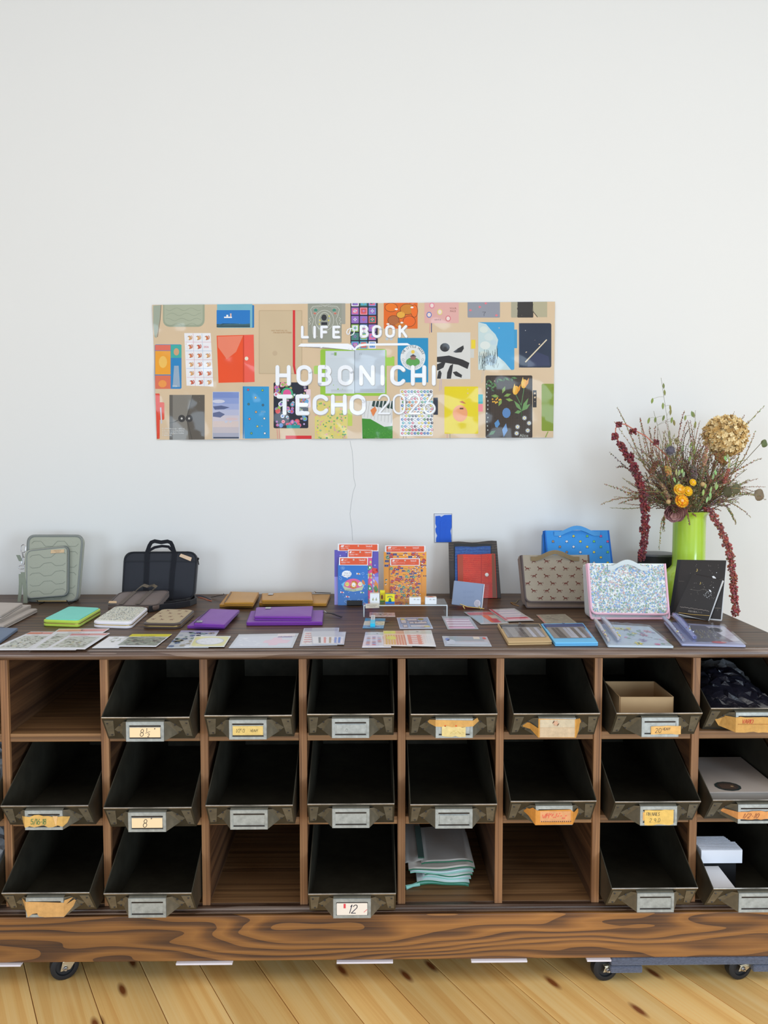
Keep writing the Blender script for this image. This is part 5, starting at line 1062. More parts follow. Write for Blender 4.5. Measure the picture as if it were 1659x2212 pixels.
def dwh(p):
    p.line(arc(.46,.66,.06,.06,90,420,8),.02,(70,70,80),1); p.line([(.40,.74),(.52,.74)],.02,(70,70,80),1); p.ell(.60,.64,.02,.02,(70,70,80),1,6)
    p.line(arc(.76,.66,.06,.06,0,360,8),.02,(70,70,80),1); p.line([(.72,.66),(.80,.66)],.02,(70,70,80),1); p.line([(.88,.64),(.93,.64)],.03,(70,70,80),1)
def dtop(c): return lambda p: (p.poly(arc(.48,.0,.30,.75,0,180,12),(90,50,40),1), p.poly(arc(.48,.0,.25,.62,0,180,12),c,2))
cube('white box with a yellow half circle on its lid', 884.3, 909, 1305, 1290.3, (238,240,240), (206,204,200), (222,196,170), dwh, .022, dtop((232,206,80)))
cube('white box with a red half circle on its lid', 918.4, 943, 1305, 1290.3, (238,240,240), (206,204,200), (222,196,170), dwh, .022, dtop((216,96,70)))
V = vert(yf_-.001); mb = MB(); A = [V.hit(*p) for p in ((789.4,1304),(819.2,1303),(819.2,1313),(789.4,1314))]; mb.loft([p-Vector((0,.0005,0)) for p in A], [p-Vector((0,.0012,0)) for p in A], (206,194,174))
pr = PR(lambda u, v, l: V.hit(u, v, .0013+l*.00012), True); pr.text('PEARS & FRIENDS', 793, 1308.2, 1.8, (120,100,90), 1, 1.1); pr.text('STAMP SET', 798, 1311.5, 1.8, (120,100,90), 1, 1.1); pr.into(mb)
tag(mb.build('price_card', M['print']), 'small beige caption card on the front of the riser', 'card')
# ---- croc vinyl pouches and grey box
pv = lean(1025, 1294, 9)
def vp(nm, label, px, pl, mat, t=.004, ribs=0, rc=(90,76,64), jit=1.0, x01=(0,1), part=None):
    th = thing(nm, label, 'pouch', pl.o); n = 10
    A, B, Cc, D = px; tp = [(A[0]+(B[0]-A[0])*k/n, A[1]+(B[1]-A[1])*k/n-jit*math.sin(k*.9)) for k in range(n+1)]
    q = tp+[Cc, D]; mb = MB(); P = [pl.hit(*p) for p in q]; mb.loft([p-pl.n*t for p in P], P); clampz(mb); mb.build('sleeve_body', M[mat], th, bevel=.0008)
    if ribs:
        pr = PR(fnp(pl), True); random.seed(ribs)
        def W(u, v): return ((A[0]*(1-u)+B[0]*u)*(1-v)+(D[0]*(1-u)+Cc[0]*u)*v, (A[1]*(1-u)+B[1]*u)*(1-v)+(D[1]*(1-u)+Cc[1]*u)*v)
        for j in range(ribs):
            v = (j+.7)/(ribs+.5); pr.line([W(x01[0]+(x01[1]-x01[0])*k/14, v+.006*math.sin(k*1.1+j)) for k in range(15)], .55, rc, 1)
        for k in range(ribs*9):
            u, v = random.uniform(.03,.97), random.uniform(.03,.97); x, y = W(u, v); pr.line([(x,y),(x+random.uniform(1,3),y+random.uniform(-.6,.6))], .5, rc, 1)
        pr.mb().build('embossed_ridges', M['gloss'], th)['kind'] = 'stuff'
    return th
t_ = vp('vinyl_pouch', 'largest, dark brown crocodile vinyl pouch behind the blue and red ones', [(969,1171.5),(1073,1169),(1082.6,1293),(971.8,1294)], sh(pv,.014), 'vblack', .006, 21, (112,92,74), 1.5)
mb = MB(); P = [sh(pv,.0138).hit(*p) for p in ((980,1174),(1062,1174),(1062,1260),(980,1260))]; mb.loft([p-pv.n*.0003 for p in P], P); mb.build('inner_pocket', M['black'], t_)
vp('vinyl_pouch', 'blue crocodile vinyl pouch between the brown and red ones', [(982.7,1181),(1060,1180),(1060,1290),(983,1290)], sh(pv,.0095), 'vblue', .003, 16, (70,120,180), .6)
t_ = vp('vinyl_pouch', 'smallest, red-orange crocodile vinyl pouch with a white snap', [(988,1198),(1069.7,1196.4),(1074,1292),(989.8,1293)], sh(pv,.0045), 'vred', .004, 22, (226,84,40), .5, (.02,.78))
pr = PR(fnp(sh(pv,.0045)), True); pr.rect(1039,1197,1041,1292,(190,30,10),1.5); pr.poly([(1062,1197),(1068,1197),(1073,1291),(1064,1291)],(130,70,34),1.6); pr.poly([(989.5,1199),(1000,1198.5),(1001,1290),(991,1291)],(170,60,20),1.6); pr.mb().build('strap_band', M['gloss'], t_)
mb = MB(); mb.disc(sh(pv,.0045).hit(1051.5,1241.5), pv.n, .0062, .0022, 18, (236,232,226)); mb.build('snap', M['gloss'], t_, smooth=True, label='white snap button')
pg = lean(1014, 1314, 13); q = [(981.3,1254),(1046,1261.5),(1041,1313.5),(975.7,1305.5)]
th = thing('gift_box', 'flat blue-grey box in a clear bag leaning on a wire stand', 'box', tab(1014,1312))
mb = MB(); mb.rslab([pg.hit(*p, .01) for p in q], -.012, 0, .002, .0008, (140,154,176)); pr = PR(fnp(pg,.01), True); pr.ell(1031,1303.6,7,8,(214,206,210),1,24,.1)
for k in range(4): pr.line([(1027+2.2*k,1298+k*.4),(1026+2.2*k,1309)], .5, (130,120,130), 2)
for i in range(3):
    for j in range(2): pr.text('LEUCHT'[i*2:i*2+2], 1000+8*i, 1281+11*j, 5, (130,145,168), 1)
pr.into(mb); mb.build('box_body', M['gloss'], th)
mb = MB(); P = [pg.hit(*p,.0125) for p in ((981,1253),(1057,1263),(1052,1317),(975,1307))]; mb.add(P, [(0,1,2,3)]); mb.build('clear_bag', M['vinyl'], th)
mb = MB(); A = [pg.hit(*p,.0128) for p in ((1045.5,1262),(1046.8,1262),(1041.5,1314),(1040,1314))]; mb.loft([p-pg.n*.0002 for p in A], A, (226,236,244)); mb.build('bag_seam', M['gloss'], th, label='bright folded bag seam')
st = thing('wire_stand', 'small twisted wire stand under the blue-grey box', 'stand', tab(1014,1316))
for x in (1000, 1034):
    a = pg.hit(x,1309,.016); g = tab(x+4,1316); mb = wline([a, Vector((g.x,g.y,ZC+.0016)), Vector((g.x+.004,g.y+.05,ZC+.0016)), Vector((g.x+.004,g.y+.058,ZC+.045))], .0013); mb.build('foot', M['brass'], st)
mb = wline([pg.hit(994,1305,.014), pg.hit(1010,1311,.018), pg.hit(1046,1315,.014)], .0013); mb.build('front_rail', M['brass'], st)
# ---- satchels
def satchel(label, base, ln, flap, rpx, body, depth, cols, pattern, handle, hcol, nm='satchel', pipe=.0026):
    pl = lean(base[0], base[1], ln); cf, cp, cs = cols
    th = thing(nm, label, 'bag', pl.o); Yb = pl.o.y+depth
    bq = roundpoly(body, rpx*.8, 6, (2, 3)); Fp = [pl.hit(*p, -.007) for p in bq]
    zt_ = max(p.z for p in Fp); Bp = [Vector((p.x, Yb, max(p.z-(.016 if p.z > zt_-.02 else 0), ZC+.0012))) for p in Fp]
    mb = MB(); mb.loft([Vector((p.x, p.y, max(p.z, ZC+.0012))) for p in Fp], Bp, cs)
    if pattern:
        pr = PR(fnp(pl, -.007)); pattern(pr, [(flap[3][0]+3,flap[3][1]-6),(flap[2][0]-3,flap[2][1]-6),(body[2][0]-7,body[2][1]-2),(body[3][0]+9,body[3][1]-2)], 1.5); pr.into(mb)
    mb.build('body', M['cloth'], th, bevel=.003)
    fq = roundpoly(flap, rpx, 7, (2, 3)); mb = MB(); Fp = [pl.hit(*p) for p in fq]; mb.loft([p-pl.n*.0045 for p in Fp], Fp, cf)
    t0, t1 = pl.hit(*flap[0]), pl.hit(*flap[1]); mb.loft([t0, t0-pl.n*.004, Vector((t0.x, Yb, t0.z-.018)), Vector((t0.x, Yb, t0.z-.012))], [t1, t1-pl.n*.004, Vector((t1.x, Yb, t1.z-.018)), Vector((t1.x, Yb, t1.z-.012))], cf)
    pr = PR(fnp(pl), True); pattern(pr, flap); pr.into(mb); mb.build('flap', M['cloth'], th)
    pts = [flap[1]]+roundpoly(flap, rpx, 7, (2, 3))[2:-0 or None]; pts = roundpoly(flap, rpx, 7, (2, 3)); pts = pts[1:]+[pts[0]]
    mb = MB(); mb.tube([pl.hit(*p, .0005) for p in pts], pipe, 8, cp); mb.build('flap_piping', M['cloth'], th, smooth=True)
    pts = roundpoly(body, rpx*.8, 6, (2, 3)); pts = pts[1:]+[pts[0]]
    mb = MB(); mb.tube([Vector((p.x, p.y, max(p.z, ZC+pipe+.0006))) for p in [pl.hit(*p, -.0065) for p in pts]], pipe, 8, cp); mb.build('body_piping', M['cloth'], th, smooth=True)
    x0, y0, x1, y1, pk = handle; n = 16; P = []
    for k in range(n+1):
        t = k/n; hgt = 0 if t < .12 or t > .88 else (math.sin(PI*(t-.12)/.76)**1.3)
        P.append(pl.hit(x0+(x1-x0)*t, y0+(y1-y0)*t-hgt*pk, .003+.012*hgt))
    mb = MB(); mb.strip(P, [pl.n.cross(VR).normalized()*.013+pl.n*.004]*(n+1), .003, hcol)
    mb.build('handle', M['cloth'], th)
    return th
def pat_icons(p, q, m=None):
    random.seed(6); cs = [(236,232,236),(230,214,90),(120,200,110),(220,90,150),(170,140,110)]
    n = 0
    for j in range(12):
        for i in range(8):
            x, y = 1180+i*29.5+(14.7 if j % 2 else 0), 1158+j*11.5
            if inq((x, y), q, m or 4):
                c = cs[n % 5]; n += 1; p.ell(x, y, 3.1, 2.8, (50,60,90), 1, 8); p.ell(x, y, 2.5, 2.2, c, 2, 8); p.rect(x-2.6, y+1.6, x-1.4, y+3.4, (60,70,100), 2); p.rect(x+1.4, y+1.6, x+2.6, y+3.4, (60,70,100), 2); p.ell(x-.8, y, .5, .5, (40,40,60), 3, 5); p.ell(x+.8, y, .5, .5, (40,40,60), 3, 5)
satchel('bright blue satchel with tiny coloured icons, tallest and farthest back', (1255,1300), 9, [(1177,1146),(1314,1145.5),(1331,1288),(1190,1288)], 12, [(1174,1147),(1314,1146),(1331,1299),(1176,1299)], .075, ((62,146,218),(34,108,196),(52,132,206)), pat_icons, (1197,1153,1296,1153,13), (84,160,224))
def pat_horse(p, q, m=None):
    k = 0
    for j in range(8):
        for i in range(7):
            x, y = 1126+i*27.5+(13.5 if j % 2 else 0), 1212+j*16
            if inq((x, y), q, m or 5): horse(p, x, y, 11, (112, 60, 50), 1.2, 1.0, -1 if (i+j) % 3 else 1)
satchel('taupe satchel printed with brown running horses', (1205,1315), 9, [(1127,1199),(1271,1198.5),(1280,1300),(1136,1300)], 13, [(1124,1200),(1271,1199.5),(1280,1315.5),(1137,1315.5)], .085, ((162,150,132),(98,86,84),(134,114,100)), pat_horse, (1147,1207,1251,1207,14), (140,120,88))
def pat_floral(p, q, m=None):
    random.seed(9); xs = [a[0] for a in q]; ys_ = [a[1] for a in q]
    cols = [(140,172,214),(140,172,214),(164,190,224),(218,190,184),(206,172,170),(150,178,152),(140,166,144),(170,188,168)]
    area_ = (max(xs)-min(xs))*(max(ys_)-min(ys_)); n = 0
    for k in range(int(area_/5.2)):
        x, y = random.uniform(min(xs), max(xs)), random.uniform(min(ys_), max(ys_))
        if not inq((x, y), q, m or 2.5): continue
        c = random.choice(cols); n += 1
        if k % 4 == 0: p.star(x, y, 1.3, 2.7, 5, c, 1.2+.0005*n)
        else: p.ell(x, y, random.uniform(.8,2.0), random.uniform(.6,1.2), c, 1.2+.0005*n, 5, random.uniform(0,3))
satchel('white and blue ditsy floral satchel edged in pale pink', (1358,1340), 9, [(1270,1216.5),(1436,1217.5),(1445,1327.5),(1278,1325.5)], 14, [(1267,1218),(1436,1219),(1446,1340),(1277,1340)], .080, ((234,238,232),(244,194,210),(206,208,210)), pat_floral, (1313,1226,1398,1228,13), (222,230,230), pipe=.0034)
mb = MB(); mb.tube([tab(x, y, .0016) for x, y in ((1121,1309),(1108,1305),(1103,1301),(1114,1303),(1120,1296))], .0011, 6, (176,146,80)); tag(mb.build('gold_cord', M['brass']), 'thin gold cord loop left of the horse-print satchel', 'cord')
# ---- notebooks
def notebook(label, cover, pages, pl, draw, t=.010):
    th = thing('notebook', label, 'notebook', pl.o)
    mb = MB(); P = [pl.hit(*p,-.0012) for p in pages]; mb.loft([p-pl.n*t for p in P], P, (226,226,226)); clampz(mb); mb.build('pages', M['print'], th)
    mb = MB(); P = [pl.hit(*p) for p in cover]; mb.loft([p-pl.n*.001 for p in P], P, (40,32,28)); pr = PR(fnp(pl), True); draw(pr); pr.into(mb); mb.build('cover', M['gloss'], th)
def dn1(p):
    random.seed(3); p.poly([(1464,1210),(1471,1210),(1452,1330),(1446,1329)], (22,20,26), 1)
    for k in range(40):
        x, y = random.uniform(1480,1562), random.uniform(1216,1320); p.ell(x, y, .5, .5, (170,160,150), 1, 5)
    p.line(arc(1504.5,1231.5,2,2.6,-70,110,6),1.2,(230,200,110),2); p.poly([(1538,1245),(1542,1244),(1547,1249),(1546,1250),(1540,1249)],(236,236,236),2); p.ell(1548,1237,.9,.9,(206,206,206),2)
    p.line([(1540,1250),(1550,1252),(1563,1251)],.4,(130,120,110),1); p.line([(1541,1313),(1557,1314)],.6,(170,150,130),1); p.line([(1466,1255),(1478,1256)],.4,(120,110,100),1)
pn = leanedge((1446,1331), (1558,1342), 12)
notebook('larger black notebook with a small moon and stars, leaning behind', [(1463,1209),(1569,1210.5),(1557,1338),(1445,1329)], [(1464,1210),(1570,1211.5),(1558,1342),(1446,1331)], sh(pn,.001), dn1, .012)
def dn2(p):
    random.seed(4)
    for k in range(26):
        x, y = random.uniform(1490,1548), random.uniform(1255,1300)
        if inq((x,y), [(1496,1240),(1560,1253),(1533,1330),(1463,1320)], 3): p.ell(x, y, .5, .5, (180,170,160), 1, 5)
    p.line(arc(1512,1259.5,1.8,2.2,-70,110,6),1,(230,200,110),2); p.poly([(1531,1273),(1535,1275),(1537,1279),(1535,1279.5),(1532,1276)],(236,236,236),2); p.ell(1541,1269,.9,.9,(206,206,206),2)
    for k in range(16): a = 2*PI*k/16; p.ell(1528+random.uniform(3,9)*math.cos(a), 1285+random.uniform(3,7)*math.sin(a), .9, .9, (170,170,170), 2, 6)
    p.line([(1490,1273),(1510,1276),(1520,1272),(1532,1279)],.4,(130,120,110),1)
    for k in range(30): x = 1470+2.1*k; p.ell(x, 1311+.18*(x-1470)-k*.06+random.uniform(-1,.6), 1.2, .7, (150,136,126), 1, 5)
    p.text('月夜の散歩ノート', 1486, 1321.5, 3.2, (170,160,150), 1, .9, .12)
pn2 = Plane(pn.o+pn.n*.0165, pn.n)
notebook('smaller tilted black notebook with white page edges, leaning in front', [(1496,1240),(1560.5,1253),(1530,1341),(1457,1323.5)], [(1497,1241),(1562.5,1254),(1531,1345),(1456,1326)], pn2, dn2, .012)
mb = MB(); mb.tube([pn2.hit(*p,.001) for p in ((1466,1323.5),(1500,1328),(1533,1330))], .0008, 6, (190,160,100)); tag(mb.build('elastic_cord', M['brass']), 'thin gold cord along the foot of the tilted black notebook', 'cord')
# ---- speaker
Ysp = 2.72; V = vert(Ysp); xa, xb = V.hit(1381,1192).x, V.hit(1381,1192).x+.118; zt = V.hit(1415,1194).z; xc = (xa+xb)/2
sp = thing('speaker', 'black speaker with a grey top behind the floral satchel', 'speaker', (xc, Ysp, ZC)); cn = [(xa,Ysp+.059,ZC+.0006),(xb,Ysp+.059,ZC+.0006),(xb,Ysp-.059,ZC+.0006),(xa,Ysp-.059,ZC+.0006)]
mb = MB(); mb.rslab(cn, 0, zt-ZC-.010, .05, .003, nc=10); mb.build('grille', M['grille'], sp, smooth=True)
mb = MB(); mb.rslab(cn, zt-ZC-.010, zt-ZC-.001, .05, .003, nc=10); mb.build('top_cap', M['spk'], sp, smooth=True)
# ---- wall patch
V = vert(YW); wp = thing('taped_wall_box', 'small wall opening sealed with torn blue painter tape', 'wall box', V.hit(957,1172))
mb = MB(); A = [V.hit(*p,.0005) for p in ((937.5,1109),(976,1109.5),(976,1171.5),(938.5,1172))]; mb.loft(A, [p-Vector((0,.0012,0)) for p in A], (206,212,226)); fr_o = mb.build('plaster_edge', M['print'], wp)
mb = MB(); mb.tube([V.hit(*p,.002) for p in ((938,1109.5),(976,1109.5),(976,1171.5),(938.5,1171.5))], .0008, 6, (120,124,140), closed=True); mb.build('outline', M['print'], wp)
mb = MB(); tp = [(940.5,1115),(950,1114),(953,1116.5),(960,1112.5),(975.5,1112),(975.5,1139),(973,1147),(974.5,1155),(975,1171),(958,1171),(942,1171),(942,1163),(944.5,1157),(941,1149),(940.5,1142),(943,1138),(940.5,1131)]
A = [V.hit(*p,.0022) for p in tp]; mb.loft(A, [p-Vector((0,.0008,0)) for p in A]); mb.build('painter_tape', M['blutape'], wp)
mb = MB(); A = [V.hit(*p,.0032) for p in ((951,1126),(962,1120),(964,1122),(955,1132),(961,1139),(961,1171),(950,1171),(951,1140))]; mb.loft(A, [p-Vector((0,.0006,0)) for p in A]); mb.build('tape_overlap', M['blutape'], wp)
# ================================================================== the poster
V = vert(YW)
def wave(u, v):
    a = .0022*math.sin(u*.021+.4)*math.sin(v*.03+1)+.0014*math.sin(u*.047+v*.02)+.0009*math.sin(u*.09-v*.05)
    a += .0006*math.sin(v*.115+u*.012+1.4*math.sin(u*.03))
    a += .004*math.exp(-((u-1100)/60)**2-((v-905)/35)**2)-.003*math.exp(-((u-1160)/30)**2-((v-900)/50)**2)+.0028*math.exp(-((u-730)/45)**2-((v-760)/30)**2)
    return max(.0012, .0052+a)
def pfn(u, v, l):
    # small rigid skew so the straight sheet follows the slightly tilted hang
    vv = v+(-3.5+(-3.5)*(u-764)/435*1.0)*(1 if v < 800 else .5)*0
    return V.hit(u, vv, wave(u, v)+l*.00022)
po = thing('wall_poster', 'wide glossy poster of notebooks hung on the white wall', 'poster', V.hit(765,950))
PG = [329+k*(870/90) for k in range(91)]; PV = [651+k*(300/34) for k in range(35)]
p = PR(pfn, True); TAN = (216, 190, 156)
outline = [(329,658.5),(545,657),(764,655.5),(980,653.5),(1199,651.5),(1197,800),(1195.5,945),(980,948),(764,949),(550,949.5),(339,950),(334,800)]
p.poly(outline, TAN, 0)
# stripes of pale highlight are left to the gloss; only flat print below
def sq(x0, y0, x1, y1, c, l=1, r=2): p.rrect(x0, y0, x1, y1, r, c, l)
def txt(t, x, y, h, c, l=3, wk=1.0): p.text(t, x, y, h, c, l, wk)
R_ = random.Random(4)
# sage pouch, top left
sq(352,640,442,706,(156,164,140),1,14); sq(355,640,438,702,(172,178,154),2,12)
for k in range(4): p.line([(358+i*4, 668+k*11+3*math.sin(i*.8+k*2)) for i in range(20)], .7, (150,158,136), 3)
p.poly([(331,660),(347,659),(345,690),(338,730),(334,728),(331,700)], (160,168,150), 1); p.line([(348,659),(346,690),(340,728)],1.2,(110,110,100),2)
# ship notebook
sq(469,642,545,708,(120,180,196),1,3); p.rect(468,670,540,707,(30,120,196),2); p.rect(468,700,540,707,(50,80,90),3)
p.poly([(468,702),(480,699),(495,701),(510,699),(525,700),(540,699),(540,703),(468,703)],(60,100,110),3.2); p.rect(484,684,501,687,(236,232,232),3); p.rect(489,680,493,684,(236,240,240),3); p.rect(497,677,500,684,(230,190,170),3); sq(543,659,549,708,(40,120,180),.8,2)
# beige book with red band
sq(559,670,653,808,(196,172,138),1,2); sq(561,672,651,806,(206,184,150),1.4,2); p.rect(632.5,670,637.5,790,(216,40,44),3); p.poly([(632.5,790),(637.5,790),(640,808),(636,808)],(206,40,44),3)
txt("AND THAT'S ALL OF...",586,715.5,3,(176,130,80),3,.9); txt("...THE END OF MY STORIES",588,720,3,(176,130,80),3,.85)
p.ell(594,763,5.5,5.5,(196,172,140),2); 
# sage book with lace drawing
sq(665,640,738,740,(150,152,138),1,2); sq(737,640,746,700,(160,158,146),.8,1)
for s in (-1, 1):
    p.line([(702+s*6,662),(702+s*14,661),(702+s*26,662),(702+s*31,668),(702+s*28,682),(702+s*24,690),(702+s*28,704),(702+s*26,722),(702+s*16,727)],.8,(216,216,206),2)
    p.line([(702+s*30,686),(702+s*34,688),(702+s*31,692),(702+s*35,695),(702+s*31,699),(702+s*34,702)],.7,(216,216,206),2)
    for k in range(5): p.line([(702+s*(12+4*k),662),(702+s*(28-3*k),682-k)],.4,(200,200,190),2)
    p.ell(702+s*20,670,4,3.4,(70,140,120),3,7); p.ell(702+s*22,677,3,2,(206,110,90),3,6)
p.line(arc(701,692,20,22,0,360,20),.8,(216,216,206),2); p.line(arc(701,692,12,17,0,360,20),.8,(224,224,214),2); p.ell(700,686,6,7,(40,40,46),2,8); p.rect(694,696,707,702,(36,36,42),2)
for x, y in ((691,692),(710,692),(690,700),(711,683)): p.ell(x,y,1.6,2,(220,206,90),3,6)
for k in range(7): p.line([(702,662),(690+k*4,657)],.4,(214,214,204),2)
# dark patchwork book
sq(757,640,816,742,(30,30,48),1,2); cc = [(224,110,150),(110,150,210),(150,190,90),(230,230,236),(150,110,190),(220,90,90),(70,130,120),(90,170,196),(236,150,170)]
for j in range(6):
    for i in range(3):
        x, y = 759+i*18.6, 648+j*18.3; c = R_.choice(cc); c2 = R_.choice(cc); c3 = R_.choice(cc); sq(x,y+(-2),x+16,y+13.5,c,2,1); sq(x+2,y,x+14,y+11.5,c2,3,1); p.star(x+8,y+5.5,2,4.6,R_.choice((4,5,6)),c3,4); p.ell(x+8,y+5.5,1.6,1.6,c,5,6)
# orange bears book -> plain orange and brown patches
sq(829,640,902,710,(226,104,24),1,1)
for x,y,rx,ry,c in ((845,664,14,10,(236,120,30)),(880,668,16,12,(206,130,40)),(850,692,13,11,(176,100,50)),(884,694,14,12,(236,104,24)),(866,680,10,8,(230,170,60)),(868,702,16,7,(206,120,40)),(895,672,8,14,(236,110,30))):
    p.ell(x,y,rx,ry,(110,56,20),2+ (x%7)*.05,14); p.ell(x,y,rx-1,ry-1,c,2.5+(x%7)*.05,14)
for x,y in ((856,668),(890,664),(838,700),(868,697)): p.ell(x,y,3.4,2,(240,236,230),3.4,8)
# pink book
sq(917,640,991,698,(222,170,162),1,2)
for x,y,c in ((933,660,(226,120,150)),(950,674,(226,214,120)),(927,680,(70,110,190)),(968,688,(214,110,120))): p.ell(x,y,5.6,6.4,c,2,14); p.ell(x,y,4,4.6,(236,214,206),3,12)
txt('YOUR',971,668,4,(150,100,90)); txt('PACE',972,674,4,(150,100,90)); txt('GENTLE',938,692,3,(140,90,90)); p.line([(929,698),(928,720)],1,(214,120,130),1); p.line([(932,698),(932,718)],1.6,(30,50,120),1)
# grey book
sq(1010,640,1080,686,(146,148,158),1,2)
for x,y in ((1016,670),(1049,655),(1072,681),(1036,663)): p.poly([(x-3,y),(x,y-2.5),(x+4,y),(x,y+3)],(226,120,130),2)
p.line([(1042,674),(1049,674),(1045.5,678),(1045.5,683)],.7,(60,60,70),2)
# dark/beige book top right
sq(1117,640,1152,686,(52,48,44),1,2); p.poly([(1150,640),(1182,640),(1182,685),(1160,685),(1150,672)],(178,170,140),1.2); sq(1104,640,1118,686,(170,164,140),1,2); p.line([(1150,640),(1151,672),(1161,685)],1.2,(30,30,26),2)
# bottom row etc: left orange/blue panels
sq(334,744,392,840,(60,130,190),1,3); p.rect(335,745,368.5,757,(226,110,90),2); p.rect(335,758,368.5,809,(238,160,40),2); p.rect(335,811,368.5,840,(222,112,80),2); p.rect(369,745,392,773,(60,170,160),2); p.rect(369,774,392,838,(34,130,190),2)
p.ell(352,782,9,13,(240,190,90),3,14); p.ell(351,829,9,8,(236,150,70),3,14); p.ell(381,760,6,8,(206,160,120),3,12); p.poly([(376,790),(386,790),(389,836),(373,836)],(150,170,190),3); txt('2026',372,836,4,(220,226,230),4)
# stickers grid of little squirrels -> rust and cream dabs
p.poly([(398,719.5),(455,719.5),(461,835),(403,833)],(236,234,236),1)
for j in range(6):
    for i in range(3):
        x, y = 408+i*18.5+j*.9, 730+j*19.2
        if j == 1 and i == 2: txt('2026',x-6,y+2,4,(214,60,80)); continue
        c = R_.choice([(206,90,60),(216,120,70),(226,170,110)]); p.ell(x+1,y,4.4,4.8,(110,60,50),2,8); p.ell(x+1,y,3.7,4.1,c,3,8,.4); p.ell(x-1.6,y+1,2.3,3.4,(246,240,232),4,7); p.line(arc(x+4,y-1,3,4,-80,100,6),1.6,c,3)
for k in range(1,3): p.line([(398+k*19,720),(403+k*19,834)],.6,(150,190,220) if k==2 else (220,150,160),2)
for k in range(1,6): p.line([(399+k,720+k*19),(456+k,720+k*19)],.6,(226,150,160) if k%2 else (150,180,220),2)
# orange vinyl cover
p.poly([(468,725),(547,723),(550,825),(472,827)],(236,78,24),1); p.poly([(470,727),(525,725),(510,760),(490,776),(471,750)],(236,130,100),2); p.rect(525,724,527,826,(206,60,24),3); p.poly([(527,724),(548,723),(550,825),(528,826)],(238,90,70),2); p.ell(532.5,774.5,4,4.2,(236,224,200),4,14)
# grey envelope book
p.rect(366,853,442,950,(128,122,112),1); p.rect(366,853,373,950,(96,90,82),2); p.poly([(416,853),(442,853),(442,950),(408,950),(403,905)],(92,84,74),2); p.line([(416,853),(403,903),(415,950)],1,(60,56,50),3)
for x in (392.5, 408.5): p.ell(x,904,7.6,7.8,(58,54,52),4,18); p.ell(x,904,2.2,2.4,(200,196,190),5,10)
p.line([(366,914),(378,911),(388,906)],1,(70,66,60),4)
# sky book
sq(459,846,518,948,(196,200,216),1,2)
for k,c in enumerate([(120,140,196),(140,156,204),(160,170,208),(184,186,210),(206,196,204),(214,196,190),(196,186,190),(170,170,186)]): p.rect(460,847+k*12.6,516,847+(k+1)*12.6,c,1.5)
p.ell(472,867,14,4,(206,206,220),2,12); p.poly([(460,878),(478,876),(496,880),(484,884),(464,885)],(86,96,134),2); p.poly([(460,892),(474,889),(486,895),(476,902),(460,900)],(96,104,140),2); p.ell(500,905,14,3,(214,190,190),2,12); p.rect(461,944,516,947,(60,70,90),3)
# bright blue slim book
p.poly([(524.5,834.5),(581,835),(582.5,947),(528,947.5)],(46,150,206),1); p.rect(524.5,835,527,947,(30,120,180),2)
for x,y,c in ((536,842,(222,90,110)),(567,843,(150,190,90)),(552,859,(226,190,90)),(537,873,(70,120,120)),(568,875,(70,110,130)),(553,890,(226,170,110)),(539,905,(220,140,130)),(571,904,(226,226,220)),(556,921,(200,200,120)),(543,936,(120,170,110)),(572,936,(236,236,240))): p.ell(x,y,2.8,2.8,(40,60,80),2,8); p.ell(x,y,2.1,2.1,c,3,8)
txt('2026',563,891,4,(150,190,210))
# black floral book
sq(591,826,666,925,(26,28,46),1,3)
for k in range(70):
    x, y = R_.uniform(595,662), R_.uniform(830,920); r = R_.uniform(2,6); c = R_.choice(cc); p.ell(x,y,r,r,c,2+.01*k,9); p.ell(x,y,r*.55,r*.55,R_.choice(cc),2.5+.01*k,8)
p.ell(620,850,13,13,(60,170,120),3.5,18); p.ell(620,850,9,9,(226,90,150),3.8,14); sq(661,841,671,880,(232,206,214),1.5,1); p.rect(619,918,648,925,(30,150,150),3.5)
p.line([(598,925),(600,948)],.8,(226,90,110),1); p.line([(603,925),(604,948)],.8,(206,60,90),1); p.rect(617,941,673,952,(216,40,44),1)
# big open green notebook
sq(692,754,835,855,(150,196,60),1,5); sq(846,770,852,790,(160,200,80),.9,1); p.rect(830,772,852,790,(160,206,80),.9); sq(678,790,692,808,(170,206,100),.9,3)
p.rect(703,758,765.5,850,(206,214,220),2); p.rect(766.5,756,832,849,(190,200,210),2); p.line([(766,757),(766,850)],1.2,(120,130,140),3); p.rect(722,761,727,768,(130,170,90),3); txt('14',714,767,5,(150,160,170)); txt('15',775,767,5,(150,160,170))
for k in range(20): p.line([(706,774+k*3.6),(763,774+k*3.6)],.25,(180,190,198),2.5); p.line([(769,774+k*3.6),(829,773+k*3.6)],.25,(168,180,190),2.5)
for k in range(3): p.line([(715,842+k*2.4),(762,842+k*2.4)],.5,(150,150,150),3); p.line([(778,841+k*2.4),(828,841+k*2.4)],.5,(140,140,146),3)
p.rect(826,797,829,803,(60,130,90),3)
# yellow-green ditsy pouch
sq(680,866,750,949,(222,206,120),1,2); sq(751,884,761,920,(190,206,90),.9,1)
for k in range(150):
    c = R_.choice([(120,180,100),(226,160,160),(236,220,80),(90,160,110),(216,190,150)]); p.ell(R_.uniform(682,748), R_.uniform(868,947), R_.uniform(1,2.6), R_.uniform(1,2.6), c, 2+.005*k, 7)
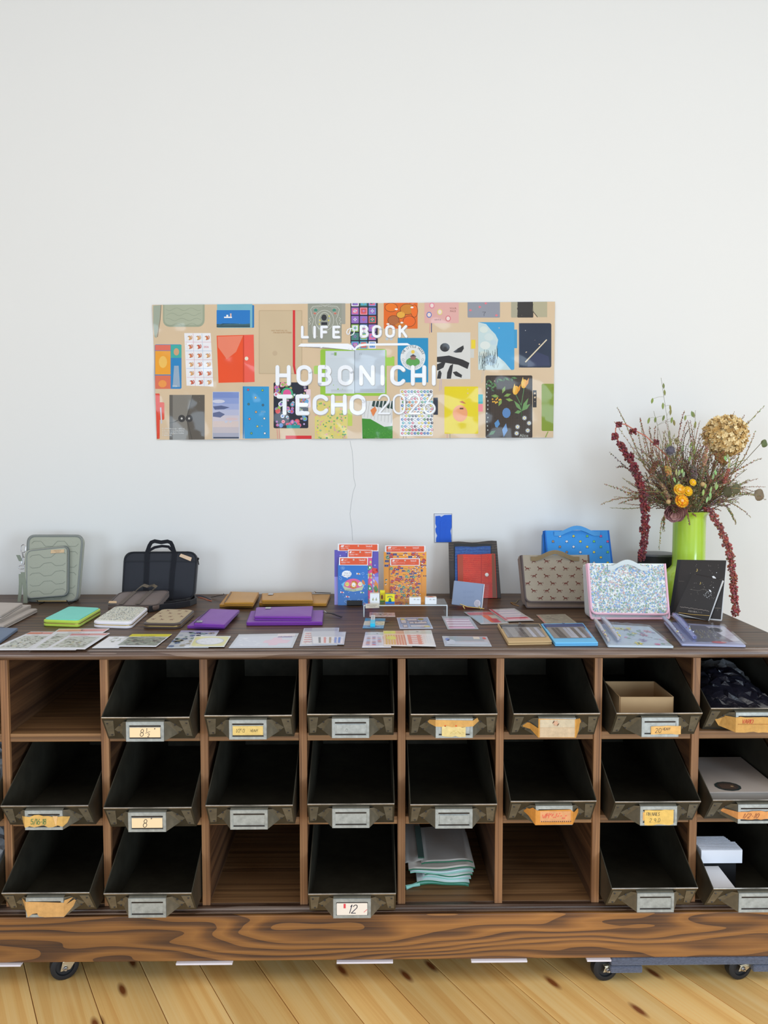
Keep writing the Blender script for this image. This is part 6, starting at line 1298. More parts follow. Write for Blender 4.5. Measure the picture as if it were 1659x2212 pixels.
# piano-and-grass book
p.rect(782,866,848,950,(222,222,220),1); p.poly([(782,904),(800,905),(830,922),(848,920),(848,950),(783,950)],(60,140,40),2)
for k in range(10): x = 784+k*7; p.line([(x,868),(x-5+k*.4,900+k*1.6)],.5,(150,150,150),1.6)
for k in range(6): x = 806+k*8; p.poly([(x,866),(x+5,866),(x+3,879+k),(x-3,877+k)],(40,66,60),2)
for k in range(200): p.ell(R_.uniform(784,847), R_.uniform(924,949), .8, .6, R_.choice([(50,120,36),(80,160,50),(100,170,60)]), 3, 4)
p.poly([(800,886),(810,878),(814,886),(806,900)],(226,130,70),3); txt('2026',809,948,4,(150,170,130))
# the little house book
p.rect(859,730,925,826,(24,140,190),1); p.ell(892,772.5,27,27.5,(226,228,228),2,32); p.ell(892,775,16,19,(206,214,216),3,24); p.poly(arc(892,782,15,10,180,360,10)+[(906,786),(892,793),(878,786)],(90,160,80),4); p.rect(887,770,898,777,(150,110,100),5); p.poly([(885,770),(892.5,765),(900,770)],(80,70,80),5); p.ell(892,760,4,4,(236,200,80),4,10)
S_ = 'THE LITTLE HOUSE'
for i, ch in enumerate(S_):
    a = math.radians(202+i*(136/15)); x, y = 892+21.3*math.cos(a), 772.5+21.3*math.sin(a)
    if ch != ' ': p.text(ch, x-1.6*math.cos(a+PI/2), y-1.6*math.sin(a+PI/2), 5.6, (60,76,90), 4, .8, a+PI/2)
for i in range(5): 
    for s in (0, 1): a = math.radians((168-i*19) if s == 0 else (12+i*19)); p.line(arc(892+21.5*math.cos(a), 772.5+21.5*math.sin(a), 2.4, 2.4, 0, 360, 8), .5, (140,150,150), 4)
# white ditsy characters -> generic dots
sq(864,841,935,942,(232,230,230),1,2)
for j in range(13):
    for i in range(10):
        x, y = 869+i*6.9+(j%2)*2, 846+j*7.5; c = R_.choice([(70,130,200),(226,90,120),(240,214,60),(90,170,90),(240,150,170),(70,70,90),(90,190,200),(236,140,60),(240,240,240)]); p.ell(x,y,3,3,(50,50,60),2,7); p.ell(x,y,2.4,2.4,c,3,7); p.ell(x+.4,y-.3,1,1,(246,246,246),4,5)
sq(936,859,946,896,(40,44,60),.9,1); p.line([(872,942),(871,949)],.8,(30,30,30),1); p.line([(877,942),(877,949)],.8,(30,30,30),1)
# abstract grey book
p.rect(944,718,1016,819,(214,212,206),1); p.rect(1018,734,1027,753,(232,206,50),.9); p.rect(1014,754,1024,773,(206,204,196),.8)
for pts in (arc(961,750.5,10.5,9.5,0,360,14), [(979,760),(990,752),(1001,746),(1002,753),(997,761),(984,762)], [(944,771),(970,768),(1000,777),(1014,784),(1010,797),(990,788),(965,784),(944,782)], [(944,787),(956,782),(962,784),(958,794),(947,800),(944,800)], [(965,818),(966,805),(972,790),(979,786),(977,800),(974,818)], [(944,818),(947,802),(951,800),(954,806),(952,818)], [(978,804),(986,802),(998,810),(997,816),(984,812)]): p.poly(pts, (44,42,42), 2)
p.line([(951,819),(949,845)],1,(190,170,200),1); p.line([(954,819),(953,842)],1,(190,170,200),1)
# yellow book
sq(960,835,1033,937,(228,206,8),1,2); p.rect(1033,852,1043,872,(60,170,180),.9); p.rect(1033,873,1043,889,(236,140,150),.9); p.ell(994,893,16,18,(236,160,110),2,20); p.poly([(992,868),(999,866),(1007,872),(999,871)],(196,100,40),3); p.rect(993,881,1001,884,(80,40,30),3)
p.line([(966,937),(966,947)],.8,(206,120,140),1); p.line([(972,937),(972,947)],.8,(60,120,110),1)
# sky with cloud book
sq(1033,696,1111,799,(64,156,206),1,3); p.rect(1110,712,1117,752,(60,150,196),.9)
cl_ = [(1033,696),(1050,700),(1060,712),(1070,722),(1076,734),(1074,746),(1065,756),(1074,768),(1090,782),(1104,799),(1033,799)]; p.poly(cl_, (196,214,214), 2)
for x,y,r,c in ((1045,712,9,(214,222,214)),(1056,728,10,(206,218,216)),(1048,746,11,(220,226,220)),(1066,740,7,(190,210,216)),(1060,778,14,(180,206,220)),(1044,766,9,(206,214,206))): p.ell(x,y,r,r*.8,c,2.4,14)
for k in range(60): x = R_.uniform(1034,1075); y = R_.uniform(765,796); p.line([(x,y+6),(x+R_.uniform(-3,3),y-R_.uniform(2,14))],.6,(30,40,46),3)
p.line([(1042,800),(1040,828)],1,(200,190,180),1); p.line([(1046,800),(1043,825)],1,(196,190,186),1)
# navy book with gold line
sq(1121,698,1191,794,(36,46,66),1,4); p.poly([(1140,780),(1160,760),(1185,770),(1188,790),(1140,792)],(50,56,86),2); p.poly([(1133.5,781.5),(1180,733),(1182,734.5),(1136,783)],(222,206,176),3); p.rect(1121,698,1123,794,(60,70,96),2); p.ell(1135,714,.8,.8,(220,220,220),3,6)
# tulip book
sq(1049,811,1150,946,(54,42,32),1,3); p.rect(1151,843,1159,880,(50,42,40),.9)
for k in range(24): p.line([(1062+k*3.6,815),(1062+k*3.6,944)],.4,(86,70,54),1.4)
for k in range(36): p.line([(1060,816+k*3.6),(1148,816+k*3.6)],.4,(86,70,54),1.4)
def leafp(x,y,a,ln,wd,c,l=4): p.poly([(x,y),(x+ln*.5*math.cos(a)-wd*math.sin(a),y+ln*.5*math.sin(a)+wd*math.cos(a)),(x+ln*math.cos(a),y+ln*math.sin(a)),(x+ln*.5*math.cos(a)+wd*math.sin(a),y+ln*.5*math.sin(a)-wd*math.cos(a))],c,l)
for s in ((1132,838),(1114,852)): p.line([(s[0],s[1]),(1126,876),(1127,900)],1.6,(90,130,80),3); p.ell(s[0],s[1]-9,6.5,10,(236,176,60),4,12,.2); leafp(s[0]-4,s[1],-1.5,24,3,(240,200,110),5); leafp(s[0]+2,s[1],-1.2,24,3,(226,150,40),5)
for a,ln in ((-1.1,32),(-2.2,28),(-.7,24),(2.9,16)): leafp(1127,888,a,ln,4,(110,150,90))
for x,y,a in ((1052,830,.5),(1060,840,-.6),(1075,818,.4),(1066,826,1.0),(1090,815,.6),(1105,815,.2),(1056,820,.9)): leafp(x,y,a,13,2.4,(90,130,80)); leafp(x,y,a+1.2,10,2,(70,110,70))
for x,y,a in ((1085,850,-1.2),(1088,856,-.3),(1092,862,.2),(1084,862,2.0),(1078,856,3.2)): leafp(x,y,a,17,3.6,(130,160,80))
for k in range(12): p.ell(1064+R_.uniform(0,18), 858+R_.uniform(0,16), 1.8, 1.8, (226,170,60), 4, 7)
for x,y in ((1133,903),(1118,922),(1116,936),(1143,914),(1140,930)):
    for k in range(10): leafp(x,y,2*PI*k/10,6,.9,(216,220,222),4)
    p.ell(x,y,1.6,1.6,(226,200,90),5,7)
p.poly([(1068,914),(1076,906),(1080,916),(1074,924),(1070,922)],(90,140,190),4); leafp(1056,940,-.6,18,4,(90,130,90)); p.ell(1094,892,9,11,(90,130,180),3.4,12); leafp(1088,944,-1.4,30,6,(110,150,200),3.2); txt('Alice',1122,944,7,(190,190,180),5)
for k in range(12): p.ell(1052+R_.uniform(-1,3), 830+k*9, 1.2, 2, (190,196,190), 3, 6)
# right green book and edge pieces
sq(1170,829,1198,931,(130,150,40),1,3); p.line([(1184,932),(1178,945)],2,(140,160,60),1)
sq(330,850,345,948,(226,70,44),1,2); sq(342,869,355,907,(226,80,50),.9,3); p.line([(347,880),(349,915)],3,(200,200,206),2)
p.ell(836,732,3.6,3.6,(190,196,200),1,8); p.ell(845,732,3.6,3.6,(190,196,200),1,8)
# small print
for k, s_ in enumerate(['© 1994 Nintendo / APE inc.', '© Eiichiro Oda/SHUEISHA', '© 2025 VLB Rights Holder', '© BANDAI']): txt(s_, 350, 927.5+k*4.8, 3.4, (232,230,226), 6, .95)
# white lettering
WH = (244, 246, 250); SHD = (176, 172, 168)
L_ = 7
def word(t, x, y, h, wd, gap, wk=1.0, cap=False, l=L_):
    for ch in t: x = p.strokes(ch, x, y, h, wd, WH, l, 0, wk, cap)+gap*h
    return x
def fit(t, x0, x1, y, h, wd, wk=1.0):
    tot = sum(ST[c][0]*wk for c in t)*h; g = (x1-x0-wd-tot)/(len(t)-1); x = x0+wd/2
    for ch in t: p.strokes(ch, x+.8, y-wd/2+.9, h-wd, wd+.9, SHD, L_-.8, 0, wk*h/(h-wd), True); p.strokes(ch, x, y-wd/2, h-wd, wd, WH, L_, 0, wk*h/(h-wd), True); x += ST[ch][0]*wk*h+g
fit('LIFE', 650, 735, 731, 27.5, 5.4, .85); fit('BOOK', 777, 880, 729.5, 27.5, 5.4, .95)
p.text('の', 745.5, 724.5, 16.5, WH, L_, 1.0); p.text('の', 746.1, 724.5, 16.5, WH, L_, 1.0)
fit('HOBONICHI', 595, 941, 833, 44.5, 8.2, .95); fit('TECHO', 597, 790, 896.5, 44.5, 8.2, 1.0); fit('2026', 816, 941, 895, 44, 3.8, .95)
p.poly([(643,748.5),(650,742.2),(752,742.2),(760,745.5),(766,752.5),(770,747),(778,743),(790,742),(880,741.2),(888,746),(790,746.8),(778,748.5),(771,752),(768.5,756.5),(763.5,756.5),(758,750.5),(750,748)], WH, L_)
p.clip(329, 651, 1199.5, 951, PG[1:-1], PV[1:-1])
# trim to the sheet outline
def edge(u0, v0, u1, v1):
    pass
mbp = MB()
# follow the outline: shift rows so the top and bottom edges match the sheet
def ytop(u): return 658.5-7*(u-329)/870
def ybot(u): return 950-5*(u-339)/857
def xl_of(v): return 329+10*(v-658)/292
def xr_of(v): return 1199-4*(v-651)/294
bm_v = []
for (u, v, l) in p.v:
    v2 = min(max(v, ytop(u)), ybot(u)); u2 = min(max(u, xl_of(v2)), xr_of(v2)); bm_v.append((u2, v2, l))
p.v = bm_v
p.into(mbp); ob = mbp.build('printed_sheet', M['poster'], po)
me = ob.data; me.polygons.foreach_set('use_smooth', [True]*len(me.polygons))
# ================================================================== vase and dried bouquet
YV = 2.60; V = vert(YV); c0v = V.hit(1488, 1105); XV = c0v.x
rn = (V.hit(1522,1180).x-V.hit(1454,1180).x)/2; XV = (V.hit(1522,1180).x+V.hit(1454,1180).x)/2
zrim = V.hit(1490,1105).z; znk = V.hit(1488,1226).z-ZC; H_ = zrim-ZC
vs_ = thing('vase', 'glossy lime green bottle vase behind the black notebooks', 'vase', (XV, YV, ZC))
prof = [(.055,.0008),(.072,.004),(.080,.03),(.081,.055),(.078,znk-.022),(.066,znk-.008),(rn+.006,znk),(rn+.0005,znk+.008),(rn,znk+.03),(rn,H_-.022),(rn+.002,H_-.012),(rn+.009,H_-.004),(rn+.012,H_),(rn+.010,H_+.001),(rn-.002,H_-.008),(rn-.004,H_-.03),(rn-.004,H_-.10)]
mb = MB(); mb.lathe(prof, (XV, YV, ZC), 48); mb.build('vessel', M['vase'], vs_, smooth=True)
RM = Vector((XV, YV, zrim))
RB = random.Random(21)
def tgt(px, py, dy=0.0): return vert(YV+dy).hit(px, py)
def curve(a, b, sag=0.0, n=10, bend=None):
    a = Vector(a); b = Vector(b); m_ = (a+b)/2+Vector((0, 0, sag))+(bend or Vector())
    return [a*(1-t)**2+m_*2*t*(1-t)+b*t*t for t in [k/n for k in range(n+1)]]
def rim(dx=0, dy=0): return RM+Vector((dx, dy, -.05))
def mouth(b):
    d = Vector((b.x-XV, b.y-YV, 0)); 
    if d.length > rn*.7: d = d.normalized()*rn*.7
    return RM+d*.8+Vector((0,0,.002))
def stemP(b, sag, n=10):
    m_ = mouth(b); return [RM+Vector(((m_.x-XV)*.3, (m_.y-YV)*.3, -.09))]+curve(m_, b, sag, n)
# wiry sprigs with tiny buds
SC = [(150,122,98),(164,142,108),(136,114,104),(156,148,104),(156,116,92),(124,104,88)]
def sprig(px, py, dy, sag, col, label, group, buds=46, br=.0026, branches=3, start=.35, kind='sprig'):
    b = tgt(px, py, dy); P = stemP(b, sag, 14); bx = RB.uniform(-.03, .03)
    P = [q+Vector((bx*math.sin(PI*max(0, i-1)/(len(P)-2)), 0, bx*.5*math.sin(2*PI*max(0, i-1)/(len(P)-2)))) if i > 1 else q for i, q in enumerate(P)]; th = thing('dried_sprig', label, 'flower', P[0], group)
    mb = MB(); mb.tube(P, [.0011]*2+[.001]*(len(P)-4)+[.0005]*2, 4, col)
    BP = [P[3:]]
    for k in range(branches):
        i = RB.randint(4, 9); a = P[i]; d = (P[min(i+4, len(P)-1)]-a); e = a+d*RB.uniform(.8,1.3)+Vector((RB.uniform(-.05,.05), RB.uniform(-.04,.04), RB.uniform(-.02,.05))); Q = curve(a, e, .008, 6); mb.tube(Q, .0005, 3, col); BP.append(Q)
    mb.build('stem', M['plant'], th)
    mb = MB()
    for Q in BP:
        n = int(buds*len(Q)/14)
        for k in range(n):
            t = (start if Q is BP[0] else .1)+(1-(start if Q is BP[0] else .1))*k/n; x = t*(len(Q)-1); i = min(int(x), len(Q)-2); c_ = Q[i].lerp(Q[i+1], x-i)
            c_ = c_+Vector((RB.uniform(-1,1), RB.uniform(-1,1), RB.uniform(-1,1)))*br*.9; r = br*RB.uniform(.5,1.1)*(1.15-.5*t)
            v_ = [c_+Vector(q)*r for q in ((1,0,0),(-1,0,0),(0,1,0),(0,-1,0),(0,0,1.3),(0,0,-1.3))]
            mb.add(v_, [(0,2,4),(2,1,4),(1,3,4),(3,0,4),(2,0,5),(1,2,5),(3,1,5),(0,3,5)], tuple(max(0, min(255, int(q*RB.uniform(.7,1.15)))) for q in col))
    o = mb.build('buds', M['plant'], th); o['kind'] = 'stuff'
named = [
 (1298,1090,.0,.06,0,'arching bud sprig reaching farthest left and drooping beside the amaranth'), (1333,880,.0,.02,0,'upright bud sprig at the top left of the bouquet'),
 (1332,1010,-.02,.05,0,'curled sprig poking out left of the long amaranth strand'), (1424,1188,-.05,.10,0,'sprig hanging down over the speaker beside the vase'),
 (1490,1135,-.09,.05,0,'short sprig dangling in front of the vase neck'), (1652,876,.0,.0,0,'tall sprig ending at the upper right corner of the bouquet'),
 (1609,897,.02,.0,0,'dark spiky sprig leaning right above the hydrangea'), (1632,930,-.02,.0,0,'sprig with a pointed tip right of the hydrangea head'),
 (1590,1132,.0,.07,0,'sprig drooping right of the vase, lowest on that side'), (1622,1118,.03,.07,0,'sprig drooping with a kinked tip at the right'),
 (1382,902,.03,.02,0,'leaning sprig left of the seed oats'), (1655,1080,.0,.05,0,'sprig running to the right edge below the round leaves'),
 (1478,888,.04,.01,0,'upright sprig rising behind the centre of the bouquet')]
for x, y, dy, sg, ci, lb in named: sprig(x, y, dy, sg, SC[RB.randint(0, 4)], lb, None, 80, .0026, 3)
for k in range(74):
    a = RB.uniform(-1.5, 1.42); r = RB.uniform(60, 172) if abs(a) > .5 else RB.uniform(80, 178)
    x = 1488+r*math.sin(a)*1.0; y = 1092-r*math.cos(a)*1.05+ (18 if abs(a) > 1.2 else 0)
    x = min(x, 1668); side = 'left' if x < 1440 else ('right' if x > 1535 else 'middle'); hg = 'upper' if y < 985 else 'lower'
    sprig(x, y, RB.uniform(-.09, .09), RB.uniform(-.015, .07), SC[k % 6], 'thin brown dried sprig with tiny buds in the %s %s of the bouquet' % (hg, side), 'thin bud sprigs, %s %s of the bouquet' % (hg, side), 60, .0021, 5, .25)
# green-brown filler grass
for k in range(84):
    a = RB.uniform(-1.4, 1.35); r = RB.uniform(40, 150); x = 1490+r*math.sin(a); y = 1098-r*math.cos(a)
    b = tgt(x, y, RB.uniform(-.07,.07)); P = stemP(b, .01, 8); th = thing('dried_grass', 'olive green wisp of dried foliage low in the bouquet', 'foliage', P[0], 'olive foliage wisps in the bouquet')
    mb = MB(); mb.tube(P, .0008, 3, (104,104,66)); mb.build('stem', M['plant'], th); mb = MB(); col = RB.choice([(158,154,104),(172,164,118),(140,142,96),(164,130,96),(180,156,116)])
    for j in range(46):
        t = RB.uniform(.15, 1)*(len(P)-1); i = min(int(t), len(P)-2); c_ = P[i].lerp(P[i+1], t-i); d = Vector((RB.uniform(-1,1), RB.uniform(-1,1), RB.uniform(-.2,1))).normalized(); s_ = d.cross(Vector((RB.uniform(-1,1), RB.uniform(-1,1), RB.uniform(-1,1)))).normalized()*.0017; ln = RB.uniform(.007,.018)
        mb.add([c_-s_*.4, c_+d*ln*.5-s_, c_+d*ln, c_+d*ln*.5+s_], [(0,1,2),(0,2,3)], tuple(int(q*RB.uniform(.8,1.15)) for q in col))
    o = mb.build('needles', M['plant'], th); o['kind'] = 'stuff'
# sea oats
def oval(mb, c_, d, ln, wd, col, nrm=None):
    d = d.normalized(); s_ = d.cross(nrm or Vector((RB.uniform(-.3,.3), -1, RB.uniform(-.3,.3)))).normalized(); n_ = s_.cross(d)*.0012; N_ = 8
    top_ = []; 
    for k in range(N_): t = k/(N_-1); w_ = wd*math.sin(PI*min(1, t*1.02))**.7 if 0 < t < 1 else 0; top_.append((t, w_))
    vs = [c_+d*ln*t-s_*w_*.5 for t, w_ in top_]+[c_+d*ln*t+n_ for t, w_ in top_]+[c_+d*ln*t+s_*w_*.5 for t, w_ in top_]+[c_+d*ln*t-n_ for t, w_ in top_]
    fs = []
    for k in range(N_-1):
        for a_, b_ in ((0,1),(1,2),(2,3),(3,0)): fs.append((a_*N_+k, a_*N_+k+1, b_*N_+k+1, b_*N_+k))
    mb.add(vs, fs, col)
OG = (132,140,84); LG = (150,178,116)
def oats(px, py, dy, seeds, label, col=OG, sag=.0, ln=.019):
    b = tgt(px, py, dy); P = stemP(b, sag, 14); th = thing('seed_oats', label, 'flower', P[0])
    mb = MB(); mb.tube(P, [.0010]*8+[.0005]*(len(P)-8), 4, (120,116,80))
    L_ = []
    for (sx, sy) in seeds:
        s = tgt(sx, sy, dy-.004); q = min(P[4:], key=lambda v_: (v_-s).length+.4*max(0, v_.z-s.z-.004)); mb.tube(curve(q, s+Vector((0,0,.004)), .006, 5), .0004, 3, (124,120,84)); L_.append(s)
    mb.build('stem', M['plant'], th)
    for s in L_:
        mb = MB(); oval(mb, s+Vector((0,0,.008)), Vector((RB.uniform(-.4,.4), 0, -1)), ln*RB.uniform(.8,1.15), .0075, tuple(int(q*RB.uniform(.9,1.1)) for q in col)); mb.build('seed_head', M['plant'], th)
oats(1428, 816, .0, [(1435,847),(1447,880),(1449,888),(1410,865),(1432,875),(1433,833)], 'tallest seed oats stem, rising to the top of the bouquet')
oats(1412, 888, .02, [(1403,907),(1416,906),(1435,902),(1452,906),(1455,912)], 'seed oats stem with a row of seeds left of centre')
oats(1502, 886, -.01, [(1481,902),(1494,893),(1497,895),(1503,916),(1501,920)], 'arching seed oats stem left of the hydrangea', sag=.03)
oats(1448, 940, -.03, [(1446,950),(1450,958),(1443,965),(1452,970),(1446,935)], 'dense olive seed oats above the globe thistle')
oats(1500, 955, -.06, [(1495,960),(1500,966),(1502,975),(1492,990)], 'olive seed oats in the middle beside the hydrangea')
oats(1544, 1010, -.08, [(1544,1020),(1542,1028),(1551,1052),(1548,1046)], 'pale green seed heads below the hydrangea', LG)
oats(1470, 1010, -.08, [(1461,1018),(1469,1020),(1474,1018),(1478,1024),(1455,1036),(1467,1044)], 'pale green seed heads above the orange flowers', LG)
oats(1535, 1048, -.09, [(1524,1050),(1520,1062),(1537,1056),(1534,1068),(1530,1078),(1537,1074)], 'pale green seed heads above the vase rim', LG)
oats(1572, 988, -.07, [(1566,990),(1571,986),(1574,995),(1576,1004)], 'pale green seed heads at the foot of the hydrangea', LG)
# amaranth strands
def amaranth(path, dy, label, col, r0=.011, clumps=()):
    P = [tgt(x, y, d_) for (x, y, d_) in path]; th = thing('amaranth_strand', label, 'flower', P[0])
    mb = MB(); mb.tube([mouth(P[0])-Vector((0,0,.03))]+P, .0018, 6, (196,120,100)); mb.build('stem', M['plant'], th, smooth=True)
    mb = MB(); k0 = 0
    for i in range(len(P)-1):
        a, b = P[i], P[i+1]; n = max(1, int((b-a).length/.0042))
        for k in range(n):
            if len(path) > 18 and i < 8: continue
            k0 += 1; t = k/n; c_ = a.lerp(b, t); clump = .62+.38*abs(math.sin(k0*.42)); rr = r0*clump*RB.uniform(.8,1.1)
            for j in range(11):
                o_ = Vector((RB.uniform(-1,1), RB.uniform(-.8,.8), RB.uniform(-.6,.6)))*rr*.82
                mb.blob(c_+o_, rr*RB.uniform(.2,.34), tuple(int(q*RB.uniform(.78,1.15)) for q in col), 1, .22)
    for (x, y, r_) in clumps:
        c_ = tgt(x, y, -.05)
        for j in range(50): mb.blob(c_+Vector((RB.uniform(-1,1), RB.uniform(-.8,.8), RB.uniform(-1,1)))*r_*.7, r_*RB.uniform(.18,.3), tuple(int(q*RB.uniform(.8,1.2)) for q in col), 1, .2)
    o = mb.build('flower_clusters', M['plant'], th, smooth=True); o['kind'] = 'stuff'
d1 = -.05
amaranth([(1440,985,-.03),(1412,958,-.04),(1395,942,d1),(1372,930,d1),(1352,917,d1),(1338,915,d1),(1330,925,d1),(1329,942,d1),(1339,957,d1),(1348,972,d1),(1357,985,d1),(1368,1005,d1),(1376,1025,d1),(1382,1045,d1),(1387,1065,d1),(1391,1085,d1),(1394,1105,d1),(1394,1125,d1),(1393,1150,d1),(1392,1175,d1),(1388,1195,d1),(1384,1213,d1)], d1, 'long dark red amaranth strand hanging down left of the vase', (126,60,64), .0150, ((1337,917,.011),(1368,932,.013),(1418,955,.010),(1328,942,.014)))
amaranth([(1525,1100,-.03),(1536,1102,-.05),(1541,1112,-.06),(1546,1124,-.06),(1555,1140,-.06),(1563,1158,-.06),(1570,1175,-.06),(1576,1195,-.06),(1581,1215,-.06),(1582,1235,-.06),(1585,1250,-.06),(1584,1268,-.06),(1586,1290,-.06),(1588,1305,-.06),(1587,1322,-.06),(1588,1333,-.06)], 0, 'dusty red amaranth strand hanging down right of the vase', (162,92,88), .0140)
# amaranth flower buds along the arch
for x, y in ((1337,917),(1369,932),(1419,955)):
    pass
# hydrangea head
hc = tgt(1567, 943, .0); th = thing('hydrangea', 'large dried golden hydrangea head at the upper right', 'flower', hc); mb = MB(); mb.tube(stemP(hc, 0, 8), .002, 6, (120,96,66)); mb.build('stem', M['plant'], th)
mb = MB(); rx, rz = .060, .058
for k in range(1300):
    d = Vector((RB.gauss(0,1), RB.gauss(0,1)-.3, RB.gauss(0,1))).normalized(); c_ = hc+Vector((d.x*rx*(1.0+.12*d.z), d.y*rx*.9, d.z*rz))*RB.uniform(.78,1.12); d = (d+Vector((RB.uniform(-1,1), RB.uniform(-1,1), RB.uniform(-1,1)))*.75).normalized(); u_ = d.orthogonal().normalized(); w_ = d.cross(u_); a0 = RB.uniform(0, PI)
    col = RB.choice([(230,200,140),(238,214,162),(218,184,122),(244,224,176),(200,162,100)])
    for q in range(4):
        a_ = a0+q*PI/2; e1 = (u_*math.cos(a_)+w_*math.sin(a_)+d*.3).normalized(); e2 = d.cross(e1).normalized()*.0036
        mb.add([c_, c_+e1*.0045-e2, c_+e1*.0075-e2*.6+d*.001, c_+e1*.0085+d*.0005, c_+e1*.0075+e2*.6+d*.001, c_+e1*.0045+e2], [(0,1,2,3,4,5)], col)
o = mb.build('petals', M['plant'], th); o['kind'] = 'stuff'
mb = MB(); mb.blob(hc, .046, (120,86,46), 2); mb.build('flower_core', M['plant'], th)
# globe thistle
tc_ = tgt(1448, 973, -.07); th = thing('globe_thistle', 'round grey spiky globe thistle left of centre', 'flower', tc_); mb = MB(); mb.tube(stemP(tc_, 0, 8), .0014, 5, (130,122,90)); mb.build('stem', M['plant'], th)
mb = MB(); mb.blob(tc_, .0125, (96,92,104), 2)
for k in range(220):
    d = Vector((RB.gauss(0,1), RB.gauss(0,1), RB.gauss(0,1))).normalized(); u_ = d.orthogonal().normalized()*.0007; w_ = d.cross(u_); b_ = tc_+d*.011
    mb.add([b_+u_, b_+w_, b_-u_-w_, tc_+d*.0175], [(0,1,3),(1,2,3),(2,0,3)], RB.choice([(120,118,130),(146,142,148),(104,100,114)]))
mb.build('spines', M['plant'], th)['kind'] = 'stuff'
# strawflowers
def daisy(x, y, dy, r, cols, label, n=34, ctr=(232,190,130)):
    c_ = tgt(x, y, dy); th = thing('strawflower', label, 'flower', c_); mb = MB(); mb.tube(stemP(c_+Vector((0,.01,-.002)), 0, 6), .0012, 5, (110,100,60)); mb.build('stem', M['plant'], th)
    f = Vector((RB.uniform(-.2,.2), -1, .35)).normalized(); u_ = f.orthogonal().normalized(); w_ = f.cross(u_); mb = MB()
    for ring, (rr, lift) in enumerate(((1, .0), (.78, .35), (.5, .8))):
        for k in range(n//(ring+1)):
            a_ = 2*PI*(k+.5*ring)/(n//(ring+1)); e1 = (u_*math.cos(a_)+w_*math.sin(a_)+f*lift).normalized(); e2 = f.cross(e1).normalized()*r*.13
            mb.add([c_, c_+e1*r*rr*.6-e2, c_+e1*r*rr, c_+e1*r*rr*.6+e2], [(0,1,2,3)], RB.choice(cols))
    mb.build('petals', M['plant'], th); mb = MB(); mb.blob(c_+f*.002, r*.25, ctr, 1); mb.build('flower_centre', M['plant'], th)
OY = [(232,150,10),(240,176,20),(222,120,10)]
daisy(1468,1058,-.11,.020,[(232,170,30),(236,190,60),(226,150,20)],'upper orange strawflower with a pale centre')
daisy(1486,1061,-.10,.017,[(240,190,20),(232,170,10)],'yellow strawflower facing right beside the pale-centred one')
daisy(1473,1082,-.12,.023,OY,'lower deep orange strawflower above the dusty rose')
daisy(1497,1042,-.09,.012,[(240,180,10),(246,200,40)],'small yellow strawflower above and right of the others')
# dried rose
rc_ = tgt(1458, 1106, -.075); th = thing('dried_rose', 'large dusty purple dried rose drooping over the vase rim', 'flower', rc_); mb = MB(); mb.tube([RM+Vector((0,0,-.02)), RM+Vector((-.01,-.03,.01)), rc_], .0022, 6, (100,80,50)); mb.build('stem', M['plant'], th)
f = Vector((-.25,-.8,-.45)).normalized(); u_ = f.orthogonal().normalized(); w_ = f.cross(u_); mb = MB()
for ring in range(5):
    rr = .032*(1-ring*.17)
    for k in range(7-ring):
        a_ = 2*PI*(k+.4*ring)/(7-ring); nn = 5; vs = []
        for i in range(nn+1):
            for j in range(3):
                aa = a_+(i/nn-.5)*1.25; lift = (-.012+.020*j/2+.002*ring); q = rr*(.45+.55*j/2); vs.append(rc_+(u_*math.cos(aa)+w_*math.sin(aa))*q+f*(lift+.003*math.sin(i*1.3)))
        mb.add(vs, [(i*3+j, i*3+j+1, (i+1)*3+j+1, (i+1)*3+j) for i in range(nn) for j in range(2)], RB.choice([(166,118,118),(182,136,128),(142,98,102),(196,154,140)]))
mb.build('petals', M['plant'], th)
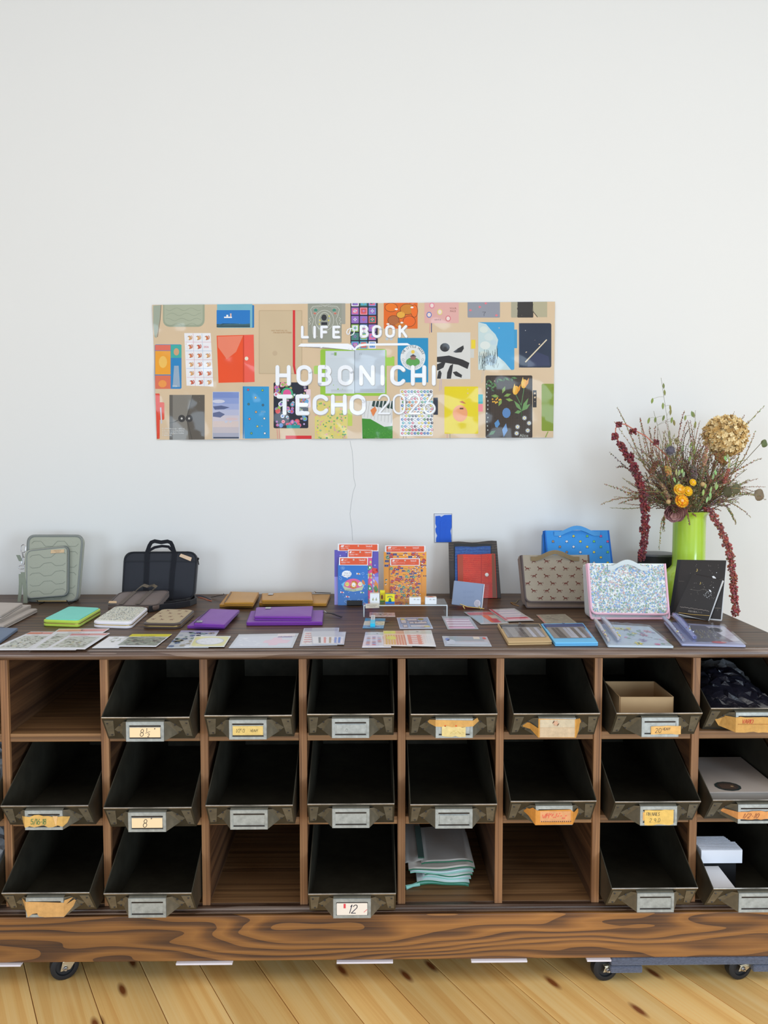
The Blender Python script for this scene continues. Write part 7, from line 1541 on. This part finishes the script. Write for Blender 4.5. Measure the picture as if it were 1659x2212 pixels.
# round dark leaves
def rleaf(x, y, dy, r, col, label, rot=0):
    c_ = tgt(x, y, dy); th = thing('round_leaf', label, 'leaf', c_); mb = MB(); mb.tube(stemP(c_+Vector((0,.002,r)), 0, 8), .0009, 4, (96,86,60)); mb.build('stem', M['plant'], th); mb = MB(); n = 18; vs = [c_+Vector((0,.004,0))]
    for k in range(n): a_ = 2*PI*k/n; q = r*(1-.12*math.cos(2*a_+rot)); vs.append(c_+Vector((q*math.cos(a_), .003*math.sin(3*a_), q*math.sin(a_))))
    mb.add(vs, [(0, 1+k, 1+(k+1) % n) for k in range(n)], col); o = mb.build('leaf_blade', M['plant'], th, smooth=True); s = o.modifiers.new('s', 'SOLIDIFY'); s.thickness = .0008
rleaf(1572,1063,-.06,.0155,(84,80,54),'dark round leaf right of the vase rim, left one of a pair'); rleaf(1590,1056,-.05,.0150,(104,102,74),'greyish round leaf overlapping the darker one'); rleaf(1640,1069,-.03,.0170,(134,118,96),'brown heart-shaped leaf at the right edge'); rleaf(1651,958,-.02,.011,(104,116,76),'small green round leaf high at the right edge'); rleaf(1462,953,-.04,.009,(150,140,104),'small buff round pod near the centre top')
# feathery plumes, pods
def plume(x0, y0, x1, y1, dy, col, label, r=.007):
    a, b = tgt(x0, y0, dy), tgt(x1, y1, dy); P = curve(a, b, .01, 12); th = thing('dried_plume', label, 'flower', a); mb = MB(); mb.tube(stemP(a, 0, 6), .001, 4, (120,100,70)); mb.build('stem', M['plant'], th); mb = MB()
    for i, q in enumerate(P):
        for k in range(9): mb.blob(q+Vector((RB.uniform(-1,1), RB.uniform(-1,1), RB.uniform(-1,1)))*r*.6, r*RB.uniform(.25,.5)*(1.1-.4*i/12), tuple(int(c*RB.uniform(.88,1.1)) for c in col), 1, .25)
    mb.build('plume', M['plant'], th)['kind'] = 'stuff'
plume(1522,1004,1527,963,-.08,(176,138,112),'pinkish tan plume in front of the hydrangea'); plume(1446,1080,1427,1045,-.09,(150,120,92),'tan curved plume left of the orange flowers'); plume(1445,1022,1440,1012,-.08,(176,140,80),'small golden plume below the globe thistle',.010)
plume(1566,1042,1574,1014,-.07,(166,100,86),'reddish feathery plume at the right'); plume(1500,1030,1497,1008,-.07,(110,96,88),'grey fuzzy seed cluster in the centre',.010); plume(1408,1020,1420,1000,-.05,(120,84,62),'rusty brown plume at the left',.010); plume(1560,1000,1548,985,-.05,(138,98,60),'brown plume under the hydrangea',.012)
for x, y, lb in ((1444,1084,'small round beige pod above the dusty rose'),(1518,1046,'small round tan pod right of the strawflowers')):
    c_ = tgt(x, y, -.1); th = thing('seed_pod', lb, 'seed pod', c_); mb = MB(); mb.tube(stemP(c_+Vector((0,.005,0)), 0, 6), .0009, 4, (120,100,70)); mb.build('stem', M['plant'], th); mb = MB(); mb.blob(c_, .0072, (190,160,110), 2, .05); mb.build('pod', M['plant'], th, smooth=True)
